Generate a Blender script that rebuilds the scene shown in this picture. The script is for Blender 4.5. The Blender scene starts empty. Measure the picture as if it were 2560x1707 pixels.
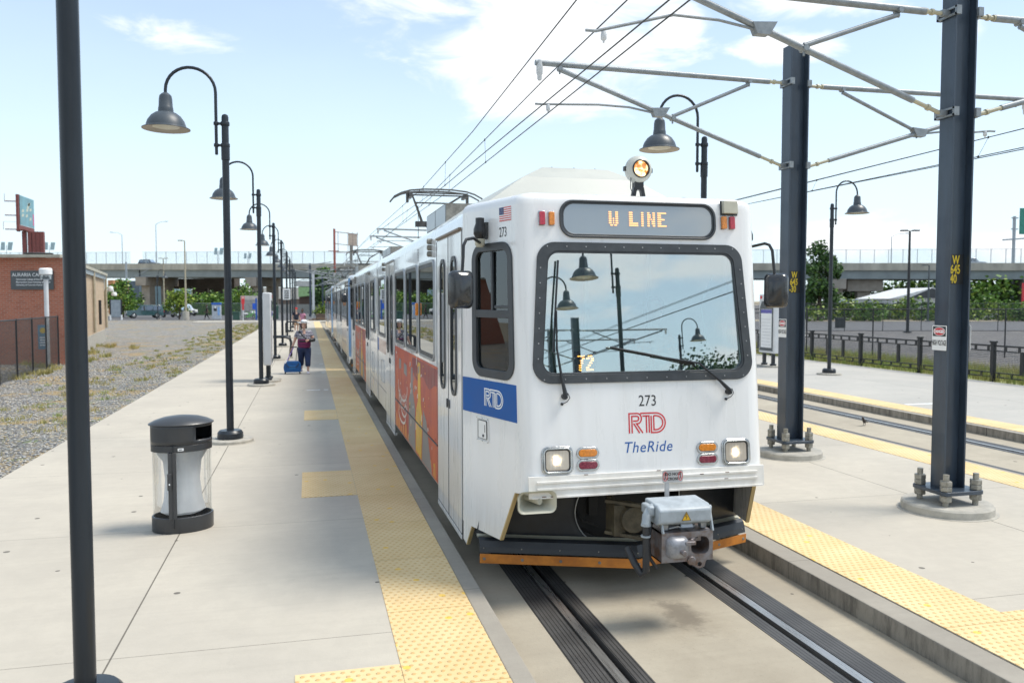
import bpy, bmesh, math, random
from mathutils import Vector, Matrix, noise
random.seed(7)
R=math.radians
S=bpy.context.scene
# ---------------------------------------------------------------- camera
PITCH=2.862; YAW=13.962
cd=bpy.data.cameras.new('camera'); cam=bpy.data.objects.new('camera',cd); S.collection.objects.link(cam)
cam.location=(0,0,2.28); cam.rotation_euler=(R(90-PITCH),0,R(-YAW))
cd.sensor_width=36; cd.lens=28.776; cd.clip_start=.05; cd.clip_end=4000
cd.dof.use_dof=True; cd.dof.focus_distance=7.6; cd.dof.aperture_fstop=2.6
S.camera=cam
# ---------------------------------------------------------------- light
SUN_EL=60; SUN_AZ=98        # azimuth from +Y towards +X
W=bpy.data.worlds.new('World'); S.world=W; W.use_nodes=True
nt=W.node_tree; nt.nodes.clear()
def nd(t,typ,**k):
    n=t.nodes.new(typ)
    for a,b in k.items(): setattr(n,a,b)
    return n
def lk(t,a,b): t.links.new(a,b)
def mth(t,op,a,b=None,c=None,clamp=False):
    n=t.nodes.new('ShaderNodeMath'); n.operation=op; n.use_clamp=clamp
    for i,v in enumerate((a,b,c)):
        if v is None: continue
        if isinstance(v,(int,float)): n.inputs[i].default_value=v
        else: t.links.new(v,n.inputs[i])
    return n.outputs[0]
def smooth(t,v,a,b,lo=0,hi=1):
    n=t.nodes.new('ShaderNodeMapRange'); n.interpolation_type='SMOOTHSTEP'
    t.links.new(v,n.inputs[0])
    for i,x in zip((1,2,3,4),(a,b,lo,hi)): n.inputs[i].default_value=x
    return n.outputs[0]
def mixc(t,f,a,b,blend='MIX'):
    n=t.nodes.new('ShaderNodeMix'); n.data_type='RGBA'; n.blend_type=blend
    for i,v in ((0,f),(6,a),(7,b)):
        if isinstance(v,(int,float)): n.inputs[i].default_value=v
        elif isinstance(v,(tuple,list)): n.inputs[i].default_value=(*v[:3],1)
        else: t.links.new(v,n.inputs[i])
    return n.outputs[2]
def build_world():
    t=nt
    sky=nd(t,'ShaderNodeTexSky',sky_type='NISHITA',sun_disc=False,sun_elevation=R(SUN_EL),sun_rotation=R(SUN_AZ),altitude=1600,air_density=1.0,dust_density=1.0,ozone_density=1.5)
    tc=nd(t,'ShaderNodeTexCoord'); sp=nd(t,'ShaderNodeSeparateXYZ'); lk(t,tc.outputs['Generated'],sp.inputs[0])
    x,y,z=sp.outputs
    u=mth(t,'ARCTAN2',x,y)
    hor=mth(t,'SQRT',mth(t,'ADD',mth(t,'MULTIPLY',x,x),mth(t,'MULTIPLY',y,y)))
    v=mth(t,'DIVIDE',z,mth(t,'MAXIMUM',hor,.05))
    cb=nd(t,'ShaderNodeCombineXYZ'); lk(t,u,cb.inputs[0]); lk(t,mth(t,'MULTIPLY',v,2.2),cb.inputs[1])
    nz=nd(t,'ShaderNodeTexNoise'); nz.inputs['Scale'].default_value=9; nz.inputs['Detail'].default_value=8; nz.inputs['Roughness'].default_value=.6; nz.inputs['Distortion'].default_value=.6
    lk(t,cb.outputs[0],nz.inputs['Vector'])
    n1=nz.outputs['Fac']
    nz2=nd(t,'ShaderNodeTexNoise'); nz2.inputs['Scale'].default_value=3.2; nz2.inputs['Detail'].default_value=6; lk(t,cb.outputs[0],nz2.inputs['Vector'])
    # cloud banks: centre azimuth, height, half widths
    blobs=[(.22,.40,.20,.10),(.29,.345,.15,.10),(.21,.30,.09,.065),(.27,.26,.11,.055),(.36,.30,.08,.05),(.13,.42,.12,.03),(.40,.37,.11,.03),(.44,.32,.05,.04),(.60,.345,.12,.03),(.56,.29,.06,.022),(.70,.36,.09,.03),(.74,.29,.03,.025),
           (-.155,.292,.045,.013),(-.12,.289,.045,.009),(.62,.07,.12,.025),(.78,.06,.08,.022),(.40,.05,.10,.015)]
    acc=None
    for (a,b,c,d) in blobs:
        du=mth(t,'DIVIDE',mth(t,'SUBTRACT',u,a),c); dv=mth(t,'DIVIDE',mth(t,'SUBTRACT',v,b),d)
        q=mth(t,'SUBTRACT',1,mth(t,'SQRT',mth(t,'ADD',mth(t,'MULTIPLY',du,du),mth(t,'MULTIPLY',dv,dv))))
        if b>.28 and a<-.05: q=mth(t,'MULTIPLY',q,.35)
        acc=q if acc is None else mth(t,'MAXIMUM',acc,q)
    # banks outside the view so that reflections and light have clouds too
    back=mth(t,'MULTIPLY',mth(t,'SUBTRACT',nz2.outputs['Fac'],.50),5.0)
    outside=smooth(t,mth(t,'ABSOLUTE',mth(t,'SUBTRACT',u,.24)),.85,1.3)
    acc=mth(t,'MAXIMUM',acc,mth(t,'SUBTRACT',mth(t,'MULTIPLY',mth(t,'ADD',back,1.0),outside),1.0))
    m=mth(t,'ADD',mth(t,'MULTIPLY',mth(t,'MAXIMUM',acc,-.6),1.0),mth(t,'MULTIPLY',mth(t,'SUBTRACT',n1,.5),2.6))
    cm=mth(t,'MULTIPLY',smooth(t,m,-.10,.75),.88)
    # thin veil that whitens towards the horizon
    veil=mth(t,'ADD',.32,mth(t,'ADD',smooth(t,v,.42,-.02,0,.50),mth(t,'MULTIPLY',nz2.outputs['Fac'],.16)))
    c1=mixc(t,veil,sky.outputs[0],(4.55,5.45,5.9))
    c2=mixc(t,cm,c1,(6.1,6.15,6.2))
    bg=nd(t,'ShaderNodeBackground'); lk(t,c2,bg.inputs[0]); bg.inputs[1].default_value=.082
    ow=nd(t,'ShaderNodeOutputWorld'); lk(t,bg.outputs[0],ow.inputs[0])
build_world()
sl=bpy.data.lights.new('sun','SUN'); sl.energy=1.6; sl.angle=R(20); sl.color=(1,.94,.84)
so=bpy.data.objects.new('sun',sl); S.collection.objects.link(so)
sd=Vector((math.sin(R(SUN_AZ))*math.cos(R(SUN_EL)),math.cos(R(SUN_AZ))*math.cos(R(SUN_EL)),math.sin(R(SUN_EL))))
so.rotation_euler=sd.to_track_quat('Z','Y').to_euler(); so.location=(20,0,30)
S.render.engine='CYCLES'; S.cycles.max_bounces=8; S.cycles.transparent_max_bounces=16; S.cycles.caustics_reflective=False
vs=S.view_settings; vs.view_transform='Standard'; vs.look='None'; vs.gamma=1; vs.exposure=1.36
# ---------------------------------------------------------------- materials
def mat(name,col,rough=.6,metal=0,var=.12,vs_=3.0,bump=0,bs=60,coat=0,cr=.05,spec=.5,col2=None,streak=None,ior=None):
    m=bpy.data.materials.new(name); m.use_nodes=True; t=m.node_tree; p=t.nodes['Principled BSDF']
    p.inputs['Roughness'].default_value=rough; p.inputs['Metallic'].default_value=metal
    p.inputs['Coat Weight'].default_value=coat; p.inputs['Coat Roughness'].default_value=cr
    p.inputs['Specular IOR Level'].default_value=spec
    if ior: p.inputs['IOR'].default_value=ior
    g=nd(t,'ShaderNodeNewGeometry')
    mp=nd(t,'ShaderNodeMapping'); lk(t,g.outputs['Position'],mp.inputs[0])
    if streak: mp.inputs['Scale'].default_value=streak
    n=nd(t,'ShaderNodeTexNoise'); n.inputs['Scale'].default_value=vs_; n.inputs['Detail'].default_value=7; n.inputs['Roughness'].default_value=.62; lk(t,mp.outputs[0],n.inputs['Vector'])
    f=smooth(t,n.outputs['Fac'],.3,.7)
    c2=col2 or tuple(c*(1-2*var) for c in col)
    out=mixc(t,f,c2,tuple(min(1,c*(1+var*.5)) for c in col))
    lk(t,out,p.inputs['Base Color'])
    lk(t,mth(t,'ADD',rough-.06,mth(t,'MULTIPLY',f,.12)),p.inputs['Roughness'])
    if bump:
        n2=nd(t,'ShaderNodeTexNoise'); n2.inputs['Scale'].default_value=bs; n2.inputs['Detail'].default_value=4; lk(t,g.outputs['Position'],n2.inputs['Vector'])
        b=nd(t,'ShaderNodeBump'); b.inputs['Strength'].default_value=bump; b.inputs['Distance'].default_value=.01
        lk(t,n2.outputs['Fac'],b.inputs['Height']); lk(t,b.outputs[0],p.inputs['Normal'])
    return m
def emit(name,col,st):
    m=bpy.data.materials.new(name); m.use_nodes=True; p=m.node_tree.nodes['Principled BSDF']
    p.inputs['Base Color'].default_value=(*[c*.4 for c in col],1); p.inputs['Emission Color'].default_value=(*col,1); p.inputs['Emission Strength'].default_value=st
    return m
def glass(name,tint=(.75,.85,.86),refl=.12,rough=.0,opaque=None,frk=1.0):
    """pane: fresnel mirror over a tinted see-through (or dark) layer"""
    m=bpy.data.materials.new(name); m.use_nodes=True; t=m.node_tree; t.nodes.clear()
    o=nd(t,'ShaderNodeOutputMaterial'); fr=nd(t,'ShaderNodeFresnel'); fr.inputs[0].default_value=1.55
    fac=mth(t,'ADD',refl,mth(t,'MULTIPLY',fr.outputs[0],frk),clamp=True)
    gl=nd(t,'ShaderNodeBsdfGlossy'); gl.inputs['Roughness'].default_value=rough; gl.inputs['Color'].default_value=(.93,.97,1,1)
    if opaque: 
        b=nd(t,'ShaderNodeBsdfDiffuse'); b.inputs[0].default_value=(*opaque,1)
    else:
        b=nd(t,'ShaderNodeBsdfTransparent'); b.inputs[0].default_value=(*tint,1)
    mx=nd(t,'ShaderNodeMixShader'); lk(t,fac,mx.inputs[0]); lk(t,b.outputs[0],mx.inputs[1]); lk(t,gl.outputs[0],mx.inputs[2]); lk(t,mx.outputs[0],o.inputs[0])
    return m
def screen(name,col,sp=.05,w=.1,diag=True,solid=0.0):
    """woven wire: pattern of real wires with open gaps between, in metres of the UV map"""
    m=bpy.data.materials.new(name); m.use_nodes=True; t=m.node_tree; p=t.nodes['Principled BSDF']; o=t.nodes['Material Output']
    p.inputs['Base Color'].default_value=(*col,1); p.inputs['Roughness'].default_value=.5; p.inputs['Metallic'].default_value=.3
    uv=nd(t,'ShaderNodeUVMap'); s=nd(t,'ShaderNodeSeparateXYZ'); lk(t,uv.outputs[0],s.inputs[0]); a,b=s.outputs[0],s.outputs[1]
    if diag: a,b=mth(t,'ADD',a,b),mth(t,'SUBTRACT',a,b)
    def line(q):
        f=mth(t,'FRACT',mth(t,'DIVIDE',q,sp)); return mth(t,'LESS_THAN',f,w)
    al=mth(t,'MAXIMUM',line(a),line(b))
    if solid: al=mth(t,'MAXIMUM',al,solid)
    tr=nd(t,'ShaderNodeBsdfTransparent'); mx=nd(t,'ShaderNodeMixShader'); lk(t,al,mx.inputs[0]); lk(t,tr.outputs[0],mx.inputs[1]); lk(t,p.outputs[0],mx.inputs[2]); lk(t,mx.outputs[0],o.inputs[0])
    return m
# ---------------------------------------------------------------- mesh helpers
ID=lambda u,v,w:(u,v,w)
class MB:
    def __init__(s): s.v=[];s.f=[];s.m=[];s.k=0
    def add(s,vs,fs):
        o=len(s.v); s.v+=[tuple(p) for p in vs]; s.f+=[[i+o for i in f] for f in fs]; s.m+=[s.k]*len(fs)
    def mt(s,k): s.k=k; return s
    def box(s,x0,x1,y0,y1,z0,z1,fn=ID):
        P=[fn(x,y,z) for z in (z0,z1) for (x,y) in ((x0,y0),(x1,y0),(x1,y1),(x0,y1))]
        s.add(P,[(3,2,1,0),(4,5,6,7),(0,1,5,4),(1,2,6,5),(2,3,7,6),(3,0,4,7)])
    def bar(s,a,b,w,h,up=(0,0,1)):
        a=Vector(a);b=Vector(b);d=(b-a).normalized();u=Vector(up)
        if abs(d.dot(u))>.95: u=Vector((0,1,0))
        x=d.cross(u).normalized(); y=x.cross(d).normalized()
        P=[p+x*i*w/2+y*j*h/2 for p in (a,b) for i,j in ((-1,-1),(1,-1),(1,1),(-1,1))]
        s.add(P,[(3,2,1,0),(4,5,6,7),(0,1,5,4),(1,2,6,5),(2,3,7,6),(3,0,4,7)])
    def tube(s,pts,r,n=8,cap=True):
        pts=[Vector(p) for p in pts]; N=len(pts); rr=r if isinstance(r,(list,tuple)) else [r]*N
        t0=(pts[1]-pts[0]).normalized(); a=Vector((0,0,1)) if abs(t0.z)<.9 else Vector((1,0,0)); x=t0.cross(a).normalized(); V=[]
        for i,p in enumerate(pts):
            t=((pts[min(i+1,N-1)]-pts[max(i-1,0)])).normalized(); x=(x-t*x.dot(t)).normalized(); y=t.cross(x)
            for j in range(n):
                an=2*math.pi*j/n; V.append(p+(x*math.cos(an)+y*math.sin(an))*rr[i])
        F=[(i*n+j,i*n+(j+1)%n,(i+1)*n+(j+1)%n,(i+1)*n+j) for i in range(N-1) for j in range(n)]
        if cap: F+=[tuple(range(n-1,-1,-1)),tuple(range((N-1)*n,N*n))]
        s.add(V,F)
    def lathe(s,prof,c=(0,0,0),n=24,sx=1,sy=1,fn=None,cap=True):
        V=[];N=len(prof)
        for r,z in prof:
            for j in range(n):
                an=2*math.pi*j/n; q=(r*math.cos(an)*sx,r*math.sin(an)*sy,z)
                V.append(fn(*q) if fn else (q[0]+c[0],q[1]+c[1],q[2]+c[2]))
        F=[(i*n+j,i*n+(j+1)%n,(i+1)*n+(j+1)%n,(i+1)*n+j) for i in range(N-1) for j in range(n)]
        if cap: F+=[tuple(range(n-1,-1,-1)),tuple(range((N-1)*n,N*n))]
        s.add(V,F)
    def prism(s,poly,w0,w1,fn=ID):
        n=len(poly); V=[fn(u,v,w0) for u,v in poly]+[fn(u,v,w1) for u,v in poly]
        s.add(V,[tuple(range(n-1,-1,-1)),tuple(range(n,2*n))]+[(i,(i+1)%n,n+(i+1)%n,n+i) for i in range(n)])
    def ring(s,a,b,w0,w1,fn=ID):
        """closed band between two loops with the same number of points"""
        n=len(a); V=[fn(u,v,w) for w in (w0,w1) for L in (a,b) for u,v in L]
        F=[]
        for i in range(n):
            j=(i+1)%n
            F+=[(i,j,n+j,n+i),(2*n+i,3*n+i,3*n+j,2*n+j),(i,2*n+i,2*n+j,j),(n+i,n+j,3*n+j,3*n+i)]
        s.add(V,F)
    def ribbon(s,pts,wd,w0,w1,fn=ID):
        """flat stroke of constant width along 2d points"""
        n=len(pts); L=[];Rr=[]
        for i,p in enumerate(pts):
            a=pts[max(i-1,0)]; b=pts[min(i+1,n-1)]
            d0=Vector((p[0]-a[0],p[1]-a[1])) if i else None; d1=Vector((b[0]-p[0],b[1]-p[1])) if i<n-1 else None
            d0=d0 or d1; d1=d1 or d0; d0=d0.normalized(); d1=d1.normalized(); n0=Vector((-d0.y,d0.x)); n1=Vector((-d1.y,d1.x)); m=(n0+n1)
            m=m/max(m.length_squared/2,.35) if m.length>.01 else n0
            L.append((p[0]+m.x*wd/2,p[1]+m.y*wd/2)); Rr.append((p[0]-m.x*wd/2,p[1]-m.y*wd/2))
        s.prism(L+Rr[::-1],w0,w1,fn) if False else [s.prism([L[i],L[i+1],Rr[i+1],Rr[i]],w0,w1,fn) for i in range(n-1)]
    def curve2d(s,make,w0,w1,fn):
        cu=bpy.data.curves.new('c','CURVE') if not isinstance(make,str) else bpy.data.curves.new('c','FONT')
        return cu
    def plate(s,loops,w0,w1,fn=ID):
        cu=bpy.data.curves.new('c','CURVE'); cu.dimensions='2D'; cu.fill_mode='BOTH'; cu.extrude=.5
        for L in loops:
            sp=cu.splines.new('POLY'); sp.points.add(len(L)-1); sp.use_cyclic_u=True
            for q,(u,v) in zip(sp.points,L): q.co=(u,v,0,1)
        s._cv(cu,w0,w1,fn)
    def text(s,body,size,u,v,w0,w1,fn=ID,align='LEFT',shear=0,sx=1,bold=0,sp=1):
        cu=bpy.data.curves.new('c','FONT'); cu.body=body; cu.size=size; cu.extrude=.5; cu.shear=shear; cu.align_x=align; cu.offset=bold; cu.resolution_u=3; cu.space_character=sp
        s._cv(cu,w0,w1,lambda a,b,c:fn(u+a*sx,v+b,c))
    def _cv(s,cu,w0,w1,fn):
        o=bpy.data.objects.new('tmp',cu); S.collection.objects.link(o); dg=bpy.context.evaluated_depsgraph_get(); dg.update()
        me=bpy.data.meshes.new_from_object(o.evaluated_get(dg))
        V=[fn(q.co.x,q.co.y,w0 if q.co.z<0 else w1) for q in me.vertices]; F=[tuple(p.vertices) for p in me.polygons]
        s.add(V,F); bpy.data.meshes.remove(me); bpy.data.objects.remove(o); bpy.data.curves.remove(cu)
    def build(s,name,mats,parent=None,bevel=0,smooth_=35,fix=True,local=False,seg=2):
        me=bpy.data.meshes.new(name); off=Vector((0,0,0))
        if parent is not None and not local:
            q=parent
            while q is not None: off+=q.location; q=q.parent
        me.from_pydata([tuple(Vector(p)-off) for p in s.v],[],s.f); me.validate()
        mats=mats if isinstance(mats,(list,tuple)) else [mats]
        for m in mats: me.materials.append(m)
        if len(me.polygons)==len(s.m): me.polygons.foreach_set('material_index',s.m)
        if fix:
            bm=bmesh.new(); bm.from_mesh(me); bmesh.ops.recalc_face_normals(bm,faces=bm.faces); bm.to_mesh(me); bm.free()
        if smooth_:
            me.polygons.foreach_set('use_smooth',[True]*len(me.polygons)); me.set_sharp_from_angle(angle=R(smooth_))
        o=bpy.data.objects.new(name,me); S.collection.objects.link(o)
        if parent is not None: o.parent=parent
        if bevel:
            b=o.modifiers.new('bevel','BEVEL'); b.width=bevel; b.segments=seg; b.limit_method='ANGLE'; b.angle_limit=R(40)
        return o
def tag(o,label=None,cat=None,group=None,kind=None):
    if label: o['label']=label
    if cat: o['category']=cat
    if group: o['group']=group
    if kind: o['kind']=kind
    return o
def thing(name,label,cat,loc=(0,0,0),rz=0,group=None):
    o=bpy.data.objects.new(name,None); S.collection.objects.link(o); o.location=loc; o.rotation_euler=(0,0,rz); o.empty_display_size=.2
    return tag(o,label,cat,group)
KIDS={}
def kids(o): return [c for c in S.objects if c.parent==o]
def copy_tree(o,parent=None,skip=()):
    c=o.copy(); S.collection.objects.link(c); c.parent=parent
    for ch in kids(o):
        if ch.name.split('.')[0] in skip: continue
        copy_tree(ch,c,skip)
    return c
def struct(o): return tag(o,kind='structure')
def rrect(x0,x1,y0,y1,r,n=5):
    return rtrap(x0,x1,x0,x1,y0,y1,r,n)
def rtrap(x0b,x1b,x0t,x1t,yb,yt,r,n=5):
    P=[]
    for (cx,cy,a0) in ((x1b-r,yb+r,-90),(x1t-r,yt-r,0),(x0t+r,yt-r,90),(x0b+r,yb+r,180)):
        for i in range(n+1):
            a=R(a0+90*i/n); P.append((cx+r*math.cos(a),cy+r*math.sin(a)))
    return P
def CF(d,l,z=0):   # a spot d metres out along the view direction of the street grid and l metres across it
    s,c=math.sin(R(YAW)),math.cos(R(YAW)); return Vector((d*s+l*c,d*c-l*s,z))
# ---------------------------------------------------------------- material library
M={}
M['white']=mat('train white paint',(.80,.81,.82),.30,var=.02,vs_=1.5,coat=.8,cr=.04,streak=(3,3,.35),col2=(.76,.77,.77))
M['cabwhite']=mat('cab white paint',(.82,.83,.84),.34,var=.02,vs_=1.2,coat=.35,cr=.12,streak=(4,4,.3),col2=(.78,.79,.78))
M['bumper']=mat('bumper paint',(.81,.80,.77),.4,var=.06,vs_=5,col2=(.73,.71,.66))
M['rubber']=mat('window rubber',(.050,.058,.066),.45,var=.15,vs_=8)
M['rivet']=mat('rivet',(.35,.36,.37),.4,metal=.6)
M['black']=mat('black plastic',(.018,.02,.023),.32,var=.2,vs_=6)
M['dark']=mat('dark underframe',(.022,.022,.022),.7,var=.25,vs_=6)
M['apron']=mat('dark apron rubber',(.020,.024,.030),.45,var=.2,vs_=4,bump=.15,bs=30)
M['alu']=mat('aluminium frame',(.42,.45,.48),.35,metal=.7,var=.08)
M['steelg']=mat('grey painted steel',(.38,.43,.47),.42,var=.12,vs_=9)
M['steelrust']=mat('worn steel',(.25,.25,.27),.38,metal=.6,var=.2,vs_=12,col2=(.17,.11,.08))
M['orange']=mat('orange plow paint',(.62,.23,.035),.5,var=.12,vs_=7,col2=(.44,.15,.03))
M['cream']=mat('cream horn plastic',(.50,.49,.40),.45,var=.08)
M['tan']=mat('tan edge',(.52,.40,.2),.6)
M['blue']=mat('panel blue',(.003,.095,.36),.45,var=.05,coat=.05,spec=.3)
M['white2']=mat('lettering white',(.82,.84,.85),.4,var=.03)
M['red']=mat('lettering red',(.60,.035,.045),.4,var=.05)
M['lblue']=mat('lettering blue',(.01,.10,.36),.4,var=.05)
M['ink']=mat('lettering dark',(.03,.033,.036),.5,var=.05)
M['flagblue']=mat('flag blue',(.02,.045,.16),.5)
M['redlens']=mat('red lens',(.50,.025,.05),.2,var=.15,vs_=60,coat=.5)
M['amberlens']=mat('amber lens',(.75,.25,.02),.2,var=.15,vs_=60,coat=.5)
M['maroonlens']=mat('maroon lens',(.23,.015,.045),.25,var=.2,vs_=70,coat=.5)
M['led']=emit('led orange',(1,.46,.18),.85)
M['chrome']=mat('chrome bezel',(.55,.57,.58),.2,metal=.85,var=.12,vs_=12)
M['wind']=glass('windscreen glass',(.78,.88,.84),.33)
M['cabglass']=glass('cab side glass',(.42,.5,.5),.03)
M['sideglass']=glass('passenger window glass',refl=.10,opaque=(.012,.015,.016))
M['doorglass']=glass('door window glass',refl=.04,opaque=(.014,.018,.02))
M['signglass']=glass('sign glass',refl=.12,opaque=(.27,.30,.31),rough=.03)
M['inside']=mat('cab lining',(.72,.76,.72),.6,var=.1)
M['dash']=mat('dashboard',(.16,.19,.20),.6,var=.1)
M['roofw']=mat('roof fairing white',(.50,.51,.465),.45,var=.05,vs_=2,bump=.1,bs=120)
M['roofg']=mat('roof equipment grey',(.26,.25,.22),.6,var=.2,vs_=14)
M['pole']=mat('lamp post paint',(.018,.025,.034),.34,var=.15,vs_=5,coat=.08,cr=.2,spec=.4)
M['polenear']=mat('worn post paint',(.016,.023,.032),.34,var=.25,vs_=5,coat=.08,cr=.15,spec=.35,streak=(1,1,.12))
M['lamp']=mat('lamp head paint',(.06,.075,.09),.4,var=.08)
M['lampin']=mat('lamp inner',(.40,.36,.30),.5)
M['lens']=mat('lamp lens',(.68,.66,.55),.35)
M['column']=mat('column paint',(.040,.060,.088),.38,var=.15,vs_=4,coat=.15,streak=(2,2,.4))
M['galv']=mat('galvanised tube',(.27,.30,.32),.45,metal=.3,var=.12,vs_=14)
M['fibre']=mat('insulator rod',(.50,.47,.34),.5,var=.1)
M['bolt']=mat('galvanised bolt',(.34,.33,.29),.45,metal=.35,var=.2,vs_=20)
M['cable']=mat('overhead wire',(.035,.034,.032),.5)
M['binm']=mat('litter bin paint',(.040,.044,.050),.38,var=.1,coat=.2,cr=.2)
M['bag']=mat('white bin liner',(.93,.95,.97),.5,var=.06,vs_=6)
M['binglass']=glass('clear bin wall',(.985,.99,.99),.0,frk=.4)
M['found']=mat('footing concrete',(.44,.42,.37),.8,var=.12,vs_=8,bump=.3,bs=80)
M['railm']=mat('rail steel',(.50,.49,.47),.30,metal=.8,var=.08,vs_=8,streak=(6,.3,6))
M['railside']=mat('rail groove steel',(.045,.04,.036),.5,metal=.4)
M['asph']=mat('asphalt',(.115,.115,.12),.85,var=.12,vs_=.6,bump=.3,bs=40)
M['sand']=mat('sandy verge',(.36,.31,.22),.9,var=.15,vs_=1)
M['path']=mat('far paving',(.46,.43,.37),.8,var=.08,vs_=.8)
M['brick']=None
def coords(t):
    g=nd(t,'ShaderNodeNewGeometry'); s=nd(t,'ShaderNodeSeparateXYZ'); lk(t,g.outputs['Position'],s.inputs[0]); return g.outputs['Position'],s.outputs
def noi(t,vec,sc,det=5,ro=.6):
    n=nd(t,'ShaderNodeTexNoise'); n.inputs['Scale'].default_value=sc; n.inputs['Detail'].default_value=det; n.inputs['Roughness'].default_value=ro; lk(t,vec,n.inputs['Vector']); return n.outputs['Fac']
def line(t,q,at,w):   # 1 inside a thin line
    return mth(t,'LESS_THAN',mth(t,'ABSOLUTE',mth(t,'SUBTRACT',q,at)),w)
def rep(t,q,period,off,w):
    f=mth(t,'FRACT',mth(t,'DIVIDE',mth(t,'SUBTRACT',q,off),period)); return mth(t,'LESS_THAN',mth(t,'MULTIPLY',mth(t,'ABSOLUTE',mth(t,'SUBTRACT',f,.5)),period),w)
def concrete(name,col,col2,joints_x=(),per=None,off=0,spots=True,stain=None,band=None,jw=.006):
    m=bpy.data.materials.new(name); m.use_nodes=True; t=m.node_tree; p=t.nodes['Principled BSDF']; pos,(x,y,z)=coords(t)
    p.inputs['Roughness'].default_value=.82; p.inputs['Specular IOR Level'].default_value=.3
    big=smooth(t,noi(t,pos,.55,6),.32,.7); c=mixc(t,big,col2,col)
    med=smooth(t,noi(t,pos,5,5,.7),.35,.65); c=mixc(t,mth(t,'MULTIPLY',med,.25),c,tuple(q*.86 for q in col2))
    fine=noi(t,pos,160,3,.7); c=mixc(t,mth(t,'MULTIPLY',smooth(t,fine,.55,.75),.22),c,tuple(q*.55 for q in col2))
    mp=nd(t,'ShaderNodeMapping'); mp.inputs['Scale'].default_value=(.5,9,1); lk(t,pos,mp.inputs[0])
    st=smooth(t,noi(t,mp.outputs[0],1.6,5),.45,.75); c=mixc(t,mth(t,'MULTIPLY',st,.20),c,tuple(q*.8 for q in col2))
    if spots:
        v=nd(t,'ShaderNodeTexVoronoi',voronoi_dimensions='2D'); v.inputs['Scale'].default_value=1.15; lk(t,pos,v.inputs['Vector']); cs=nd(t,'ShaderNodeSeparateXYZ'); lk(t,v.outputs['Color'],cs.inputs[0])
        rad=mth(t,'MULTIPLY',cs.outputs[0],.036); on=mth(t,'GREATER_THAN',cs.outputs[1],.35)
        sp=mth(t,'MULTIPLY',mth(t,'LESS_THAN',v.outputs['Distance'],rad),on); c=mixc(t,mth(t,'MULTIPLY',sp,.8),c,(.055,.05,.045))
    if band:
        c=mixc(t,mth(t,'MULTIPLY',mth(t,'MULTIPLY',smooth(t,mth(t,'ABSOLUTE',mth(t,'SUBTRACT',x,band)),.62,.15),smooth(t,noi(t,pos,1.1,6,.7),.3,.7)),.42),c,(.17,.135,.095)); c=mixc(t,mth(t,'MULTIPLY',smooth(t,noi(t,pos,38,3,.8),.62,.72),.30),c,(.13,.11,.085))
    if stain:
        sx,sy,rx,ry,k=stain
        a=mth(t,'DIVIDE',mth(t,'SUBTRACT',x,sx),rx); b=mth(t,'DIVIDE',mth(t,'SUBTRACT',y,sy),ry)
        d=mth(t,'SQRT',mth(t,'ADD',mth(t,'MULTIPLY',a,a),mth(t,'MULTIPLY',b,b)))
        d=mth(t,'ADD',d,mth(t,'MULTIPLY',mth(t,'SUBTRACT',noi(t,pos,5,6,.7),.5),2.4))
        c=mixc(t,mth(t,'MULTIPLY',smooth(t,d,1.0,.2),k),c,(.09,.075,.06))
    wn=nd(t,'ShaderNodeTexWhiteNoise'); cbx=nd(t,'ShaderNodeCombineXYZ'); lk(t,mth(t,'FLOOR',mth(t,'DIVIDE',mth(t,'SUBTRACT',y,off-(per or 3)/2),per or 3)),cbx.inputs[1]); lk(t,mth(t,'FLOOR',mth(t,'DIVIDE',mth(t,'SUBTRACT',x,joints_x[0] if joints_x else 0),30)),cbx.inputs[0]); lk(t,cbx.outputs[0],wn.inputs[0]); c=mixc(t,mth(t,'MULTIPLY',wn.outputs[0],.16),c,tuple(q*.72 for q in col2))
    wv=smooth(t,noi(t,pos,2.3,8,.75),.60,.70); c=mixc(t,mth(t,'MULTIPLY',wv,.16),c,tuple(q*.6 for q in col2))
    h=mth(t,'MULTIPLY',fine,.25)
    for jx in joints_x:
        l=line(t,x,jx,jw); c=mixc(t,mth(t,'MULTIPLY',l,.8),c,(.07,.062,.05))
    if per:
        l=rep(t,y,per,off,jw*.7); c=mixc(t,mth(t,'MULTIPLY',l,.62),c,(.10,.09,.075))
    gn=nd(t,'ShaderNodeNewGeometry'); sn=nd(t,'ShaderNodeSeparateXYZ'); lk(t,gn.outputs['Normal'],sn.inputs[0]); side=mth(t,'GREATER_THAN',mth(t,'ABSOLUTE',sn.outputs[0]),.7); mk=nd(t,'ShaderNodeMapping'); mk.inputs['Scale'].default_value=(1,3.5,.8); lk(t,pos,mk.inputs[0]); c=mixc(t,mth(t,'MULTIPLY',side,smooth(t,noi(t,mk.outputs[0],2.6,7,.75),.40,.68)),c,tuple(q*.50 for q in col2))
    b=nd(t,'ShaderNodeBump'); b.inputs['Strength'].default_value=.35; b.inputs['Distance'].default_value=.004; lk(t,mth(t,'ADD',h,med),b.inputs['Height']); lk(t,b.outputs[0],p.inputs['Normal'])
    lk(t,c,p.inputs['Base Color']); return m
M['plat']=concrete('platform concrete',(.53,.49,.415),(.46,.425,.365),joints_x=(-1.25,),per=3.05,off=1.0)
M['plat2']=concrete('island concrete',(.53,.49,.415),(.46,.425,.365),joints_x=(6.85,),per=3.05,off=.55)
M['plat3']=concrete('far platform concrete',(.47,.45,.41),(.41,.40,.37),joints_x=(15.5,),per=3.05,off=.3)
M['kerb']=concrete('kerb concrete',(.40,.37,.315),(.30,.275,.235),per=3.05,off=1.7,spots=True)
M['kerbface']=concrete('kerb face',(.27,.25,.21),(.17,.16,.135),per=3.05,off=1.7,spots=False)
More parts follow.
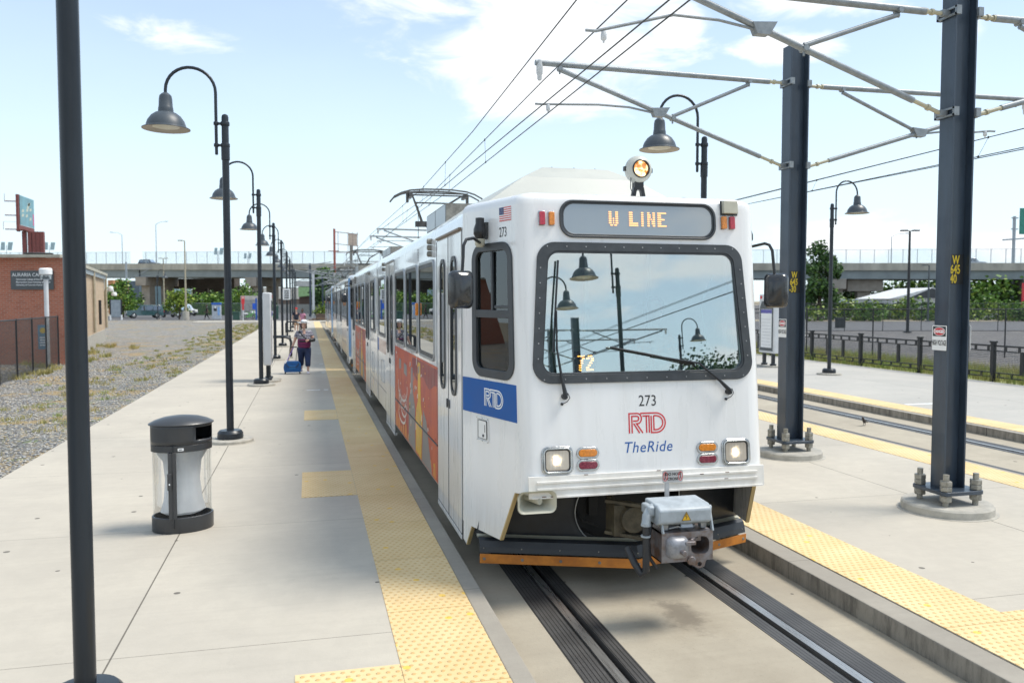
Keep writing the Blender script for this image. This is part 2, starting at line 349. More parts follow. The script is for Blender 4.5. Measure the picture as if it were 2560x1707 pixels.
M['track']=concrete('track slab concrete',(.45,.405,.32),(.35,.31,.245),per=6.1,off=1.1,stain=(2.78,5.75,.22,.42,.6),band=2.67)
def tactile(name,u0=0,v0=0):
    m=bpy.data.materials.new(name); m.use_nodes=True; t=m.node_tree; p=t.nodes['Principled BSDF']; pos,(x,y,z)=coords(t)
    p.inputs['Roughness'].default_value=.7
    def cell(q,o,s): return mth(t,'SUBTRACT',mth(t,'FRACT',mth(t,'DIVIDE',mth(t,'SUBTRACT',q,o),s)),.5)
    s=.060; row=mth(t,'FLOOR',mth(t,'DIVIDE',y,s)); a=cell(mth(t,'ADD',x,mth(t,'MULTIPLY',mth(t,'FRACT',mth(t,'MULTIPLY',row,.5)),s)),u0,s); b=cell(y,v0,s)
    d=mth(t,'SQRT',mth(t,'ADD',mth(t,'MULTIPLY',a,a),mth(t,'MULTIPLY',b,b)))
    dome=smooth(t,d,.30,.17)
    big=smooth(t,noi(t,pos,1.3,6),.35,.7); c=mixc(t,big,(.68,.50,.25),(.75,.58,.32))
    c=mixc(t,mth(t,'MULTIPLY',smooth(t,noi(t,pos,14,5,.7),.5,.8),.25),c,(.45,.33,.16))
    c=mixc(t,mth(t,'MULTIPLY',smooth(t,d,.25,.15),.5),c,(.52,.25,.035))
    v=nd(t,'ShaderNodeTexVoronoi',voronoi_dimensions='2D'); v.inputs['Scale'].default_value=1.9; lk(t,pos,v.inputs['Vector']); c=mixc(t,mth(t,'MULTIPLY',mth(t,'LESS_THAN',v.outputs['Distance'],.05),.7),c,(.80,.50,.03))
    l=rep(t,y,1.22,.43,.004); c=mixc(t,mth(t,'MULTIPLY',l,.7),c,(.3,.19,.06))
    bp=nd(t,'ShaderNodeBump'); bp.inputs['Strength'].default_value=1; bp.inputs['Distance'].default_value=.006; lk(t,dome,bp.inputs['Height']); lk(t,bp.outputs[0],p.inputs['Normal'])
    lk(t,c,p.inputs['Base Color']); return m
M['tact']=tactile('tactile paving yellow')
def grooved():
    m=bpy.data.materials.new('rubber rail strip'); m.use_nodes=True; t=m.node_tree; p=t.nodes['Principled BSDF']; pos,(x,y,z)=coords(t)
    p.inputs['Roughness'].default_value=.48
    f=mth(t,'FRACT',mth(t,'DIVIDE',x,.030)); g=mth(t,'LESS_THAN',f,.24)
    c=mixc(t,smooth(t,noi(t,pos,4,6),.35,.7),(.060,.058,.056),(.085,.083,.080)); c=mixc(t,g,c,(.012,.012,.012))
    l=rep(t,y,2.4,.6,.004); c=mixc(t,l,c,(.01,.01,.01))
    bp=nd(t,'ShaderNodeBump'); bp.invert=True; bp.inputs['Distance'].default_value=.006; lk(t,g,bp.inputs['Height']); lk(t,bp.outputs[0],p.inputs['Normal'])
    lk(t,c,p.inputs['Base Color']); return m
M['strip']=grooved()
def gravel(name,pal,sc=26,weed=0.0):
    m=bpy.data.materials.new(name); m.use_nodes=True; t=m.node_tree; p=t.nodes['Principled BSDF']; pos,(x,y,z)=coords(t)
    p.inputs['Roughness'].default_value=.9
    v=nd(t,'ShaderNodeTexVoronoi'); v.inputs['Scale'].default_value=sc; lk(t,pos,v.inputs['Vector']); cs=nd(t,'ShaderNodeSeparateXYZ'); lk(t,v.outputs['Color'],cs.inputs[0])
    rp=nd(t,'ShaderNodeValToRGB'); rp.color_ramp.interpolation='CONSTANT'; e=rp.color_ramp.elements
    e[0].position=0; e[0].color=(*pal[0],1); e[1].position=1/len(pal); e[1].color=(*pal[1],1)
    for i,c in enumerate(pal[2:]): k=e.new((i+2)/len(pal)); k.color=(*c,1)
    lk(t,cs.outputs[0],rp.inputs[0]); c=rp.outputs[0]
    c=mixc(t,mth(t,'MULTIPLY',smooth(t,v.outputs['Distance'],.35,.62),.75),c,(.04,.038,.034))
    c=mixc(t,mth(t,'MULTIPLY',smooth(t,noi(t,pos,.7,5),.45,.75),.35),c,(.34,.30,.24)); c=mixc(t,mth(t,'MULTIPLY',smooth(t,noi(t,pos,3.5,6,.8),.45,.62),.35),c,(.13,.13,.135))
    if weed:
        w=mth(t,'MULTIPLY',smooth(t,noi(t,pos,.5,6,.7),.56-weed*.1,.66-weed*.1),.75)
        c=mixc(t,w,c,(.34,.24,.10)); w2=mth(t,'MULTIPLY',smooth(t,noi(t,pos,1.3,6,.7),.62-weed*.1,.70-weed*.1),.7); c=mixc(t,w2,c,(.14,.19,.05))
    bp=nd(t,'ShaderNodeBump'); bp.invert=True; bp.inputs['Distance'].default_value=.03; bp.inputs['Strength'].default_value=.9; lk(t,v.outputs['Distance'],bp.inputs['Height']); lk(t,bp.outputs[0],p.inputs['Normal'])
    lk(t,c,p.inputs['Base Color']); return m
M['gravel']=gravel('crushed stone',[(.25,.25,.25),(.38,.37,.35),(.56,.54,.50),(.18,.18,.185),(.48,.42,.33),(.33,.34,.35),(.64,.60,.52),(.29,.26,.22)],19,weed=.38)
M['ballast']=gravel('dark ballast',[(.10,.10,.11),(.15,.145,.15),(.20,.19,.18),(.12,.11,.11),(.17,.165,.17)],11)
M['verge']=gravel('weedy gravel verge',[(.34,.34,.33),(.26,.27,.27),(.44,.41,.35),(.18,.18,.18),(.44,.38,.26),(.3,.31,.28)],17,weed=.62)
M['grassg']=mat('grass ground',(.20,.27,.08),.9,var=.3,vs_=2.2,col2=(.40,.37,.18),bump=.6,bs=30)
M['leaf1']=mat('leaves bright',(.13,.26,.03),.55,var=.3,vs_=3); M['leaf2']=mat('leaves mid',(.055,.13,.025),.55,var=.3,vs_=2.2); M['leaf3']=mat('leaves dark',(.028,.075,.018),.55,var=.35,vs_=2)
M['leafy']=mat('leaves yellow green',(.26,.36,.04),.5,var=.25,vs_=3)
for k in ('leaf1','leaf2','leaf3','leafy'):
    M[k].node_tree.nodes['Principled BSDF'].inputs['Transmission Weight'].default_value=0; M[k].node_tree.nodes['Principled BSDF'].inputs['Subsurface Weight'].default_value=0
M['bark']=mat('bark',(.10,.075,.05),.9,var=.25,vs_=8)
M['blade']=mat('grass blades',(.17,.26,.05),.7,var=.3,vs_=1.4,col2=(.42,.33,.13))
M['dryblade']=mat('dry grass blades',(.42,.32,.13),.8,var=.25,vs_=1.4,col2=(.25,.28,.08))
M['bridgec']=mat('bridge parapet concrete',(.44,.42,.36),.85,var=.14,vs_=.5,streak=(1,1,.3))
M['bridgeg']=mat('bridge girder steel',(.24,.28,.29),.6,var=.1,vs_=.4)
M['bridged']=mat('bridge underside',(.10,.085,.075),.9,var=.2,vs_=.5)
M['pier']=mat('bridge pier concrete',(.33,.30,.26),.85,var=.15,vs_=.5)
M['link']=screen('chain link galvanised',(.10,.12,.13),.12,.05)
M['linkfar']=screen('bridge fence mesh',(.34,.42,.48),.3,.12,solid=0)
M['linkblack']=screen('chain link black',(.02,.022,.024),.055,.34)
M['linkgreen']=screen('green slatted fence',(.10,.16,.09),.2,.35)
M['weld']=screen('welded wire panel',(.03,.035,.04),.05,.13,diag=False)
M['fpost']=mat('fence post black',(.018,.02,.023),.45)
M['signg']=mat('sign board grey',(.09,.105,.115),.5)
M['pylon']=mat('pylon grey',(.62,.64,.66),.45,var=.04)
M['skin']=mat('skin',(.66,.41,.31),.55,var=.06); M['skin2']=mat('skin darker',(.13,.075,.05),.55,var=.06)
M['hair']=mat('hair',(.05,.03,.02),.7)
def brick(name,c1,c2,mortar,rot,bw=.21,bh=.072):
    m=bpy.data.materials.new(name); m.use_nodes=True; t=m.node_tree; p=t.nodes['Principled BSDF']; p.inputs['Roughness'].default_value=.85
    uv=nd(t,'ShaderNodeUVMap'); b=nd(t,'ShaderNodeTexBrick'); lk(t,uv.outputs[0],b.inputs['Vector'])
    b.inputs['Color1'].default_value=(*c1,1); b.inputs['Color2'].default_value=(*c2,1); b.inputs['Mortar'].default_value=(*mortar,1)
    b.inputs['Scale'].default_value=1; b.inputs['Brick Width'].default_value=bw; b.inputs['Row Height'].default_value=bh; b.inputs['Mortar Size'].default_value=.007; b.inputs['Bias'].default_value=-.2
    g=nd(t,'ShaderNodeNewGeometry'); c=mixc(t,mth(t,'MULTIPLY',smooth(t,noi(t,g.outputs['Position'],1.2,6),.4,.75),.22),b.outputs['Color'],mortar)
    lk(t,c,p.inputs['Base Color']); return m
M['brick']=brick('red brick',(.47,.16,.095),(.36,.11,.065),(.40,.28,.22),0)
M['block']=brick('tan block',(.50,.38,.26),(.43,.32,.21),(.40,.33,.25),0,.42,.2)
def sheet(name,p0,p1,z0,z1,m,parent=None):
    """upright sheet with UV in metres"""
    me=bpy.data.meshes.new(name); off=Vector((0,0,0)); q=parent
    while q is not None: off+=q.location; q=q.parent
    L=(Vector(p1[:2])-Vector(p0[:2])).length
    P=[(p0[0],p0[1],z0),(p1[0],p1[1],z0),(p1[0],p1[1],z1),(p0[0],p0[1],z1)]
    me.from_pydata([tuple(Vector(a)-off) for a in P],[],[(0,1,2,3)]); uv=me.uv_layers.new(name='UVMap')
    for i,c in enumerate(((0,z0),(L,z0),(L,z1),(0,z1))): uv.data[i].uv=c
    me.materials.append(m); o=bpy.data.objects.new(name,me); S.collection.objects.link(o); o.parent=parent; return o

def translucent(m,f=.45):
    t=m.node_tree; p=t.nodes['Principled BSDF']; o=t.nodes['Material Output']; q=nd(t,'ShaderNodeBsdfTranslucent'); q.inputs[0].default_value=(.9,.93,.95,1); mx=nd(t,'ShaderNodeMixShader'); mx.inputs[0].default_value=f
    lk(t,p.outputs[0],mx.inputs[1]); lk(t,q.outputs[0],mx.inputs[2]); lk(t,mx.outputs[0],o.inputs[0])
translucent(M['bag'],.5)

def grime(m,col=(.34,.30,.24),z0=.95,z1=.05,k=.38):
    t=m.node_tree; p=t.nodes['Principled BSDF']; src=p.inputs['Base Color'].links[0].from_socket; pos,(x,y,z)=coords(t)
    mp=nd(t,'ShaderNodeMapping'); mp.inputs['Scale'].default_value=(9,9,.8); lk(t,pos,mp.inputs[0]); n=noi(t,mp.outputs[0],1.0,6,.7)
    a=mth(t,'MULTIPLY',smooth(t,z,z0,z1),smooth(t,n,.38,.72)); b=mth(t,'MULTIPLY',smooth(t,noi(t,pos,22,5,.8),.66,.74),.35)
    lk(t,mixc(t,mth(t,'MULTIPLY',mth(t,'MAXIMUM',a,mth(t,'MULTIPLY',b,.8)),k),src,col),p.inputs['Base Color'])
grime(M['white']); grime(M['bumper'],(.30,.22,.14),1.0,.6,.30)
# ---------------------------------------------------------------- ground, tracks, platforms
def slab(name,x0,x1,y0,y1,z0,z1,m,bev=0,kind=True):
    b=MB(); b.box(x0,x1,y0,y1,z0,z1); o=b.build(name,m,bevel=bev,smooth_=0); 
    return struct(o) if kind else o
YA,YB=-60,92
slab('ground',-1500,1500,-300,2500,-.6,-.26,M['sand'])
def cfquad(name,d0,d1,l0,l1,z,m):
    b=MB(); P=[CF(d0,l0),CF(d0,l1),CF(d1,l1),CF(d1,l0)]
    b.add([(p.x,p.y,z-.03) for p in P]+[(p.x,p.y,z) for p in P],[(3,2,1,0),(4,5,6,7),(0,1,5,4),(1,2,6,5),(2,3,7,6),(3,0,4,7)]); return struct(b.build(name,m,smooth_=0))
# left: crushed stone beside the platform, its weedy verge, then the lot
slab('gravel_bed',-60,-3.86,-60,112,-.25,-.05,M['gravel'])
slab('gravel_verge',-6.0,-3.86,8,91,-.05,-.044,M['verge'])
cfquad('parking_lot',96.5,170,-60,-8,-.03,M['asph'])
cfquad('lot_path',93.5,96.5,-26,-5,-.02,M['path'])
slab('end_paving',-12,4.5,92,97.5,-.25,-.006,M['path'])
# platforms
slab('platform',-3.86,1.16,YA,YB,-.25,0,M['plat'],kind=True)
slab('platform_kerb',1.163,1.30,YA,YB,-.25,-.002,M['kerb'],bev=.008)
TB=lambda n,x0,x1:slab(n,x0,x1,YA,140,-.30,-.150,M['track'])
TB('track_bed',1.302,2.67-.9925,); TB('track_bed',2.67-.5525,2.67+.5525); TB('track_bed',2.67+.9925,4.055); slab('track_channel',1.5,3.9,YA,140,-.32,-.215,M['railside'])
slab('island_kerb',4.058,4.275,YA,YB,-.25,-.002,M['kerb'],bev=.01)
slab('island_platform',4.278,9.0,YA,YB,-.25,0,M['plat2'])
slab('island_kerb_far',9.003,9.10,YA,YB,-.25,-.002,M['kerb'],bev=.008)
TB('second_track_bed',9.102,10.32-.9925); TB('second_track_bed',10.32-.5525,10.32+.5525); TB('second_track_bed',10.32+.9925,11.83); slab('second_track_channel',9.2,11.5,YA,140,-.32,-.215,M['railside'])
slab('far_platform_kerb',11.832,11.98,YA,YB,-.25,-.002,M['kerb'],bev=.01)
slab('far_platform',11.983,18.62,YA,YB,-.25,0,M['plat3'])
def tac(x0,x1,y0,y1):
    b=MB(); b.box(x0,x1,y0,y1,-.01,.005); return struct(b.build('tactile_paving',M['tact'],smooth_=0))
tac(.535,1.158,YA,YB-1); tac(4.28,4.89,YA,YB-1); tac(8.39,8.995,YA,YB-1); tac(11.99,12.62,YA,YB-1)
for y0,y1 in ((3.4,5.05),(9.68,11.12),(16.0,17.42),(-4,-2.4)): tac(-.105,.531,y0,y1)
for y0,y1 in ((3.0,4.85),(33,34.4)): tac(4.894,5.5,y0,y1)
# rails with grooved rubber strips
for cx in (2.67,10.32):
    for sg in (-1,1):
        x=cx+sg*.7525; i=-sg
        b=MB(); b.box(x-.24 if sg<0 else x-.20,x-(.05 if sg<0 else .088),YA,140,-.20,-.146); b.box(x+(.088 if sg<0 else .05),x+.20 if sg<0 else x+.24,YA,140,-.20,-.146)
        struct(b.build('rail_strip',M['strip'],smooth_=0))
        b=MB(); b.box(x-.035,x+.035,YA,140,-.21,-.143); b.mt(1).box(x+.036 if i>0 else x-.087,x+.087 if i>0 else x-.036,YA,140,-.21,-.192); b.box(*( (x-.049,x-.036) if i>0 else (x+.036,x+.049)),YA,140,-.21,-.165)
        struct(b.build('rail',[M['railm'],M['railside']],smooth_=0,bevel=0))
# small paint marks near the yellow strip
for (x0,x1,y) in ((-.07,.27,21.35),(.36,.47,21.35),(.38,.50,26.5),(.36,.5,30.2),(.35,.48,36)):
    b=MB(); b.box(x0,x1,y,y+.09,.001,.0045); tag(b.build('paint_mark',M['white2'],smooth_=0),kind='structure')
b=MB(); b.box(12.7,13.9,15.2,15.32,.001,.0045); tag(b.build('paint_mark',M['white2'],smooth_=0),kind='structure')
# right side beyond the railing
slab('grass_strip',18.63,21.6,-40,92,-.25,-.03,M['grassg'])
slab('ballast_lot',21.6,420,-60,400,-.25,-.10,M['ballast'])
cfquad('far_parking_lot',64,92,18,130,-.06,M['asph'])
cfquad('far_verge',92,100,14,150,-.05,M['sand'])
# grass: real blades, one uncountable mass for each verge
def grass(name,label,region,n,h,m,z=-.04,clump=None):
    b=MB(); rnd=random.Random(len(name)+n)
    for i in range(n):
        x,y=region(rnd); a=rnd.uniform(0,6.28); hh=h*rnd.uniform(.4,1.3); w=.006+.0035*hh/.1*.2+.004*(y>25)+.01*(y>50); k=rnd.uniform(-.5,.5)*hh; q=rnd.uniform(-.5,.5)*hh
        dx,dy=math.cos(a)*w,math.sin(a)*w
        b.add([(x-dx,y-dy,z),(x+dx,y+dy,z),(x+k,y+q,z+hh)],[(0,1,2)])
    return tag(b.build(name,m,smooth_=0,fix=False),label,'grass',kind='stuff')
def clumps(xs,ys,n,sp,seed):
    rr=random.Random(seed); C_=[(rr.uniform(*xs),rr.uniform(*ys),rr.uniform(.3,1)) for _ in range(n)]
    def f(r):
        c=r.choice(C_); return c[0]+r.gauss(0,sp*c[2]),min(ys[1],c[1]+r.gauss(0,sp*1.7*c[2]))
    return f
grass('grass','sparse green weeds growing in the grey gravel beside the platform',lambda r,f=clumps((-7.0,-4.0),(11,80),130,.09,3):(lambda q:(min(q[0],-3.9),q[1]))(f(r)),5500,.09,M['blade'])
grass('dry_grass','dry straw-coloured grass along the gravel by the platform edge',lambda r,f=clumps((-6.4,-4.0),(14,85),190,.13,5):(lambda q:(min(q[0],-3.95),q[1]))(f(r)),8000,.08,M['dryblade'])
grass('dry_grass','straw-coloured weeds at the foot of the black chain link fence',lambda r,f=clumps((-10.5,-8.0),(24,46),40,.2,8):(lambda q:(min(q[0],-8.0),q[1]))(f(r)),4500,.17,M['dryblade'])
grass('grass','thick green and yellow grass behind the black platform railing',lambda r:(r.uniform(18.75,21.7),8+52*r.random()**1.5),42000,.34,M['blade'])
# loose crushed stones lying over the gravel bed near the platform
b=MB(); rr=random.Random(11)
mats_=[mat('stone a',(.34,.35,.36),.85,var=.2,vs_=20),mat('stone b',(.50,.48,.44),.85,var=.2,vs_=20),mat('stone c',(.20,.205,.215),.85,var=.2,vs_=20),mat('stone d',(.46,.39,.29),.85,var=.2,vs_=20)]
for i in range(15000):
    y=10+26*rr.random()**1.6; x=-3.93-rr.random()**1.2*min(12,(y-9)*1.0+.8); s=rr.uniform(.014,.034)*(1+.018*(y-10)); b.mt(rr.choice((0,0,1,1,2,3)))
    P=[(x+rr.uniform(.5,1)*s*a,y+rr.uniform(.5,1)*s*c,-.05+s*.55+rr.uniform(.3,.7)*s*d) for a,c,d in ((1,0,0),(0,1,0),(-1,0,0),(0,-1,0),(.2,.2,1),(0,0,-1))]
    b.add(P,[(0,1,4),(1,2,4),(2,3,4),(3,0,4),(1,0,5),(2,1,5),(3,2,5),(0,3,5)])
tag(b.build('gravel_stones',mats_,smooth_=0,fix=False),'loose grey and tan crushed stones covering the ground beside the platform','gravel',kind='stuff')
# a weed or two in the rail strip joint
# ---------------------------------------------------------------- light rail car
XC=2.67; HW=1.322
def yF(z): return 6.11+(z-.85)*.108
M['pantm']=mat('pantograph steel',(.10,.10,.095),.5,metal=.3,var=.2,vs_=10)
def make_car(full=True):
    root=thing('light_rail_car','',"train car",(XC,6.1,0))
    Fm=lambda x,z,w:(x,yF(z)-w,z)                      # front face: x across, z up, w proud
    def Sd(sg):
        def f(s,z,w):
            x0,y0=XC+sg*HW,7.25; x1,y1=XC+sg*1.03,yF(max(z,.3)); nx,ny=(y0-y1)*sg,-(abs(x1-x0)); L=math.hypot(nx,ny); nx,ny=nx/L,ny/L
            return (x0+(x1-x0)*s+nx*w,y0+(y1-y0)*s+ny*w,z)
        return f
    def Sf(sg): return lambda y,z,w:(XC+sg*(HW+w),y,z)
    MY=16.70
    # --- shell of the passenger section (two halves joined at the articulation)
    b=MB(); prof=[(1.322,.28),(1.322,2.93),(1.30,3.03),(1.24,3.10),(1.05,3.17),(.6,3.22),(0,3.24)]
    full_=[(XC+x,z) for x,z in prof]+[(XC-x,z) for x,z in prof[::-1][1:]]
    for y0,y1 in ((7.25,MY-.06),(MY+.06,26.15)): b.prism(full_,y0,y1,lambda u,v,w:(u,w,v))
    b.mt(1); sm=[(XC+(u-XC)*.965,.34+(v-.34)*.975) for u,v in full_]; b.prism(sm,MY-.062,MY+.062,lambda u,v,w:(u,w,v))
    # rear cab end
    b.mt(0)
    rear=lambda u,v,w:(XC+(u-XC)*(1-.22*w),26.15+1.1*w,v)
    n=len(full_); V=[rear(u,v,0) for u,v in full_]+[rear(u,v,1) for u,v in full_]; b.add(V,[tuple(range(n,2*n))]+[(i,(i+1)%n,n+(i+1)%n,n+i) for i in range(n)])
    # --- cab shell
    for sg in (-1,1):
        f=Sd(sg)
        outer=[(0,.12),(.055,.081),(.146,.274),(.596,.296),(.832,.742),(.91,.755),(.91,3.05),(0,3.05)]
        hole=rrect(.245,.83,1.665,2.73,.10)
        b.plate([outer,hole],-.03,0,f)
        # rounded front corner
        pr=None; V=[];zs=[.755+i*(3.05-.755)/10 for i in range(11)]
        for z in zs:
            p0=Vector(f(.91,z,0)); pc=Vector(f(1,z,0)); p1=Vector((XC+sg*.915,yF(z),z))
            for j in range(9):
                t=j/8; V.append(p0*(1-t)**2+pc*2*t*(1-t)+p1*t*t)
        F=[(i*9+j,i*9+j+1,(i+1)*9+j+1,(i+1)*9+j) for i in range(10) for j in range(8)]; b.add(V,F)
    ws=rtrap(1.785,3.555,1.845,3.495,1.69,2.675,.10)
    b.plate([[(XC-.915,.755),(XC+.915,.755),(XC+.915,3.05),(XC-.915,3.05)],ws],-.03,0,Fm)
    # top edge rolling into the roof
    def ringat(z,ins):
        P=[]
        for sg in (-1,1):
            f=Sd(sg); L=[Vector((XC+sg*HW,7.25,3.05)),Vector(f(.91,3.05,0))]
            p0=Vector(f(.91,3.05,0)); pc=Vector(f(1,3.05,0)); p1=Vector((XC+sg*.915,yF(3.05),3.05))
            L+=[p0*(1-t)**2+pc*2*t*(1-t)+p1*t*t for t in [j/8 for j in range(1,9)]]
            P.append(L)
        L=P[0]+P[1][::-1]; c=Vector((XC,7.25,0)); out=[]
        for q in L:
            d=Vector((q.x-c.x,q.y-c.y,0)); k=1-ins/max(d.length,.1); out.append((c.x+d.x*k,c.y+d.y*(k if q.y<7.24 else 1),z))
        return out
    rings=[ringat(3.05,0),ringat(3.085,.006),ringat(3.11,.022),ringat(3.13,.05),ringat(3.15,.13),ringat(3.20,.7)]
    n=len(rings[0]); V=[p for r_ in rings for p in r_]; F=[(i*n+j,i*n+j+1,(i+1)*n+j+1,(i+1)*n+j) for i in range(5) for j in range(n-1)]+[tuple(range(5*n,6*n))]; b.add(V,F)
    body=b.build('body_shell',[M['white'],M['dark']],root,smooth_=32)
    if full: body.data.materials[0]=M['cabwhite']; body.data.materials[0]=M['white']
    # --- cab lining: rear bulkhead, floor, ceiling so that the windscreen looks into a room
    b=MB(); b.box(XC-1.22,XC+1.22,7.20,7.245,.9,3.0); b.box(XC-.98,XC+.98,6.30,7.2,.92,.96); b.box(XC-.85,XC+.85,6.42,7.2,2.95,2.98)
    b.mt(1).box(XC-.2,XC-.17,7.16,7.199,.96,2.9); b.box(XC+.42,XC+.45,7.16,7.199,.96,2.9); b.box(XC-.17,XC+.42,7.17,7.198,2.2,2.24)
    b.build('cab_lining',[M['inside'],M['alu']],root,smooth_=0)
    b=MB(); b.box(1.9,3.46,6.28,6.62,1.40,1.62); b.box(2.55,3.3,6.62,6.75,1.35,1.66); b.mt(1).box(2.9,3.2,6.66,6.7,1.66,1.82); b.box(2.0,2.3,6.5,6.6,1.62,1.7)
    b.tube([(3.40,6.5,1.62),(3.36,6.5,1.9),(3.30,6.5,2.25),(3.42,6.5,2.5)],.012,6)
    b.build('dashboard',[M['dash'],M['alu']],root,bevel=.01)
    # --- windscreen
    out=rtrap(1.712,3.628,1.768,3.572,1.622,2.748,.15,8); inn=rtrap(1.80,3.54,1.86,3.48,1.705,2.662,.09,8); mid=rtrap(1.785,3.555,1.845,3.495,1.69,2.678,.10,8)
    b=MB(); b.ring(out,mid,-.01,.016,Fm); b.ring(mid,inn,-.02,.008,Fm); b.mt(1)
    pts=[]
    for i in range(11): t=i/10; pts+=[(1.80+t*1.74,1.655),(1.855+t*1.63,2.713)]
    for i in range(1,8): t=i/8; pts+=[(1.748+t*.052,1.70+t*.96),(3.592-t*.052,1.70+t*.96)]
    for (x,z) in pts: b.prism([(x+.006*math.cos(a),z+.006*math.sin(a)) for a in [k*1.047 for k in range(6)]],.016,.019,Fm)
    fr=b.build('windscreen_frame',[M['rubber'],M['rivet']],root,bevel=.004)
    Gm=lambda x,z,w:(x,6.11+(z-.85)*.108-(z-2.18)*.024-w,z); b=MB(); b.prism(inn,-.016,-.011,Gm); b.build('windscreen',M['wind'],root,smooth_=0)
    # --- cab side windows
    for sg in (-1,1):
        f=Sd(sg); b=MB(); o_=rrect(.19,.868,1.628,2.762,.15,8); i_=rrect(.262,.80,1.70,2.695,.075,8); b.ring(o_,i_,-.012,.014,f)
        b.box(.262,.80,2.135,2.20,-.012,.012,lambda u,w,z,f=f:f(u,z,w)) if False else b.prism([(.262,2.135),(.80,2.135),(.80,2.20),(.262,2.20)],-.012,.013,f)
        b.prism([(.52,2.2),(.55,2.2),(.55,2.69),(.52,2.69)],-.01,.010,f); b.prism([(.58,2.215),(.80,2.215),(.80,2.24),(.58,2.24)],-.01,.012,f)
        w=b.build('cab_window',M['rubber'],root,bevel=.003)
        b=MB(); b.prism(i_,-.016,-.012,f); b.build('pane',M['cabglass'],w,smooth_=0)
        # wire guard behind the lower pane
        if full and sg<0:
            b=MB(); 
            for i in range(15):
                u0=.27+i*.035; b.ribbon([(u0,1.71),(min(u0+.16,.795),1.71+min(.42,(.795-u0)*2.6))],.004,-.04,-.036,f); b.ribbon([(u0,2.12),(min(u0+.16,.795),2.12-min(.42,(.795-u0)*2.6))],.004,-.035,-.031,f)
            b.build('wire_guard',M['alu'],w,smooth_=0)
    # --- destination sign
    b=MB(); o_=rrect(1.966,3.342,2.786,3.092,.115,8); i_=rrect(2.002,3.306,2.818,3.060,.09,8); m_=rrect(1.985,3.323,2.803,3.075,.1,8)
    b.ring(o_,m_,0,.018,Fm); b.ring(m_,i_,0,.008,Fm); ds=b.build('destination_sign',M['rubber'],root,bevel=.004)
    b=MB(); b.prism(i_,-.004,.004,Fm); b.build('sign_glass',M['signglass'],ds,smooth_=0)
    if full:
        G={'W':['11...11','11...11','11...11','11.1.11','11.1.11','11.1.11','.11.11.'],'L':['11...','11...','11...','11...','11...','11111','11111'],'I':['11']*7,'N':['11...11','111..11','111..11','11.1.11','11..111','11..111','11...11'],'E':['11111','11...','11...','1111.','11...','11...','11111'],
           '7':['11111','...11','..11.','..11.','.11..','.11..','.11..'],'2':['.111.','11.11','...11','..11.','.11..','11...','11111']}
        b=MB()
        def glyph(ch,x0,x1,z0,z1,fn,w):
            g=G[ch]; nr=len(g); nc=len(g[0]); dz=(z1-z0)/nr; dx=(x1-x0)/nc
            for r_,row in enumerate(g):
                for c_,q in enumerate(row):
                    if q=='1': zc=z1-(r_+.5)*dz; b.box(x0+c_*dx,x0+(c_+.92)*dx,w,w+.002,zc-dz*.25,zc+dz*.25,lambda u,ww,z:fn(u,z,ww))
        X=lambda zx:2.388+(zx-1100)/378*.507
        for ch,a,c in (('W',1100,1160),('L',1232,1290),('I',1312,1326),('N',1352,1402),('E',1420,1478)): glyph(ch,X(a),X(c),2.886,3.010,Fm,.006)
        b.build('sign_letters',M['led'],ds,smooth_=0)
        b=MB(); b.box(2.075,2.262,6.255,6.30,1.66,1.87); nb=b.build('run_number_box',M['black'],root,bevel=.006)
        b=MB(); glyph('7',2.098,2.158,1.712,1.842,lambda u,z,w:(u,6.25-w,z),.001); glyph('2',2.172,2.236,1.712,1.842,lambda u,z,w:(u,6.25-w,z),.001); b.build('number_letters',emit('led number',(1,.36,.06),3.2),nb,smooth_=0)
    # --- bumper apron band with ribs
    b=MB(); w0=.0
    b.box(XC-1.022,XC+1.022,-.0,.018,.735,.905,lambda u,w,z:Fm(u,z,w)); b.box(XC-.955,XC+.955,.018,.030,.850,.866,lambda u,w,z:Fm(u,z,w)); b.box(XC-.955,XC+.955,.018,.030,.800,.816,lambda u,w,z:Fm(u,z,w)); b.box(XC-1.0,XC+1.0,.018,.028,.735,.75,lambda u,w,z:Fm(u,z,w))
    b.mt(1)
    for x,z in ((2.10,.902),(2.72,.905),(3.1,.858),(3.33,.86),(3.32,.81),(1.75,.748),(1.82,.745)): b.box(x,x+.035,.029,.032,z,z+.006,lambda u,w,z_:Fm(u,z_,w))
    b.build('bumper',[M['bumper'],mat('rust chip',(.10,.04,.02),.8)] if full else [M['bumper'],M['dark']],root,bevel=.007)
    # --- headlights and signals
    for nm,x0,x1 in (('l',1.762,2.022),('r',3.318,3.578)):
        o_=rrect(x0,x1,.912,1.132,.05,8); i_=rrect(x0+.034,x1-.034,.945,1.10,.026,8); m_=rrect(x0+.012,x1-.012,.922,1.122,.045,8)
        b=MB(); b.ring(o_,m_,0,.012,Fm); b.ring(m_,rrect(x0+.026,x1-.026,.937,1.108,.03,8),0,.02,Fm); b.mt(1).ring(rrect(x0+.026,x1-.026,.937,1.108,.03,8),i_,0,.015,Fm)
        h=b.build('headlight',[M['chrome'],M['rubber']],root,bevel=.004)
        b=MB(); b.prism(i_,.002,.010,Fm); b.build('lens',M['headlens'],h,smooth_=0,bevel=.004)
    for x0 in (2.05,3.092):
        for z0,mm in ((1.024,'amberlens'),(.928,'maroonlens')):
            b=MB(); b.ring(rrect(x0,x0+.19,z0,z0+.092,.045,8),rrect(x0+.018,x0+.172,z0+.018,z0+.074,.028,8),0,.012,Fm); h=b.build('signal_light',M['chrome'],root,bevel=.003)
            b=MB(); b.prism(rrect(x0+.018,x0+.172,z0+.018,z0+.074,.028,8),0,.016,Fm); b.build('lens',M[mm],h,bevel=.004)
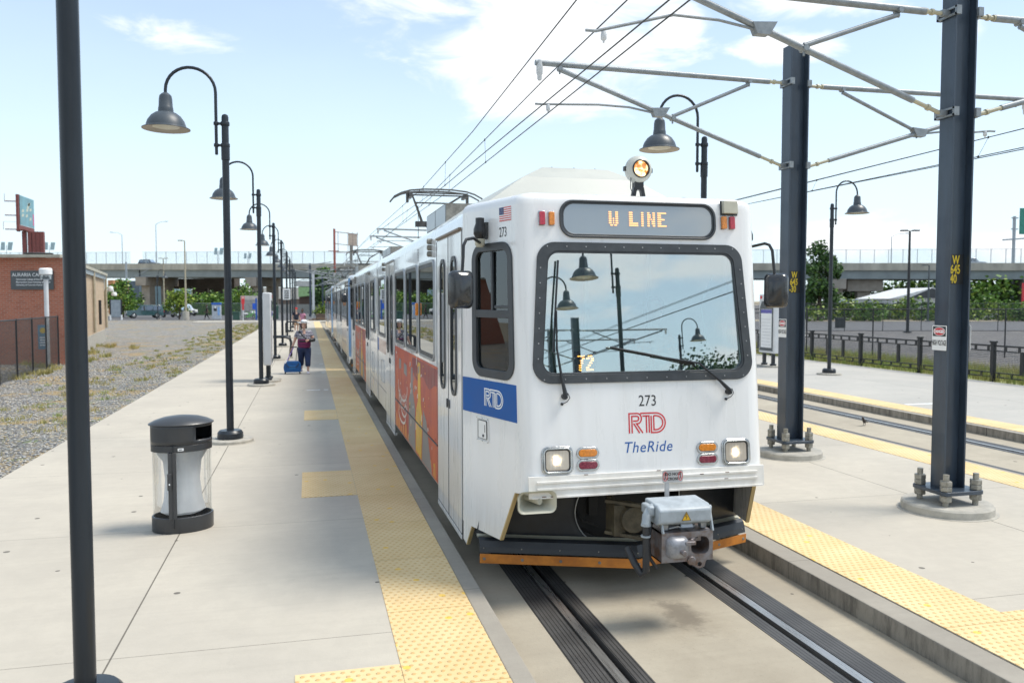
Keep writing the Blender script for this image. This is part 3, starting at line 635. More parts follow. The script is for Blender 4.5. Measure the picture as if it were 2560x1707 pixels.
    for x0,mm in ((1.791,'redlens'),(1.870,'amberlens'),(3.389,'amberlens'),(3.464,'redlens')):
        b=MB(); b.prism(rrect(x0,x0+.055,2.877,2.995,.006),0,.006,Fm); h=b.build('marker_light',M['chrome'],root,bevel=.002)
        b=MB(); b.prism(rrect(x0+.005,x0+.05,2.883,2.989,.008),.006,.03,Fm); b.build('lens',M[mm],h,bevel=.004)
    b=MB(); b.box(3.402,3.535,.01,.05,3.012,3.118,lambda u,w,z:Fm(u,z,w)); b.mt(1).box(3.39,3.55,.0,.012,2.998,3.122,lambda u,w,z:Fm(u,z,w)); b.build('camera_housing',[M['cream'],M['rubber']],root,bevel=.005)
    # --- roof search light
    c=Vector((2.775,6.66,3.405)); b=MB()
    fy=lambda r,a,z:None
    def LA(pr,m,nm,par,n=28):
        b=MB(); b.lathe(pr,fn=lambda x,y,z:(c.x+x,c.y-z,c.z+y),n=n); return b.build(nm,m,par,smooth_=40)
    rl=LA([(.02,-.10),(.075,-.085),(.108,-.04),(.120,.0),(.116,.035),(.098,.062),(.078,.072),(.078,.05)],M['roofw'],'roof_light',root)
    LA([(.078,.05),(.079,.082),(.072,.088),(.067,.082),(.067,.05)],M['black'],'lamp_ring',rl); LA([(.067,.06),(.050,.074),(.001,.080)],M['amberglow'],'lens',rl)
    b=MB(); b.box(c.x-.09,c.x+.09,6.60,6.70,3.135,3.150); b.bar((c.x-.05,6.65,3.15),(c.x-.03,6.65,3.25),.03,.05); b.bar((c.x+.05,6.65,3.15),(c.x+.03,6.65,3.25),.03,.05); b.box(c.x-.04,c.x+.04,6.62,6.69,3.23,3.30); b.tube([(c.x-.08,6.62,3.34),(c.x-.09,6.6,3.24),(c.x-.05,6.62,3.16)],.004,5)
    b.box(c.x-.13,c.x-.115,6.64,6.68,3.39,3.43); b.box(c.x+.115,c.x+.13,6.64,6.68,3.38,3.42)
    b.build('bracket',M['black'],rl,bevel=.003)
    b=MB(); b.lathe([(.04,3.14),(.035,3.165),(.01,3.175)],(3.05,6.8,0),n=14); b.build('roof_stud',M['black'],root); b=MB(); b.lathe([(.045,3.14),(.028,3.20),(.001,3.205)],(3.28,6.8,0),n=14); b.build('roof_stud',M['roofw'],root)
    # --- roof fairing
    b=MB(); L=[[(XC-1.12,7.55,3.14),(XC+1.12,7.55,3.14),(XC+1.12,11.2,3.16),(XC-1.12,11.2,3.16)],[(XC-.60,7.86,3.50),(XC+.60,7.86,3.50),(XC+.62,10.9,3.50),(XC-.62,10.9,3.50)],[(XC-.36,8.05,3.625),(XC+.36,8.05,3.625),(XC+.4,10.6,3.62),(XC-.4,10.6,3.62)],[(XC-.30,8.12,3.64),(XC+.30,8.12,3.64),(XC+.34,10.5,3.635),(XC-.34,10.5,3.635)]]
    V=[p for l in L for p in l]; F=[(i*4+j,i*4+(j+1)%4,(i+1)*4+(j+1)%4,(i+1)*4+j) for i in range(3) for j in range(4)]+[(12,13,14,15)]; b.add(V,F); 
    b.mt(1)
    for x in (-.22,.02,.25): b.lathe([(.012,3.64),(.010,3.65),(.001,3.652)],(XC+x,8.16,0),n=8)
    b.build('roof_fairing',[M['roofw'],M['dark']],root,bevel=.012,seg=2,smooth_=12)
    b=MB()
    for i in range(3): b.box(XC-1.085,XC-1.02,7.9+.2*i,7.96+.2*i,3.175,3.225)
    b.build('fairing_vent',M['dark'],root)
    # --- roof boxes and pantograph
    def rbox(y0,y1,x0=-.70,x1=.95,zt=3.66):
        b=MB(); b.box(XC+x0,XC+x1,y0,y1,3.15,zt); b.mt(1).box(XC+x0-.01,XC+x0,y0+.04,y1-.04,3.42,zt-.02); b.mt(2)
        for k in range(7): b.box(XC+x0-.014,XC+x0-.002,y0+.05,y1-.05,3.18+k*.03,3.195+k*.03)
        b.mt(3).box(XC+x0-.013,XC+x0-.009,(y0+y1)/2-.01,(y0+y1)/2+.01,3.42,zt-.02)
        b.build('roof_box',[M['roofg'],M['alu'],M['dark'],M['ink']],root,bevel=.015)
    rbox(11.9,13.9,x1=1.12,zt=3.70); rbox(20.2,22.4,zt=3.60)
    b=MB(); zt=4.68; yc=17.9
    def bow(dy,dz,r_,a=1.02):
        P=[(-a,-.26),(-a*.93,-.17),(-a*.78,-.09),(-a*.6,-.035),(-a*.3,-.005),(0,0),(a*.3,-.005),(a*.6,-.035),(a*.78,-.09),(a*.93,-.17),(a,-.26)]
        b.tube([(XC+.1+x,yc+dy,zt+z+dz) for x,z in P],r_,8)
    bow(-.18,0,.018); bow(.18,0,.018); 
    for dy in (-.18,.18): b.box(XC+.1-.62,XC+.1+.62,yc+dy-.03,yc+dy+.03,zt-.10,zt-.075)
    for x in (-.6,.6): b.box(XC+.1+x-.03,XC+.1+x+.03,yc-.25,yc+.25,zt-.17,zt-.08)
    for x in (-.66,.66): b.box(XC+.1+x-.025,XC+.1+x+.025,yc-.05,yc+.05,zt-.28,zt-.08)
    ph=b.build('pantograph',M['pantm'],root)
    b=MB(); kn=(XC-.15,yc+.55,3.95)
    b.tube([(XC-.45,yc,zt-.12),(XC-.30,yc+.3,4.3),(XC-.16,yc+.52,4.0)],[.02,.028,.034]); b.tube([(XC+.62,yc,zt-.12),(XC+.2,yc+.3,4.3),(XC+.05,yc+.52,4.0)],[.02,.028,.034]); b.bar((XC-.38,yc+.16,4.42),(XC+.45,yc+.16,4.42),.03,.03)
    b.box(XC-.32,XC+.22,yc+.47,yc+.6,3.93,4.05); b.tube([(XC-.05,yc+.53,4.0),(XC-.05,yc-.7,3.42)],.05,10); b.tube([(XC+.15,yc+.5,3.98),(XC+.2,yc-.6,3.4)],.02)
    b.box(XC-.5,XC+.4,yc-.95,yc-.85,3.3,3.4); b.box(XC-.5,XC+.4,yc+.2,yc+.3,3.3,3.36); 
    for x in (-.4,.3):
        for y in (-.9,.25): b.lathe([(.05,3.16),(.07,3.2),(.05,3.24),(.07,3.28),(.05,3.32)],(XC+x,yc+y,0),n=10)
    b.build('arm',M['pantm'],ph)
    b=MB(); b.tube([(XC-.6,15.8,3.2),(XC-.6,15.8,4.1)],.006,5); b.build('aerial',M['dark'],root)
    # --- windows, doors (both sides, both halves)
    WZ=(1.60,2.735)
    wins=[(8.94,10.21),(10.38,11.63),(11.80,13.06),(14.92,16.25)]; doors=[(7.30,8.70),(13.27,14.72)]
    mir=lambda a,b_:(2*MY-b_,2*MY-a)
    for sg in (-1,1):
        f=Sf(sg)
        for (y0,y1) in wins+[mir(*w) for w in wins]:
            b=MB(); b.ring(rrect(y0,y1,*WZ,.11,6),rrect(y0+.025,y1-.025,WZ[0]+.03,WZ[1]-.03,.09,6),0,.016,f); b.mt(1).ring(rrect(y0+.025,y1-.025,WZ[0]+.03,WZ[1]-.03,.09,6),rrect(y0+.06,y1-.06,WZ[0]+.075,WZ[1]-.075,.07,6),0,.010,f)
            w=b.build('side_window',[M['alu'],M['rubber']],root); b=MB(); b.prism(rrect(y0+.06,y1-.06,WZ[0]+.075,WZ[1]-.075,.07,6),.001,.005,f); b.build('pane',M['sideglass'],w,smooth_=0)
        for (y0,y1) in doors+[mir(*d) for d in doors]:
            ym=(y0+y1)/2
            for k,(a,c_) in enumerate(((y0,ym-.006),(ym+.006,y1))):
                b=MB(); b.prism([(a+.008,.15),(c_-.008,.15),(c_-.008,2.90),(a+.008,2.90)],.0,.008,f)
                b.prism([(a,.095),(c_,.095),(c_,.14),(a,.14)],-.03,.012,f)
                d=b.build('door',M['white'],root,bevel=.002)
                wc=(a+c_)/2+(.03 if k==0 else -.03); b=MB(); o_=rrect(wc-.155,wc+.155,1.375,2.70,.13,7); i_=rrect(wc-.115,wc+.115,1.415,2.66,.10,7); b.ring(o_,i_,.002,.02,f)
                w=b.build('door_window',M['rubber'],d); b=MB(); b.prism(i_,.008,.012,f); b.build('pane',M['doorglass'],w,smooth_=0)
            b=MB(); 
            for yy in (ym-.055,ym+.055): b.prism([(yy+.022*math.cos(t*.524),1.26+.045*math.sin(t*.524)) for t in range(12)],.006,.02,f)
            b.build('door_button',M['rubber'],root)
            b=MB(); b.prism([(ym-.006,.15),(ym+.006,.15),(ym+.006,2.9),(ym-.006,2.9)],.0085,.0115,f); b.prism([(y0-.012,.10),(y0,.10),(y0,2.92),(y0-.012,2.92)],.0,.003,f); b.prism([(y1,.10),(y1+.012,.10),(y1+.012,2.92),(y1,2.92)],.0,.003,f)
            b.prism([(y0,.14),(y1,.14),(y1,.15),(y0,.15)],.0,.009,f); b.build('door_seal',M['rubber'],root)
            b=MB(); b.prism([(y0+.02,2.915),(y1+.0,2.915),(y1+.0,2.94),(y0+.02,2.94)],-.01,.028,f); b.build('drip_rail',mat('worn drip rail',(.22,.17,.13),.5) if full and sg<0 and y0<8 else M['alu'],root,bevel=.006)
        # lower details: panel joints, hatches
        b=MB()
        for y0,y1 in ((8.76,13.2),(2*MY-13.2,2*MY-8.76)): b.prism([(y0,.70),(y1,.70),(y1,.715),(y0,.715)],.0,.012,f)
        for y0,y1 in ((14.78,16.6),(2*MY-16.6,2*MY-14.78)): b.prism([(y0,.62),(y1,.62),(y1,.628),(y0,.628)],.0,.003,f)
        for yy in (16.50,8.78): b.prism([(yy,.3),(yy+.012,.3),(yy+.012,2.9),(yy,2.9)],.0,.003,f)
        b.build('panel_joint',M['rubber'],root,smooth_=0)
        for y0,z0,w_,h_ in ((15.2,.75,.55,.42),(17.6,.75,.5,.42)):
            b=MB(); b.ring(rrect(y0,y0+w_,z0,z0+h_,.02),rrect(y0+.02,y0+w_-.02,z0+.02,z0+h_-.02,.015),0,.006,f); b.build('hatch',M['alu'],root)
        # trio of indicator lamps and vents over the windows
        for (yy,zs) in ((9.18,(2.80,2.87,2.94)),(15.0,(2.84,2.93)),(18.6,(2.88,)),(24.2,(2.80,2.87,2.94))):
            for zz in zs:
                b=MB(); b.lathe([(.032,0),(.032,.05),(.02,.06),(.001,.061)],fn=lambda x,y,z,yy=yy,zz=zz:(XC+sg*(HW-.01+z),yy+x,zz+y),n=12); b.build('indicator_lamp',M['roofg'],root)
        b=MB()
        for k in range(8): b.box(XC+sg*(HW-.01),XC+sg*(HW+.002),10.28,10.36,2.77+k*.02,2.78+k*.02) if sg>0 else b.box(XC-HW-.002,XC-HW+.01,10.28,10.36,2.77+k*.02,2.78+k*.02)
        b.build('vent',M['dark'],root,smooth_=0)
        for yy in (10.295,23.1):
            b=MB(); b.prism(rrect(yy-.04,yy+.04,2.09,2.25,.025),.008,.045,f); b.build('side_marker',M['amberlens'],root,bevel=.01)
    # --- underframe and bogies
    b=MB(); b.box(XC-1.08,XC+1.08,7.3,26,-.02,.30); b.box(XC-.75,XC+.75,7.1,7.3,.05,.5); b.build('underframe',M['dark'],root)
    for yc_ in (9.6,16.7,23.8):
        b=MB(); b.box(XC-.9,XC+.9,yc_-1.2,yc_+1.2,-.05,.16)
        for sg in (-1,1): b.box(XC+sg*1.0-.1,XC+sg*1.0+.1,yc_-1.35,yc_+1.35,-.03,.14)
        bg=b.build('bogie',M['dark'],root,bevel=.02)
        for dy in (-.9,.9):
            for sg in (-1,1):
                b=MB(); b.lathe([(.30,-.05),(.31,0),(.28,.02),(.28,.05),(.12,.06),(.1,.09),(.001,.09)],fn=lambda x,y,z,sg=sg,dy=dy:(XC+sg*(.75+z),yc_+dy+x,.155+y),n=20); b.build('wheel',M['railside'],bg)
    # --- mirrors
    for sg in (-1,1):
        hx=XC+(1.225 if sg>0 else -1.49); b=MB()
        mnt=Vector(Sd(sg)(.44,2.86,0))
        b.box(mnt.x-.03,mnt.x+.05,mnt.y-.03,mnt.y+.03,2.80,2.94) if sg<0 else b.box(mnt.x-.05,mnt.x+.03,mnt.y-.03,mnt.y+.03,2.80,2.94)
        b.lathe([(.035,2.80),(.055,2.84),(.055,2.88),(.038,2.93),(.038,2.975),(.012,2.98)],(mnt.x+sg*.06,mnt.y-.02,0),n=12)
        b.mt(1).lathe([(.03,2.73),(.042,2.75),(.045,2.80)],(mnt.x+sg*.06,mnt.y-.02,0),n=12); b.mt(0)
        p=(mnt.x+sg*.06,mnt.y-.03,2.765)
        b.tube([p,(hx+sg*-(.10 if sg<0 else .03),6.42,2.775),(hx+sg*-(.035 if sg<0 else .01),6.38,2.76),(hx+sg*-.005,6.34,2.71),(hx,6.33,2.62),(hx+sg*.01,6.32,2.50)],.013,8)
        ma=b.build('mirror_arm',[M['black'],M['cream']],root)
        b=MB(); an=R(18 if sg<0 else -32); cx,cy,cz=hx+sg*.02,6.31,2.365
        def mf(u,v,w): return (cx+u*math.cos(an)-w*math.sin(an)*-1,cy+u*math.sin(an)-w*math.cos(an),cz+v)
        base=[rrect(-.098,.098,-.145,.145,.045,6),rrect(-.100,.100,-.148,.148,.045,6),rrect(-.085,.085,-.13,.13,.05,6),rrect(-.05,.05,-.09,.09,.045,6)]
        ws_=(-.03,.01,.045,.065); n=len(base[0]); V=[mf(u,v,w) for L_,w in zip(base,ws_) for u,v in L_]
        b.add(V,[(i*n+j,i*n+(j+1)%n,(i+1)*n+(j+1)%n,(i+1)*n+j) for i in range(3) for j in range(n)]+[tuple(range(n)),tuple(range(3*n,4*n))])
        b.build('mirror_head',M['mirrorback'],ma,smooth_=60)
    # --- wipers
    for pts,arm in ((((1.935,2.60),(1.905,2.25),(1.875,1.87)),((1.905,2.2),(1.90,1.9),(1.935,1.66),(1.962,1.53))),(((2.357,1.905),(2.75,1.83),(3.086,1.752)),((2.75,1.825),(3.12,1.765),(3.30,1.62),(3.395,1.53)))):
        b=MB(); b.tube([Fm(x,z,.035) for x,z in pts],.0085,6); b.tube([Fm(x,z,.02) for x,z in pts],.005,6); b.tube([Fm(x,z,.05) for x,z in arm],[.007,.009,.012,.020],8)
        x,z=arm[-1]; b.lathe([(.024,0),(.024,.03),(.016,.055)],fn=lambda a,c_,w:Fm(x+a,z-.01+c_,w),n=10); s_=1
        b.tube([Fm(x+.02,z+.02,.04),Fm(x+.04,z-.02,.03),Fm(x+.02,z-.05,.02),Fm(x-.02,z-.07,.01)],.0035,5); b.lathe([(.011,0),(.011,.012)],fn=lambda a,c_,w:Fm(x-.02+a,z-.07+c_,w),n=8)
        b.build('wiper',M['black'],root)
    # --- lower nose: dark aprons, V plow
    def VP(x,k=0): return 6.33+.37*abs(x-XC)+k     # plan line of the plow
    b=MB(); n=17; xs=[XC-1.265+2.53*i/(n-1) for i in range(n)]
    prof=[(0,.03),(-.008,.112),(.0,.122),(.012,.165),(.035,.215),(.075,.236)]
    V=[(x,VP(x)+dy,z) for dy,z in prof for x in xs]
    b.add(V,[(i*n+j,i*n+j+1,(i+1)*n+j+1,(i+1)*n+j) for i in range(2,5) for j in range(n-1)]); b.mt(1); b.add(V,[(i*n+j,i*n+j+1,(i+1)*n+j+1,(i+1)*n+j) for i in range(0,1) for j in range(n-1)]); b.mt(3); b.add(V,[(4*n+j,4*n+j+1,5*n+j+1,5*n+j) for j in range(n-1)]) if False else None
    b.mt(2)
    for i in range(9):
        x=XC-1.23+i*.3075; b.lathe([(.014,0),(.012,.008),(.001,.009)],fn=lambda a,c_,w,x=x:(x+a,VP(x)-.008-w,.07+c_),n=8); b.lathe([(.008,0),(.007,.006),(.001,.007)],fn=lambda a,c_,w,x=x:(x+a,VP(x)+.015-w,.155+c_),n=6)
    pl=b.build('plow',[M['apron'],M['orange'],M['roofg']],root,smooth_=0)
    so_=pl.modifiers.new('solid','SOLIDIFY'); so_.thickness=.006
    b=MB(); prof=[(.105,.237),(.15,.245)]; b.add([(x,VP(x)+dy,z) for dy,z in prof for x in xs],[(j,j+1,n+j+1,n+j) for j in range(n-1)]); b.add([(x,VP(x)+dy,z) for dy,z in ((.10,.225),(.15,.232)) for x in xs],[(j,j+1,n+j+1,n+j) for j in range(n-1)]); b.build('plow_ledge',M['cream'],root)
    # rubber aprons either side of the coupler opening
    b=MB(); 
    def AP(x,z): return (x,VP(x,.13)+.04-.10*(z-.18),z)
    NL=14
    for sg,cut in ((-1,1),(1,1)):
        rows=[]
        for i in range(13):
            z=.22+i*(.80-.22)/12; t=(z-.22)/.58
            xin=(2.33-.12*math.sin(math.pi*min(1,t*1.0)**.8)) if sg<0 else 3.14+.05*math.sin(math.pi*t)
            xo=(XC+sg*(1.27-.12*t))
            rows.append([Vector(AP(xin+(xo-xin)*j/NL,z)) for j in range(NL+1)])
        V=[p for r_ in rows for p in r_]; m_=NL+1; b=MB()
        b.add(V,[(i*m_+j,i*m_+j+1,(i+1)*m_+j+1,(i+1)*m_+j) for i in range(12) for j in range(NL)])
        ap=b.build('apron',M['apron'],root,smooth_=60); so_=ap.modifiers.new('solid','SOLIDIFY'); so_.thickness=.008
        b=MB(); b.tube([r_[0]+Vector((0,-.004,0)) for r_ in rows],.006,6); b.build('apron_edge',M['alu'],ap)
        f=Sd(sg)
        for tr in ([(.596,.296),(.832,.742)],[(.055,.081),(.146,.274)]): b=MB(); b.ribbon(tr,.012,-.032,.001,f); b.build('edge_trim',M['tan'],root)
    # horn loudspeaker under the left corner
    if full:
        b=MB(); hc=(1.705,6.20,.715); 
        def hf(u,v,w): return (hc[0]+u,hc[1]-w,hc[2]+v)
        Ls=[(rrect(-.155,.155,-.085,.085,.05,6),.16),(rrect(-.145,.145,-.077,.077,.045,6),.155),(rrect(-.10,.10,-.05,.05,.04,6),.05),(rrect(-.04,.04,-.03,.03,.025,6),-.03)]
        n_=len(Ls[0][0]); V=[hf(u,v,w) for L_,w in Ls for u,v in L_]; b.add(V,[(i*n_+j,i*n_+(j+1)%n_,(i+1)*n_+(j+1)%n_,(i+1)*n_+j) for i in range(3) for j in range(n_)]+[tuple(range(3*n_,4*n_))])
        V=[hf(u*1.03,v*1.03,w-.012) for L_,w in Ls for u,v in L_]; b.add(V,[(i*n_+j,i*n_+(j+1)%n_,(i+1)*n_+(j+1)%n_,(i+1)*n_+j) for i in range(3) for j in range(n_)])
        b.tube([hf(-.05,.02,.0),hf(.03,.0,.13)],[.030,.026],12); b.build('horn',M['cream'],root,smooth_=50)
    # running gear glimpsed through the opening
    b=MB(); b.box(2.26,2.34,6.75,6.85,.28,.62); b.tube([(2.2,6.8,.55),(2.3,6.7,.36),(2.45,6.72,.30)],.012); b.box(2.36,2.44,6.7,6.78,.40,.66); b.mt(1).box(2.46,2.50,6.45,6.55,.30,.62); b.bar((2.38,6.35,.62),(2.72,6.1,.60),.05,.03); b.bar((2.38,6.35,.36),(2.72,6.1,.33),.05,.03); b.box(2.42,2.52,6.25,6.45,.34,.60); b.lathe([(.11,-.1),(.12,.1)],fn=lambda x,y,z:(2.58+x,6.3+z,.48+y),n=16)
    b.mt(0).bar((2.2,6.75,.30),(2.62,6.5,.12),.05,.05); b.box(2.3,3.1,6.9,7.0,.1,.7); b.box(2.25,3.15,6.72,6.78,.60,.75)
    b.build('running_gear',[M['dark'],mat('greasy khaki steel',(.10,.085,.055),.55,var=.25,vs_=14)] if full else [M['dark'],M['dark']],root,bevel=.006)
    return root,Fm,Sd,Sf
hl=bpy.data.materials.new('headlamp lens'); hl.use_nodes=True; t=hl.node_tree; p=t.nodes['Principled BSDF']; g=nd(t,'ShaderNodeNewGeometry'); q=noi(t,g.outputs['Position'],30,3,.5)
tc_=nd(t,'ShaderNodeTexCoord'); sx_=nd(t,'ShaderNodeSeparateXYZ'); lk(t,tc_.outputs['Generated'],sx_.inputs[0]); a_=mth(t,'MULTIPLY',mth(t,'SUBTRACT',sx_.outputs[0],.46),1.25); b_=mth(t,'SUBTRACT',sx_.outputs[2],.50); d_=mth(t,'SQRT',mth(t,'ADD',mth(t,'MULTIPLY',a_,a_),mth(t,'MULTIPLY',b_,b_)))
d_=mth(t,'ADD',d_,mth(t,'MULTIPLY',mth(t,'SUBTRACT',q,.5),.35)); fl=mth(t,'FRACT',mth(t,'MULTIPLY',sx_.outputs[0],7)); rib=smooth(t,mth(t,'ABSOLUTE',mth(t,'SUBTRACT',fl,.5)),.3,.5)
lk(t,mixc(t,mth(t,'MULTIPLY',rib,.5),mixc(t,smooth(t,d_,.1,.5),(.92,.88,.80),(.50,.46,.40)),(.42,.38,.33)),p.inputs['Base Color']); p.inputs['Roughness'].default_value=.15; p.inputs['Metallic'].default_value=.25; p.inputs['Coat Weight'].default_value=1
lk(t,mixc(t,smooth(t,d_,.06,.30),(1,.95,.84),(1,.62,.25)),p.inputs['Emission Color']); lk(t,smooth(t,d_,.05,.36,.95,.02),p.inputs['Emission Strength']); M['headlens']=hl
am=bpy.data.materials.new('amber lamp glow'); am.use_nodes=True; t=am.node_tree; p=t.nodes['Principled BSDF']; g=nd(t,'ShaderNodeNewGeometry'); q=noi(t,g.outputs['Position'],22,4,.6)
lk(t,mixc(t,smooth(t,q,.4,.65),(.55,.2,.04),(.95,.75,.45)),p.inputs['Base Color']); p.inputs['Roughness'].default_value=.15; p.inputs['Coat Weight'].default_value=1
lk(t,mixc(t,smooth(t,q,.40,.66),(1,.36,.08),(1,.80,.45)),p.inputs['Emission Color']); lk(t,smooth(t,q,.38,.64,.22,1.3),p.inputs['Emission Strength']); M['amberglow']=am
M['mirrorback']=mat('mirror shell',(.022,.026,.032),.22,var=.15,vs_=12,coat=.4)
proto,Fm,Sd,Sf=make_car(True)
tag(proto,'front white light rail car with a W LINE sign and lit headlights','train car',group='coupled light rail cars')
SHARED_SKIP=('sign_letters','run_number_box','horn','roof_light')
car2=copy_tree(proto,None,SHARED_SKIP); car2.location.y+=21.55
tag(car2,'second light rail car coupled behind the front car, blue corner post beside its black mirror','train car')
car3=copy_tree(proto,None,SHARED_SKIP); car3.location.y+=43.1
tag(car3,'rearmost light rail car of the train, farthest away along the platform','train car')
# blue corner wraps on the rear cars
for c_,q in ((car2,21.55),(car3,43.1)):
    b=MB(); f=Sd(-1); b.prism([(0.0,.35),(.22,.35),(.22,3.04),(0.0,3.04)],.002,.005,lambda u,v,w:(f(u,v,w)[0],f(u,v,w)[1]+q,v)); b.prism([(7.26,.30),(7.285,.30),(7.285,2.9),(7.26,2.9)],.002,.005,lambda u,v,w:(XC-HW-w,u+q,v)); b.build('blue_post',mat('sky blue wrap',(.08,.30,.62),.35,coat=.4),c_)
# --- coupler on the leading car
b=MB(); x0,x1,y0,y1,z0,z1=2.480,2.890,5.45,5.72,.365,.585
b.plate([[(x0,z0),(x1,z0),(x1,z1),(x0,z1)],rrect(x0+.235,x1-.03,z0+.045,z1-.04,.05,6)],y0,y0+.012,lambda u,v,w:(u,w,v))
b.box(x0,x0+.01,y0+.012,y1,z0,z1); b.box(x1-.01,x1,y0+.012,y1,z0,z1); b.box(x0,x1,y0+.012,y1,z1-.012,z1); b.box(x0,x1,y0+.012,y1,z0,z0+.012); b.box(x0,x1,y1-.02,y1,z0,z1); b.box(x0+.21,x0+.225,y0+.012,y1,z0,z1)
L_=[(rrect(x0+.235,x1-.03,z0+.045,z1-.04,.05,6),y0+.002),(rrect(x0+.26,x1-.05,z0+.075,z1-.07,.04,6),y0+.16)]; n_=len(L_[0][0]); b.add([(u,w,v) for l,w in L_ for u,v in l],[(j,(j+1)%n_,n_+(j+1)%n_,n_+j) for j in range(n_)]+[tuple(range(n_,2*n_))])
cp=b.build('coupler',M['steelrust'],proto,bevel=.004,fix=True)
b=MB(); L_=[(rrect(x0+.035,x0+.205,z0+.03,z1-.025,.045,6),0),(rrect(x0+.04,x0+.20,z0+.035,z1-.03,.045,6),-.03),(rrect(x0+.055,x0+.185,z0+.05,z1-.04,.045,6),-.055),(rrect(x0+.085,x0+.165,z0+.075,z1-.07,.035,6),-.068),(rrect(x0+.11,x0+.15,z0+.09,z1-.09,.018,6),-.07)]
n_=len(L_[0][0]); b.add([(u,y0+w,v) for l,w in L_ for u,v in l],[(i*n_+j,i*n_+(j+1)%n_,(i+1)*n_+(j+1)%n_,(i+1)*n_+j) for i in range(4) for j in range(n_)]+[tuple(range(4*n_,5*n_))]); b.build('coupler_cone',mat('worn silver cone',(.34,.35,.38),.42,metal=.35,var=.2,vs_=15),cp,smooth_=50)
b=MB(); b.lathe([(.02,0),(.02,.05)],fn=lambda x,y,z:(x0+.13+x,y0-.065-z,z0+.095+y),n=12); b.box(x0+.16,x0+.24,y0-.07,y0-.02,z0+.14,z0+.165); b.box(x0+.28,x0+.34,y0+.05,y0+.1,z0+.13,z0+.20); b.tube([(x0+.22,y0-.02,z0+.16),(x0+.31,y0+.05,z0+.17)],.012)
b.lathe([(.035,0),(.03,.015)],fn=lambda x,y,z:(x0+.235+x,y0-z,z0+.005+y),n=16); b.plate([[(x0+.20,z0+.0),(x0+.36,z0+.0),(x0+.34,z0-.05),(x0+.30,z0-.06),(x0+.27,z0-.045)],[(x0+.305+.018*math.cos(a*.785),z0-.028+.018*math.sin(a*.785)) for a in range(8)]],y0,y0+.03,lambda u,v,w:(u,w,v)); b.build('coupler_hook',M['steelrust'],cp,bevel=.003)
b=MB(); b.prism([(y0+.03,.635),(y0-.02,.66),(y0-.02,.755),(y0+.03,.785),(y0+.25,.795),(y0+.25,.77),(y0+.25,.64)],x0-.03,x1-.02,lambda u,v,w:(w,u,v)); b.box(x0-.08,x0-.03,y0+.05,y0+.2,.70,.775); hd=b.build('coupler_hood',M['steelg'],cp,bevel=.014,seg=3)
b=MB(); b.prism([(2.625,.675),(2.70,.675),(2.6625,.742)],0,.002,lambda u,v,w:(u,y0-.0215-w,v)); b.mt(1).ribbon([(2.664,.726),(2.655,.708),(2.668,.705),(2.66,.686)],.004,.002,.003,lambda u,v,w:(u,y0-.0215-w,v)); b.ring([(2.625,.675),(2.70,.675),(2.6625,.742)],[(2.630,.678),(2.695,.678),(2.6625,.735)],.002,.0028,lambda u,v,w:(u,y0-.0215-w,v)); b.build('warning_triangle',[mat('warning yellow',(.72,.42,.01),.5),M['ink']],hd,smooth_=0)
b=MB()
for xx in (x0+.01,x1-.005): b=MB(); b.bar((xx,y0+.06,.75),(xx+.0,y0+.0,.58),.014,.03); b.build('hood_link',M['steelg'],cp,bevel=.003)
b=MB(); b.lathe([(.016,0),(.02,.01),(.02,.02),(.008,.025)],fn=lambda x,y,z:(x1+z,y0+.08+x,.735+y),n=10); b.lathe([(.016,0),(.02,.01),(.02,.02),(.008,.025)],fn=lambda x,y,z:(x0-.05-z,y0+.08+x,.72+y),n=10)
b.build('hinge_knob',M['steelg'],cp,bevel=.003)
b=MB(); b.box(x0+.03,x0+.075,y0+.05,y0+.1,.59,.64); b.box(x1-.075,x1-.03,y0+.05,y0+.1,.59,.64); b.box(x0+.1,x1-.1,y0+.09,y0+.2,.585,.61); b.tube([(x0+.08,y0+.06,.60),(x0+.15,y0+.05,.615),(x0+.18,y0+.06,.60)],.01); b.lathe([(.04,0),(.04,.1)],fn=lambda x,y,z:(2.66+z,y0+.1+x,.60+y),n=10); b.build('contact_block',M['alu'],cp,bevel=.004)
b=MB(); b.tube([(x0+.0,y0+.12,.755),(x0-.05,y0+.10,.745),(x0-.085,y0+.08,.70),(x0-.095,y0+.07,.64)],.034,14); b.mt(1).tube([(x0-.095,y0+.07,.64),(x0-.095,y0+.06,.50),(x0-.10,y0+.05,.38),(x0-.095,y0+.06,.30),(x0-.115,y0+.09,.26),(x0-.15,y0+.14,.33),(x0-.17,y0+.24,.42)],.027,14)
b.mt(0).lathe([(.037,.63),(.037,.645)],(x0-.095,y0+.07,0),n=14); b.lathe([(.036,.55),(.036,.562)],(x0-.098,y0+.065,0),n=14)
b.mt(1).tube([(x0-.02,y0+.15,.62),(x0-.05,y0+.12,.5),(x0-.05,y0+.1,.38),(x0+.0,y0+.08,.30)],.014,8); b.build('coupler_hose',[M['steelg'],mat('black hose',(.03,.032,.036),.5)],cp,smooth_=50)
b=MB(); b.bar((2.655,y0+.30,.77),(2.655,y0+.30,.98),.035,.012); b.mt(0).prism(rrect(2.615,2.785,.885,.985,.02),-.30,-.292,lambda u,v,w:(u,5.45-w,v))
dn=b.build('do_not_cross_plate',mat('grey plate',(.50,.50,.50),.45),cp,bevel=.002)
gm=lambda u,v,w:(u,5.742-w,v)
b=MB(); b.text('DO NOT',.030,2.70,.942,0,.001,gm,align='CENTER',bold=.001); b.text('CROSS',.030,2.70,.905,0,.001,gm,align='CENTER',bold=.001)
for cx in (2.637,2.763): b.ribbon([(cx,.965),(cx,.93),(cx-.006,.91)],.006,0,.001,gm)
b.mt(1)
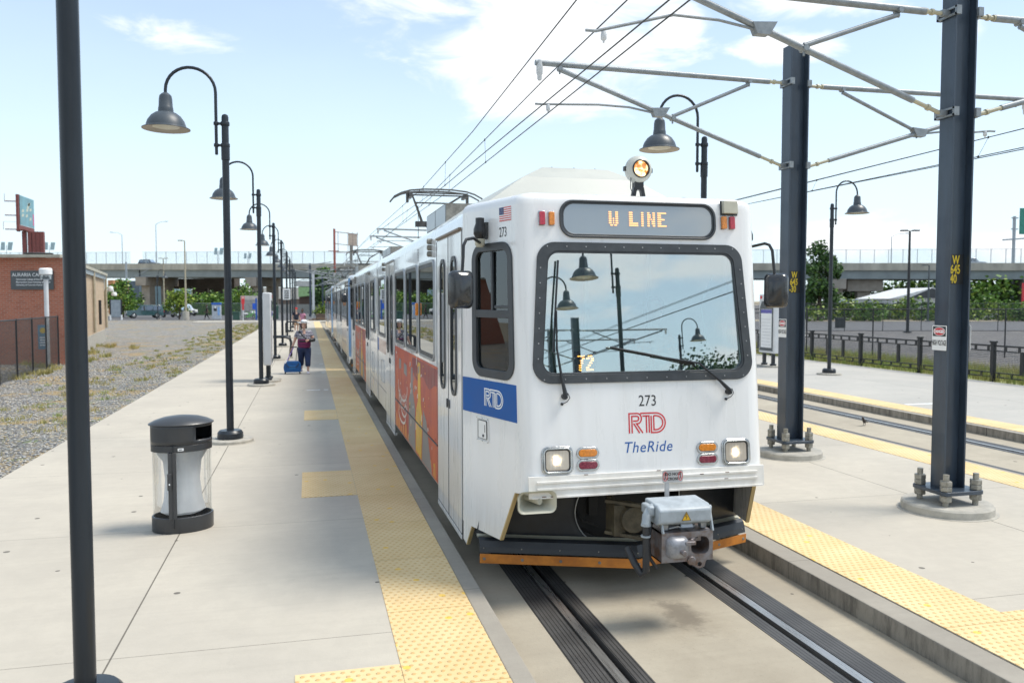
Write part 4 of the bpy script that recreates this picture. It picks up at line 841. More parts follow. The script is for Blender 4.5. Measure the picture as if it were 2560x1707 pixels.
for cx in (2.637,2.763):
    o_=[(cx+.020*math.cos(a*.3927),.935+.036*math.sin(a*.3927)) for a in range(16)]; i_=[(cx+.016*math.cos(a*.3927),.935+.031*math.sin(a*.3927)) for a in range(16)]; b.ring(o_,i_,0,.001,gm); b.ribbon([(cx-.012,.96),(cx+.012,.91)],.003,0,.0015,gm)
b.build('plate_lettering',[M['ink'],M['red']],dn,smooth_=0)
# --- numbers, emblems, flag on the leading cab
def emblem(b,x,z,w,h,fn,st,w0,w1):
    def q(P): return [(x+px/2.02*w,z+pz*h) for px,pz in P]
    arc=lambda cx,cz,rx,rz,a0,a1,n=7:[(cx+rx*math.cos(R(a0+(a1-a0)*i/n)),cz+rz*math.sin(R(a0+(a1-a0)*i/n))) for i in range(n+1)]
    b.ribbon(q([(0,0),(0,1)]+[(.46,1)]+arc(.46,.74,.22,.26,80,-80)+[(.40,.48),(.74,0)]),st,w0,w1,fn)
    b.ribbon(q([(.15,0),(.15,.86),(.40,.86)]+arc(.42,.74,.11,.12,80,-80)+[(.22,.62)]),st,w0,w1,fn)
    b.ribbon(q([(.24,.50),(.56,0)]),st,w0,w1,fn)
    b.ribbon(q([(.62,1)]+[(1.45,1)]+arc(1.47,.5,.53,.5,85,-85,12)+[(1.22,0),(1.22,.86)]),st,w0,w1,fn)
    b.ribbon(q([(.74,.86),(1.10,.86),(1.10,0)]),st,w0,w1,fn); b.ribbon(q([(.95,.86),(.95,0)]),st,w0,w1,fn)
    b.ribbon(q([(1.36,.86)]+arc(1.46,.5,.40,.36,85,-85,12)+[(1.36,.14),(1.36,.86)]),st,w0,w1,fn)
b=MB(); b.text('273',.125,2.674,1.425,0,.0015,Fm,align='CENTER',sx=.86); b.build('fleet_number',M['ink'],proto,smooth_=0)
b=MB(); emblem(b,2.508,1.208,.318,.158,Fm,.0115,0,.0015); b.build('emblem',M['red'],proto,smooth_=0)
b=MB(); b.text('TheRide',.125,2.447,1.055,0,.0015,Fm,shear=.22,sx=.945,sp=1.08); b.build('slogan',M['lblue'],proto,smooth_=0)
f=Sd(-1); fr_=lambda u,v,w:f(u/1.14,v,w)   # metres along the angled cab side
b=MB(); b.prism([(0.0,1.295),(1.0,1.303),(1.0,1.603),(0,1.598)],.001,.003,lambda u,v,w:f(u*.885,v,w)); bp=b.build('blue_panel',M['blue'],proto,smooth_=0)
b=MB(); emblem(b,.44,1.383,.338,.145,fr_,.0115,.003,.0045); b.build('emblem',M['white2'],bp,smooth_=0)
b=MB(); b.text('273',.115,.755,2.803,0,.0015,fr_,sx=.83); b.build('fleet_number',M['ink'],proto,smooth_=0)
b=MB(); u0,u1,z0,z1=.765,.985,2.93,3.043; hz=(z1-z0)/13
for i in range(13): b.mt(0 if i%2==0 else 1); b.prism([(u0 if i>=7 or True else u0,z1-(i+1)*hz),(u1,z1-(i+1)*hz),(u1,z1-i*hz),(u0,z1-i*hz)],.001,.0025,fr_)
b.mt(2).prism([(u0,z1-7*hz),(u0+.088,z1-7*hz),(u0+.088,z1),(u0,z1)],.0026,.0034,fr_); b.mt(1)
for i in range(5):
    for j in range(6): b.prism([(u0+.008+j*.0145,z1-.007-i*.0115),(u0+.011+j*.0145,z1-.007-i*.0115),(u0+.011+j*.0145,z1-.010-i*.0115),(u0+.008+j*.0145,z1-.010-i*.0115)],.0034,.0038,fr_)
b.build('flag',[M['red'],M['white2'],M['flagblue']],proto,smooth_=0)
b=MB(); b.ring(rrect(.285,.50,1.066,1.272,.02),rrect(.295,.49,1.076,1.262,.015),0,.004,fr_); b.prism(rrect(.315,.465,1.095,1.245,.012),0,.004,fr_); b.mt(1).ring(rrect(.310,.470,1.09,1.25,.014),rrect(.315,.465,1.095,1.245,.012),0,.0045,fr_); b.prism([(.435,1.15),(.441,1.15),(.441,1.215),(.435,1.215)],.004,.006,fr_)
b.lathe([(.012,0),(.012,.006)],fn=lambda a,c_,w:fr_(.41+a,1.12+c_,.004+w),n=10)
for uu in (.29,.39,.49):
    for zz in (1.071,1.267): b.lathe([(.004,0),(.004,.003)],fn=lambda a,c_,w:fr_(uu+a,zz+c_,.003+w),n=6)
b.build('access_hatch',[M['cabwhite'],M['rubber']],proto,smooth_=0)
# --- poster wrap on the side panels
f=Sf(-1)
def wrap(y0,y1,car,rich=True):
    b=MB(); b.prism([(y0,.29),(y1,.29),(y1,1.56),(y0,1.56)],.0008,.0022,f); w=b.build('poster_wrap',M['wrap'],car,smooth_=0)
    b=MB(); L=y1-y0; Y=lambda t:y1-L*t; rr=random.Random(4)
    def blob(pts,k,a,c_): b.mt(k).prism([(Y(t),z) for t,z in pts],a,c_,f)
    blob([(.14,1.40),(.20,1.40),(.20,1.26),(.14,1.24)],3,.0025,.0032); blob([(.28,1.38),(.36,1.36),(.36,1.2),(.28,1.22)],3,.0025,.0032)
    # pale brush letters, an abstract ring of strokes
    for c0,z0,rx,rz,a0,a1 in ((.24,1.02,.13,.22,170,370),(.24,.86,.10,.17,165,372),(.27,.72,.08,.14,150,390),(.22,.58,.10,.12,160,380)):
        P=[(Y(c0+rx*math.cos(R(a0+(a1-a0)*i/14))),z0+rz*math.sin(R(a0+(a1-a0)*i/14))) for i in range(15)]; b.mt(1).ribbon(P,.035,.003,.0036,f)
    for i in range(9): t=.12+.03*i; b.ribbon([(Y(t),.95-rr.uniform(0,.1)),(Y(t+.01),.62+rr.uniform(0,.1))],.03,.003,.0036,f)
    # two tall bottles in muted grey and yellow with scattered flecks
    blob([(.40,.30),(.57,.30),(.56,.90),(.52,1.05),(.51,1.38),(.47,1.38),(.46,1.05),(.41,.9)],3,.0025,.003)
    blob([(.58,.34),(.70,.30),(.72,.85),(.69,1.0),(.685,1.5),(.635,1.5),(.63,1.0),(.59,.85)],2,.0031,.0037)
    blob([(.71,.30),(.90,.30),(.80,.85),(.74,.95)],3,.0025,.003)
    for i in range(26):
        t=rr.uniform(.42,.74); z=rr.uniform(.5,1.45); s=rr.uniform(.008,.018); h=rr.uniform(.04,.14); b.mt(rr.choice((1,1,4,2))).prism([(Y(t),z),(Y(t+s),z+.02),(Y(t+s*1.4),z+h),(Y(t+s*.3),z+h*.8)],.0038,.0044,f)
    # deep red cloud across the upper left, dotted wave bands, small dark squares and pale splashes
    for i in range(10):
        t=.50+.05*i; b.mt(5).prism([(Y(t),1.53),(Y(t+.055),1.53),(Y(t+.055),1.30-.05*math.sin(i*1.3)),(Y(t),1.30-.05*math.sin((i-1)*1.3))],.0023,.0027,f)
    for i in range(14):
        t=.03+.068*i; b.mt(6).prism([(Y(t),.31),(Y(t+.05),.31),(Y(t+.04),.44+.06*math.sin(i*2.1)),(Y(t+.01),.46+.07*math.cos(i*1.7))],.0023,.0027,f)
    for i in range(40):
        t=rr.uniform(.03,.97); z=rr.uniform(.33,1.5); s=rr.uniform(.006,.02); h=rr.uniform(.01,.05); b.mt(rr.choice((1,2,5,6,5))).prism([(Y(t),z),(Y(t+s),z+.01),(Y(t+s*.8),z+h),(Y(t+s*.1),z+h*.8)],.0046,.0050,f)
    for k in range(5):
        P=[(Y(.05+.035*k+.03*math.sin(i*.7+k)),.55+i*.085) for i in range(11)]; b.mt(6 if k%2 else 5).ribbon(P,.018,.0028,.0031,f)
    for k in range(4):
        P=[(Y(.615+.018*k),.40+i*.06) for i in range(9)]; b.mt(7 if k%2 else 1).ribbon(P,.012,.0039,.0044,f)
    b.build('poster_artwork',[M['wrap'],mat('poster cream',(.74,.66,.60),.5,coat=.1),mat('poster yellow',(.72,.42,.03),.5,coat=.1),mat('poster grey',(.24,.22,.21),.5,coat=.1),mat('poster slate',(.16,.19,.27),.4,coat=.2),mat('poster maroon',(.30,.02,.025),.45,coat=.1),mat('poster warm orange',(.70,.24,.03),.45,coat=.1),mat('poster ochre',(.50,.25,.02),.45,coat=.1)],w,smooth_=0)
wm=mat('poster orange red',(.58,.13,.05),.5,var=.1,vs_=.8,coat=.12,cr=.08,spec=.25,col2=(.36,.03,.03)); M['wrap']=wm
wrap(8.745,13.22,proto); wrap(2*16.7-13.22,2*16.7-8.745,proto)
b=MB(); b.prism([(14.8,1.30),(16.3,1.30),(16.3,1.545),(14.8,1.545)],.0008,.0025,f); b.mt(1).prism([(16.3,1.30),(16.6,1.30),(16.6,1.545),(16.3,1.545)],.0008,.0025,f); b.build('side_stripe',[mat('stripe reflection pink',(.55,.36,.33),.4,coat=.6),M['blue']],proto,smooth_=0)  # blue band; the orange reflected in it is painted as pinkish grey
for c_,q in ((car2,21.55),(car3,43.1)):
    for y0,y1 in ((8.76,13.2),(20.2,24.6)):
        b=MB(); b.prism([(y0+q,.29),(y1+q,.29),(y1+q,1.56),(y0+q,1.56)],.001,.003,f); b.build('poster_wrap',mat('pale peach wrap' ,(.62,.45,.38),.35,coat=.8),c_,smooth_=0)
# ---------------------------------------------------------------- platform lamp posts
def footing(b,r=.36,h=.055): b.lathe([(r+.02,-.02),(r+.02,.004),(r,.006),(r,h-.015),(r-.015,h)],n=36)
def lamp_post(near=False):
    root=thing('platform_lamp','','street lamp')
    b=MB(); footing(b); b.build('footing',M['found'],root,local=True,smooth_=30)
    b=MB(); b.lathe([(.19,.055),(.20,.06),(.20,.145),(.185,.17),(.165,.19),(.07,.195)],n=32); b.lathe([(.205,.09),(.205,.10)],n=32); b.build('base_collar',M['pole'],root,local=True,smooth_=30)
    b=MB(); b.lathe([(.057,.19),(.056,2.4),(.055,4.5),(.055,4.51),(.066,4.512),(.066,4.76),(.055,4.77),(.054,5.18),(.045,5.215),(.02,5.232),(.001,5.235)],n=20); b.build('pole',M['polenear'] if near else M['pole'],root,local=True,smooth_=30)
    b=MB(); P=[(-.135,0,4.60),(-.135,0,5.55)]; P+=[(-.505+.37*math.cos(R(a)),0,5.56+.37*math.sin(R(a))) for a in range(0,181,12)]; P+=[(-.875,0,5.50)]; b.tube(P,.0245,10); b.lathe([(.001,4.585),(.018,4.59),(.0245,4.605)],(-.135,0,0),n=10)
    for z in (4.74,5.08):
        b.lathe([(.066,z-.03),(.070,z-.02),(.070,z+.02),(.066,z+.03)],n=18); b.lathe([(.036,z-.025),(.040,z-.015),(.040,z+.015),(.036,z+.025)],(-.135,0,0),n=14); b.box(-.11,-.055,-.018,.018,z-.018,z+.018)
    b.build('arm',M['pole'],root,local=True,smooth_=40)
    b=MB(); b.lathe([(.03,5.52),(.06,5.50),(.088,5.47),(.098,5.42),(.104,5.30),(.107,5.295),(.112,5.26),(.115,5.215),(.16,5.20),(.22,5.155),(.272,5.08),(.292,5.02),(.30,4.99),(.355,4.965),(.358,4.955)],(-.875,0,0),n=36,cap=False)
    b.mt(1).lathe([(.356,4.953),(.30,4.968),(.24,4.975),(.20,4.985)],(-.875,0,0),n=36,cap=False); hd=b.build('lamp_shade',[M['lamp'],M['lampin']],root,local=True,smooth_=30,fix=False)
    b=MB(); b.lathe([(.001,4.965),(.12,4.968),(.20,4.985)],(-.875,0,0),n=30,cap=False); b.build('lens',M['lens'],hd,local=True,smooth_=50,fix=False)
    return root
lp=lamp_post()
rows=[('nearest dark lamp post with worn paint, its foot cut by the bottom of the picture',-1.195,4.76,0),
('dark lamp post just behind the black litter bin, its shade highest against the sky',-1.25,13.88,0),
('dark lamp post rising right beside the tall pale information pylon on the left platform',-1.25,22.9,0),
('dark lamp post standing by the black curved leaning rails',-1.25,32.6,0),
('dark lamp post carrying the small white board with black bars',-1.25,41.8,0),
('dark lamp post on the left platform, second one beyond the white board with black bars',-1.25,51.3,0),
('dark lamp post on the left platform next to the black bench frame',-1.25,60.6,0),
('dark lamp post just behind the man in the red cap',-1.25,69.8,0),
('far dark lamp post, second from the end of the left platform row',-1.25,78.9,0),
('farthest dark lamp post at the end of the left platform row',-1.25,88,0),
('dark lamp post behind the train roof, on the platform between the two tracks',6.97,13.65,0),
('dark lamp post with its arm to the right on the far right platform',15.55,22.05,180),
('tiny distant lamp post by the parked dark green SUV',-17.4,104.8,180)]
LG='dark gooseneck lamp posts along the platforms'
first=True
for l,x,y,rz in rows:
    o=lp if first else copy_tree(lp); first=False
    o.location=(x,y,0); o.rotation_euler=(0,0,R(rz)); tag(o,l,'street lamp',LG)
lp.children if False else None
for c_ in kids(lp):
    if c_.name.startswith('pole'): c_.data=c_.data.copy(); c_.data.materials[0]=M['polenear']; c_.scale=(.97,.97,1)
# lamps standing behind the photographer, mirrored in the windscreen
for l,x,y,rz in (('lamp post mirrored large in the windscreen, arm to the left',7.45,-6.3,0),('lamp post mirrored at the left of the windscreen, arm to the right',6.75,-11,180),('lamp post mirrored at the lower right of the windscreen',15.6,-20,180)):
    o=copy_tree(lp); o.location=(x,y,0); o.rotation_euler=(0,0,R(rz)); tag(o,l,'street lamp',LG)
# ---------------------------------------------------------------- litter bin
bn=thing('litter_bin','black oval litter bin with clear sides and a white liner','litter bin',(-1.245,8.68,0),R(14))
A_,B_=.285,.215
def oval(b,pr,n=40,cap=True): b.lathe(pr,sx=A_/.285,sy=B_/.285,n=n,cap=cap)
b=MB(); oval(b,[(.285,.0),(.290,.01),(.290,.15),(.284,.155),(.270,.155),(.270,.03)]); oval(b,[(.283,.80),(.287,.80),(.287,.865),(.283,.865),(.272,.86),(.272,.80)]); 
b.box(-.15,-.075,-.215,-.185,.15,.80); b.box(-.113,-.107,-.222,-.19,.05,.86); b.box(.10,.15,.185,.205,.15,.80); b.box(-.05,.0,.195,.215,.15,.80); b.box(-.16,-.125,-.235,-.20,.44,.60); fr=b.build('frame',M['binm'],bn,local=True,smooth_=35,bevel=.003)
b=MB(); n=48; V=[];zs=[.868,.91,1.035,1.07]; 
for z in zs:
    for j in range(n): a=2*math.pi*j/n; V.append((A_*1.01*math.cos(a),B_*1.01*math.sin(a),z))
F=[(i*n+j,i*n+(j+1)%n,(i+1)*n+(j+1)%n,(i+1)*n+j) for i in range(3) for j in range(n) if not (i==1 and 39<=j<=45)]; b.add(V,F); 
b.lathe([(.26,.868),(.262,.885),(.20,.90)],sy=B_/A_,n=30,cap=False)
dr=b.build('hopper_band',M['binm'],bn,local=True,smooth_=35,fix=False); q=dr.modifiers.new('s','SOLIDIFY'); q.thickness=.006
b=MB(); oval(b,[(.285,1.055),(.305,1.058),(.308,1.066),(.300,1.074),(.25,1.10),(.17,1.125),(.08,1.138),(.001,1.142)]); b.build('lid',M['binm'],bn,local=True,smooth_=35)
b=MB(); oval(b,[(.276,.155),(.276,.80)],cap=False); b.build('clear_wall',M['binglass'],bn,local=True,smooth_=60,fix=False)
b=MB(); n=40; V=[]; rr=random.Random(2)
for k,(z,s) in enumerate([(.84,.92),(.77,.86),(.68,.66),(.5,.60),(.3,.68),(.19,.80),(.16,.6)]):
    for j in range(n):
        a=2*math.pi*j/n; q=s*(1+.035*math.sin(a*7+k*.5)*(1 if k else 0)+.02*math.sin(a*13+k)); V.append((A_*q*math.cos(a)*.93,B_*q*math.sin(a)*.93,z))
b.add(V,[(i*n+j,i*n+(j+1)%n,(i+1)*n+(j+1)%n,(i+1)*n+j) for i in range(6) for j in range(n)]+[tuple(range(6*n,7*n))]); b.build('liner',M['bag'],bn,local=True,smooth_=60,fix=False)
b=MB(); b.prism(rrect(-.06,-.005,.815,.842,.004),.2135,.217,lambda u,v,w:(u,-w,v)); b.mt(1).box(-.05,-.02,-.2185,-.217,.825,.832); b.build('label',[M['white2'],M['ink']],bn,local=True,smooth_=0)
b=MB(); b.lathe([(.008,0),(.007,.006)],fn=lambda x,y,z:(-.143+x,-.237-z,.50+y),n=8); b.build('lock',M['white2'],bn,local=True)
# ---------------------------------------------------------------- information pylons
def pylon(x,y,label,flip=1):
    r=thing('information_pylon',label,'information pylon',(x,y,0),0,'information pylons on the platforms')
    b=MB()
    for dy in (-.28,.28): b.box(-.05,.05,dy-.05,dy+.05,.05,.5); b.lathe([(.11,.05),(.11,.11),(.06,.12)],(0,dy,0),n=16)
    b.build('leg',M['pole'],r,local=True,smooth_=30,bevel=.004)
    b=MB(); b.lathe([(.34,0),(.34,.05)],(0,-.28,0),n=28); b.lathe([(.34,-.001),(.34,.049)],(0,.28,0),n=28); b.build('footing',M['found'],r,local=True,smooth_=30)
    b=MB(); b.box(-.11,.11,-.48,.48,.47,2.50); c=b.build('cabinet',M['pylon'],r,local=True,bevel=.03,smooth_=30)
    for sg in (-1,1):
        b=MB(); g=lambda u,v,w,sg=sg:(sg*(.11+w),u,v)
        b.prism([(-.42,.55),(.42,.55),(.42,2.05),(.30,2.25),(-.42,2.30)],.0,.006,g); b.mt(1).prism(rrect(-.34,.34,.66,1.98,.02),.006,.009,g); b.mt(2).prism(rrect(-.34,.34,1.84,1.97,.01),.009,.0105,g)
        b.mt(3)
        for i in range(9): b.prism([(-.28,.75+i*.11),(.28,.75+i*.11),(.28,.76+i*.11),(-.28,.76+i*.11)],.009,.0105,g)
        b.mt(4).prism(rrect(.30,.42,2.34,2.44,.01),.0,.004,g)
        b.build('display_panel',[M['signg'],M['white2'],mat('panel violet',(.10,.10,.38),.4),mat('panel grey',(.45,.48,.52),.5),M['red']],c,local=True,smooth_=0)
    return r
pylon(-1.12,24.2,'tall pale information pylon on the left platform behind the woman')
pylon(15.45,25.3,'tall pale information pylon with timetable on the far right platform')
# ---------------------------------------------------------------- leaning rails
def lean(x,y,label,legs=True):
    b=MB()
    for dy in (-.0,.55):
        P=[(x-.9,y+dy,.10),(x-.9,y+dy,.72),(x-.85,y+dy,.80),(x-.75,y+dy,.83),(x-.2,y+dy,.83),(x-.02,y+dy,.76),(x+.03,y+dy,.62),(x+.03,y+dy,.05)]; b.tube([(p[0],p[1],p[2]*(1 if dy==0 else 1.0)) for p in P],.045,10)
    b.box(x-.02,x+.10,y-.1,y+.05,.0,.02); b.box(x-.98,x-.82,y-.1,y+.65,0,.02)
    return tag(b.build('leaning_rail',M['pole'],smooth_=40),label,'leaning rail',group='black curved leaning rails')
lean(-.72,33.8,'black curved leaning rail beside the fourth lamp post behind the pylon'); lean(-.6,57.5,'black bench frame farther along the left platform before the man in the red cap')
b=MB(); b.box(-1.21,-.85,41.75,41.79,2.32,2.85); b.mt(1)
for i in range(5): b.prism([(-1.15,2.37+i*.09),(-.93,2.37+i*.09),(-.90,2.41+i*.09),(-.95,2.425+i*.09),(-1.14,2.41+i*.09)],0,.004,lambda u,v,w:(u,41.748-w,v))
b.mt(2); b.bar((-1.25,41.77,2.5),(-1.2,41.77,2.5),.02,.02); b.bar((-1.25,41.77,2.8),(-1.2,41.77,2.8),.02,.02)
tag(b.build('notice_board',[M['white2'],M['ink'],M['alu']],smooth_=0),'small white board with thick black bars hung on a lamp post','notice board')
# ---------------------------------------------------------------- catenary columns
def column(full=True):
    r=thing('catenary_column','','catenary column')
    D,BF,H=.275,.215,5.92
    b=MB(); b.lathe([(.50,-.01),(.50,.004),(.46,.006),(.458,.075),(.44,.095)],n=44); b.build('footing',M['found'],r,local=True,smooth_=30)
    b=MB(); b.prism(rrect(-.255,.255,-.255,.255,.05,4),.215,.255); b.build('base_plate',M['column'],r,local=True,bevel=.004)
    b=MB()
    for sg in (-1,1):
        b.box(sg*D/2-.011,sg*D/2+.011,-BF/2,BF/2,.255,H)
    b.box(-D/2+.011,D/2-.011,-.008,.008,.2551,H-.001); b.build('shaft',M['column'],r,local=True,bevel=.003)
    for sx in (-1,1):
        for sy in (-1,1):
            x,y=sx*.19,sy*.19; b=MB(); b.lathe([(.031,.09),(.031,.435)],(x,y,0),n=12)
            for z0,z1,ro in ((.145,.212,.1),(.256,.310,.3),(.313,.368,.75)):
                b.lathe([(.057,z0),(.061,z0+.007),(.061,z1-.007),(.057,z1)],(x,y,0),n=6)
            b.build('anchor_bolt',M['bolt'],r,local=True,smooth_=25)
    return r,D,BF
def lettering(r,D,BF,nums,dz=0):
    g=lambda u,v,w:(u,-.008-w,v)
    b=MB(); b.prism([(-.055,2.455+dz),(.118,2.455+dz),(.118,2.775+dz),(-.055,2.775+dz)],.001,.003,g); p=b.build('number_plate',M['ink'],r,local=True,smooth_=0)
    b=MB(); 
    for i,tx in enumerate(nums): b.text(tx,.130,.022 if i==0 else -.048+(-.012 if tx[0]=='-' else 0),2.672-i*.1015+dz,.003,.004,g,align='CENTER' if i==0 else 'LEFT',sx=.66,bold=.003)
    b.build('plate_numbers',mat('number yellow',(.80,.60,.03),.5),p,local=True,smooth_=0)
    for sg in (-1,1):
        g2=lambda u,v,w,sg=sg:(sg*(D/2+.011+w),-u*sg*-1*-1,v)
        g2=(lambda u,v,w:(-(D/2+.011+w),-u,v)) if sg<0 else (lambda u,v,w:((D/2+.011+w),u,v))
        b=MB(); b.prism(rrect(-.105,.10,1.745,2.012,.010),.002,.005,g2); s=b.build('danger_sign',M['white2'],r,local=True,smooth_=0)
        b=MB(); b.prism(rrect(-.095,.090,1.895,2.002,.004),.005,.006,g2); b.mt(1); el=[( -.0025+.078*math.cos(a*.2618),1.948+.040*math.sin(a*.2618)) for a in range(24)]; e2=[( -.0025+.085*math.cos(a*.2618),1.948+.046*math.sin(a*.2618)) for a in range(24)]
        b.mt(2).prism(e2,.006,.007,g2); b.mt(1).prism(el,.007,.008,g2); b.mt(2).text('DANGER',.047,-.0025,1.932,.008,.009,g2,align='CENTER',sx=.74,bold=.0022)
        b.mt(0).text('HIGH VOLTAGE',.078,-.0025,1.80,.005,.006,g2,align='CENTER',sx=.36,bold=.002); b.build('sign_print',[M['ink'],mat('danger red',(.55,.02,.03),.4),M['white2']],s,local=True,smooth_=0)
def cantilever(r,D,sg,zt,zb,low,tip,joint,st0,st1,regz,regx):
    """bracket arm to one side; x measured outwards from the column centre"""
    X=lambda x:sg*x
    dz=(zt-.04-zb)/(low-D/2-.08); LZ=lambda x:zb+dz*(x-D/2-.08); joint=(joint[0],LZ(joint[0]))
    b=MB(); 
    b.tube([(X(D/2+.30),0,zt),(X(tip),0,zt+.03)],.038,12); b.tube([(X(D/2+.42),0,LZ(D/2+.42)),(X(low),0,zt-.04)],.032,12); b.tube([(X(st0),0,zt-.06),(X(st1),0,LZ(st1)+.03)],.026,10)
    a=b.build('bracket_arm',M['galv'],r,local=True,smooth_=40)
    b=MB(); b.tube([(X(D/2+.08),0,zt-.003),(X(D/2+.31),0,zt)],.022,10); b.tube([(X(D/2+.20),0,zt),(X(D/2+.23),0,zt)],.034,10); b.tube([(X(D/2+.28),0,zt),(X(D/2+.31),0,zt)],.036,10)
    b.tube([(X(D/2+.08),0,zb),(X(D/2+.44),0,zb+dz*.36)],.022,10); b.tube([(X(D/2+.22),0,zb+dz*.14),(X(D/2+.25),0,zb+dz*.17)],.034,10); b.build('insulator',M['fibre'],a,local=True,smooth_=40)
    b=MB()
    for z in (zt,zb):
        b.box(X(D/2+.01) if sg>0 else X(D/2+.10),X(D/2+.10) if sg>0 else X(D/2+.01),-.03,.03,z-.03,z+.03)
        for yy in (-.13,.13): b.box(min(X(D/2-.03),X(D/2+.03)),max(X(D/2-.03),X(D/2+.03)),yy-.015,yy+.015,z-.045,z+.045)
        b.box(min(X(D/2+.011),X(D/2+.03)),max(X(D/2+.011),X(D/2+.03)),-.14,.14,z-.045,z-.025); b.box(min(X(D/2+.011),X(D/2+.03)),max(X(D/2+.011),X(D/2+.03)),-.14,.14,z+.025,z+.045)
    for xx,zz in ((st0,zt-.02),(st1,LZ(st1)+.0),(low,zt-.03)): b.tube([(X(xx),-.0,zz-.07),(X(xx),0,zz+.06)],.012,6); b.tube([(X(xx),-.05,zz),(X(xx),.05,zz)],.03,8)
    jx,jz=joint; b.prism([(X(jx-.06),jz-.06),(X(jx+.08),jz-.06),(X(jx+.13),jz+.05),(X(jx-.14),jz+.07)],-.05,.05,lambda u,v,w:(u,w,v)); b.build('clamp',M['galv'],a,local=True,smooth_=40)
    b=MB(); b.tube([(X(jx),0,jz-.02),(X(jx+.25*(tip-jx)),0,jz+.05),(X(jx+.5*(tip-jx)),0,jz+.06),(X(regx+.08),0,regz+.10),(X(regx+.18),0,regz+.10)],.015,8); b.build('steady_arm',M['galv'],a,local=True,smooth_=40)
    b=MB(); b.lathe([(.022,regz+.02),(.030,regz+.03),(.030,regz+.07),(.022,regz+.10)],(X(regx),0,0),n=10); b.lathe([(.022,zt-.20),(.032,zt-.18),(.032,zt-.13),(.045,zt-.11),(.045,zt+.06),(.03,zt+.07)],(X(tip-.06),0,0),n=10) if tip>3.2 else None
    b.tube([(X(regx),0,regz-.005),(X(regx),0,regz+.03)],.010,6); b.build('wire_insulator',M['pylon'],a,local=True,smooth_=40)
CG='dark catenary columns along the island platform'
ca,D,BF=column(); ca.location=(6.86,10.63,0); tag(ca,'dark H-section catenary column marked W 645 30, right behind the train mirror','catenary column',CG)
lettering(ca,D,BF,('W','645','-30'),-.065)
cantilever(ca,D,-1,5.40,4.22,3.56,3.90,(2.12,4.93),.75,1.92,4.79,3.72); cantilever(ca,D,1,5.38,4.22,3.86,4.1,(2.1,4.92),.77,2.06,4.79,3.3)
cb,D,BF=column(); cb.location=(6.74,7.43,0)
for c_ in kids(cb):
    if c_.name.startswith('shaft'): c_.scale=(.92,.9,1)
cb.location=(6.74,7.43,0); tag(cb,'nearest tall dark catenary column marked W 645 40, at the right edge of the island platform','catenary column',CG)
lettering(cb,D,BF,('W','645','40'))
cantilever(cb,D,-1,5.30,4.26,3.20,4.25,(2.33,4.95),.76,1.86,4.715,4.0); cantilever(cb,D,1,5.30,4.26,3.7,4.1,(2.1,4.92),.77,1.95,4.72,3.4)
lab=['pair of far catenary columns','third','fourth']
far_rows=[(36.6,'far catenary column whose arm ends just above the roof of the front car'),(40.8,'far catenary column whose arm crosses behind the train pantograph'),(67,'distant catenary column above the second car'),(71,'distant catenary column just beyond the second car pantograph'),(97,'very distant catenary column by the platform end, nearer of two'),(101,'very distant catenary column by the platform end, farther of two'),(128,'catenary column far down the line beneath the bridge, nearer of two'),(132,'catenary column far down the line beneath the bridge, farther of two')]
for y,l in far_rows:
    o=copy_tree(ca,None,('number_plate','danger_sign')); o.location=(6.86,y,0); tag(o,l,'catenary column',CG)
for y,l in ((-19.5,'catenary column behind the viewer mirrored in the windscreen, nearer one'),(-23,'catenary column behind the viewer mirrored in the windscreen, farther one')):
    o=copy_tree(ca,None,('number_plate','danger_sign')); o.location=(10.7,y,0); tag(o,l,'catenary column',CG)
# ---------------------------------------------------------------- overhead wires
def wire(pts,label,r=.0075):
    b=MB(); b.tube(pts,r,6); return tag(b.build('overhead_wire',M['cable'],smooth_=60),label,'overhead wire',group='overhead wires above the tracks')
def run(x0,x1,z,ya=-60,yb=150,y0=7,y1=20):   # straight run through two known points
    k=(x1-x0)/(y1-y0); return [(x0+k*(y-y0)*(1 if abs(y-13)<16 else .0)+k*(0 if abs(y-13)<16 else (16 if y>13 else -16)+ (6 if y>13 else 6)),y,z) for y in ( ya,-3,yb)]
CON1=[(2.9,-60,4.74),(3.11,7.4,4.772),(3.13,10.63,4.772),(3.15,18.3,4.772),(2.8,41,4.772),(2.67,150,4.77)]; wire(CON1,'lower right contact wire of the four running above the train')
CON2=[(2.9,-60,4.71),(2.86,7.43,4.704),(2.82,17.9,4.70),(2.95,36.6,4.74),(2.67,150,4.74)]; wire(CON2,'second contact wire above the train, held by the nearest column arm')
MSG1=[(2.8,-60,5.3),(3.06,7.6,5.21),(3.08,10.63,5.21),(3.2,21.65,5.10),(2.95,30,5.12),(2.8,41,5.22),(2.67,150,5.2)]; wire(MSG1,'messenger wire above the train held at the tip of the upper column arm')
MSG2=[(2.4,-60,5.4),(2.57,7.73,5.20),(2.78,14,5.18),(2.9,21.2,5.18),(2.75,36.6,5.22),(2.67,150,5.2)]; wire(MSG2,'leftmost upper messenger wire running up to the top of the picture')
for pts,l in (([(10.7,-60,4.9),(10.5,9.96,4.87),(10.35,18.5,4.76),(10.3,41,4.8),(10.3,150,4.8)],'upper wire of the right-hand track'),([(10.3,-60,4.86),(10.35,9.96,4.83),(10.2,18.5,4.74),(10.25,150,4.76)],'second upper wire of the right-hand track just below the first'),([(10.25,-60,4.6),(10.3,9.95,4.54),(10.3,18.1,4.60),(10.3,150,4.6)],'contact wire of the right-hand track'),([(10.2,-60,4.58),(10.26,9.95,4.505),(10.2,18.1,4.58),(10.25,150,4.58)],'lowest contact wire of the right-hand track')): wire(pts,l)
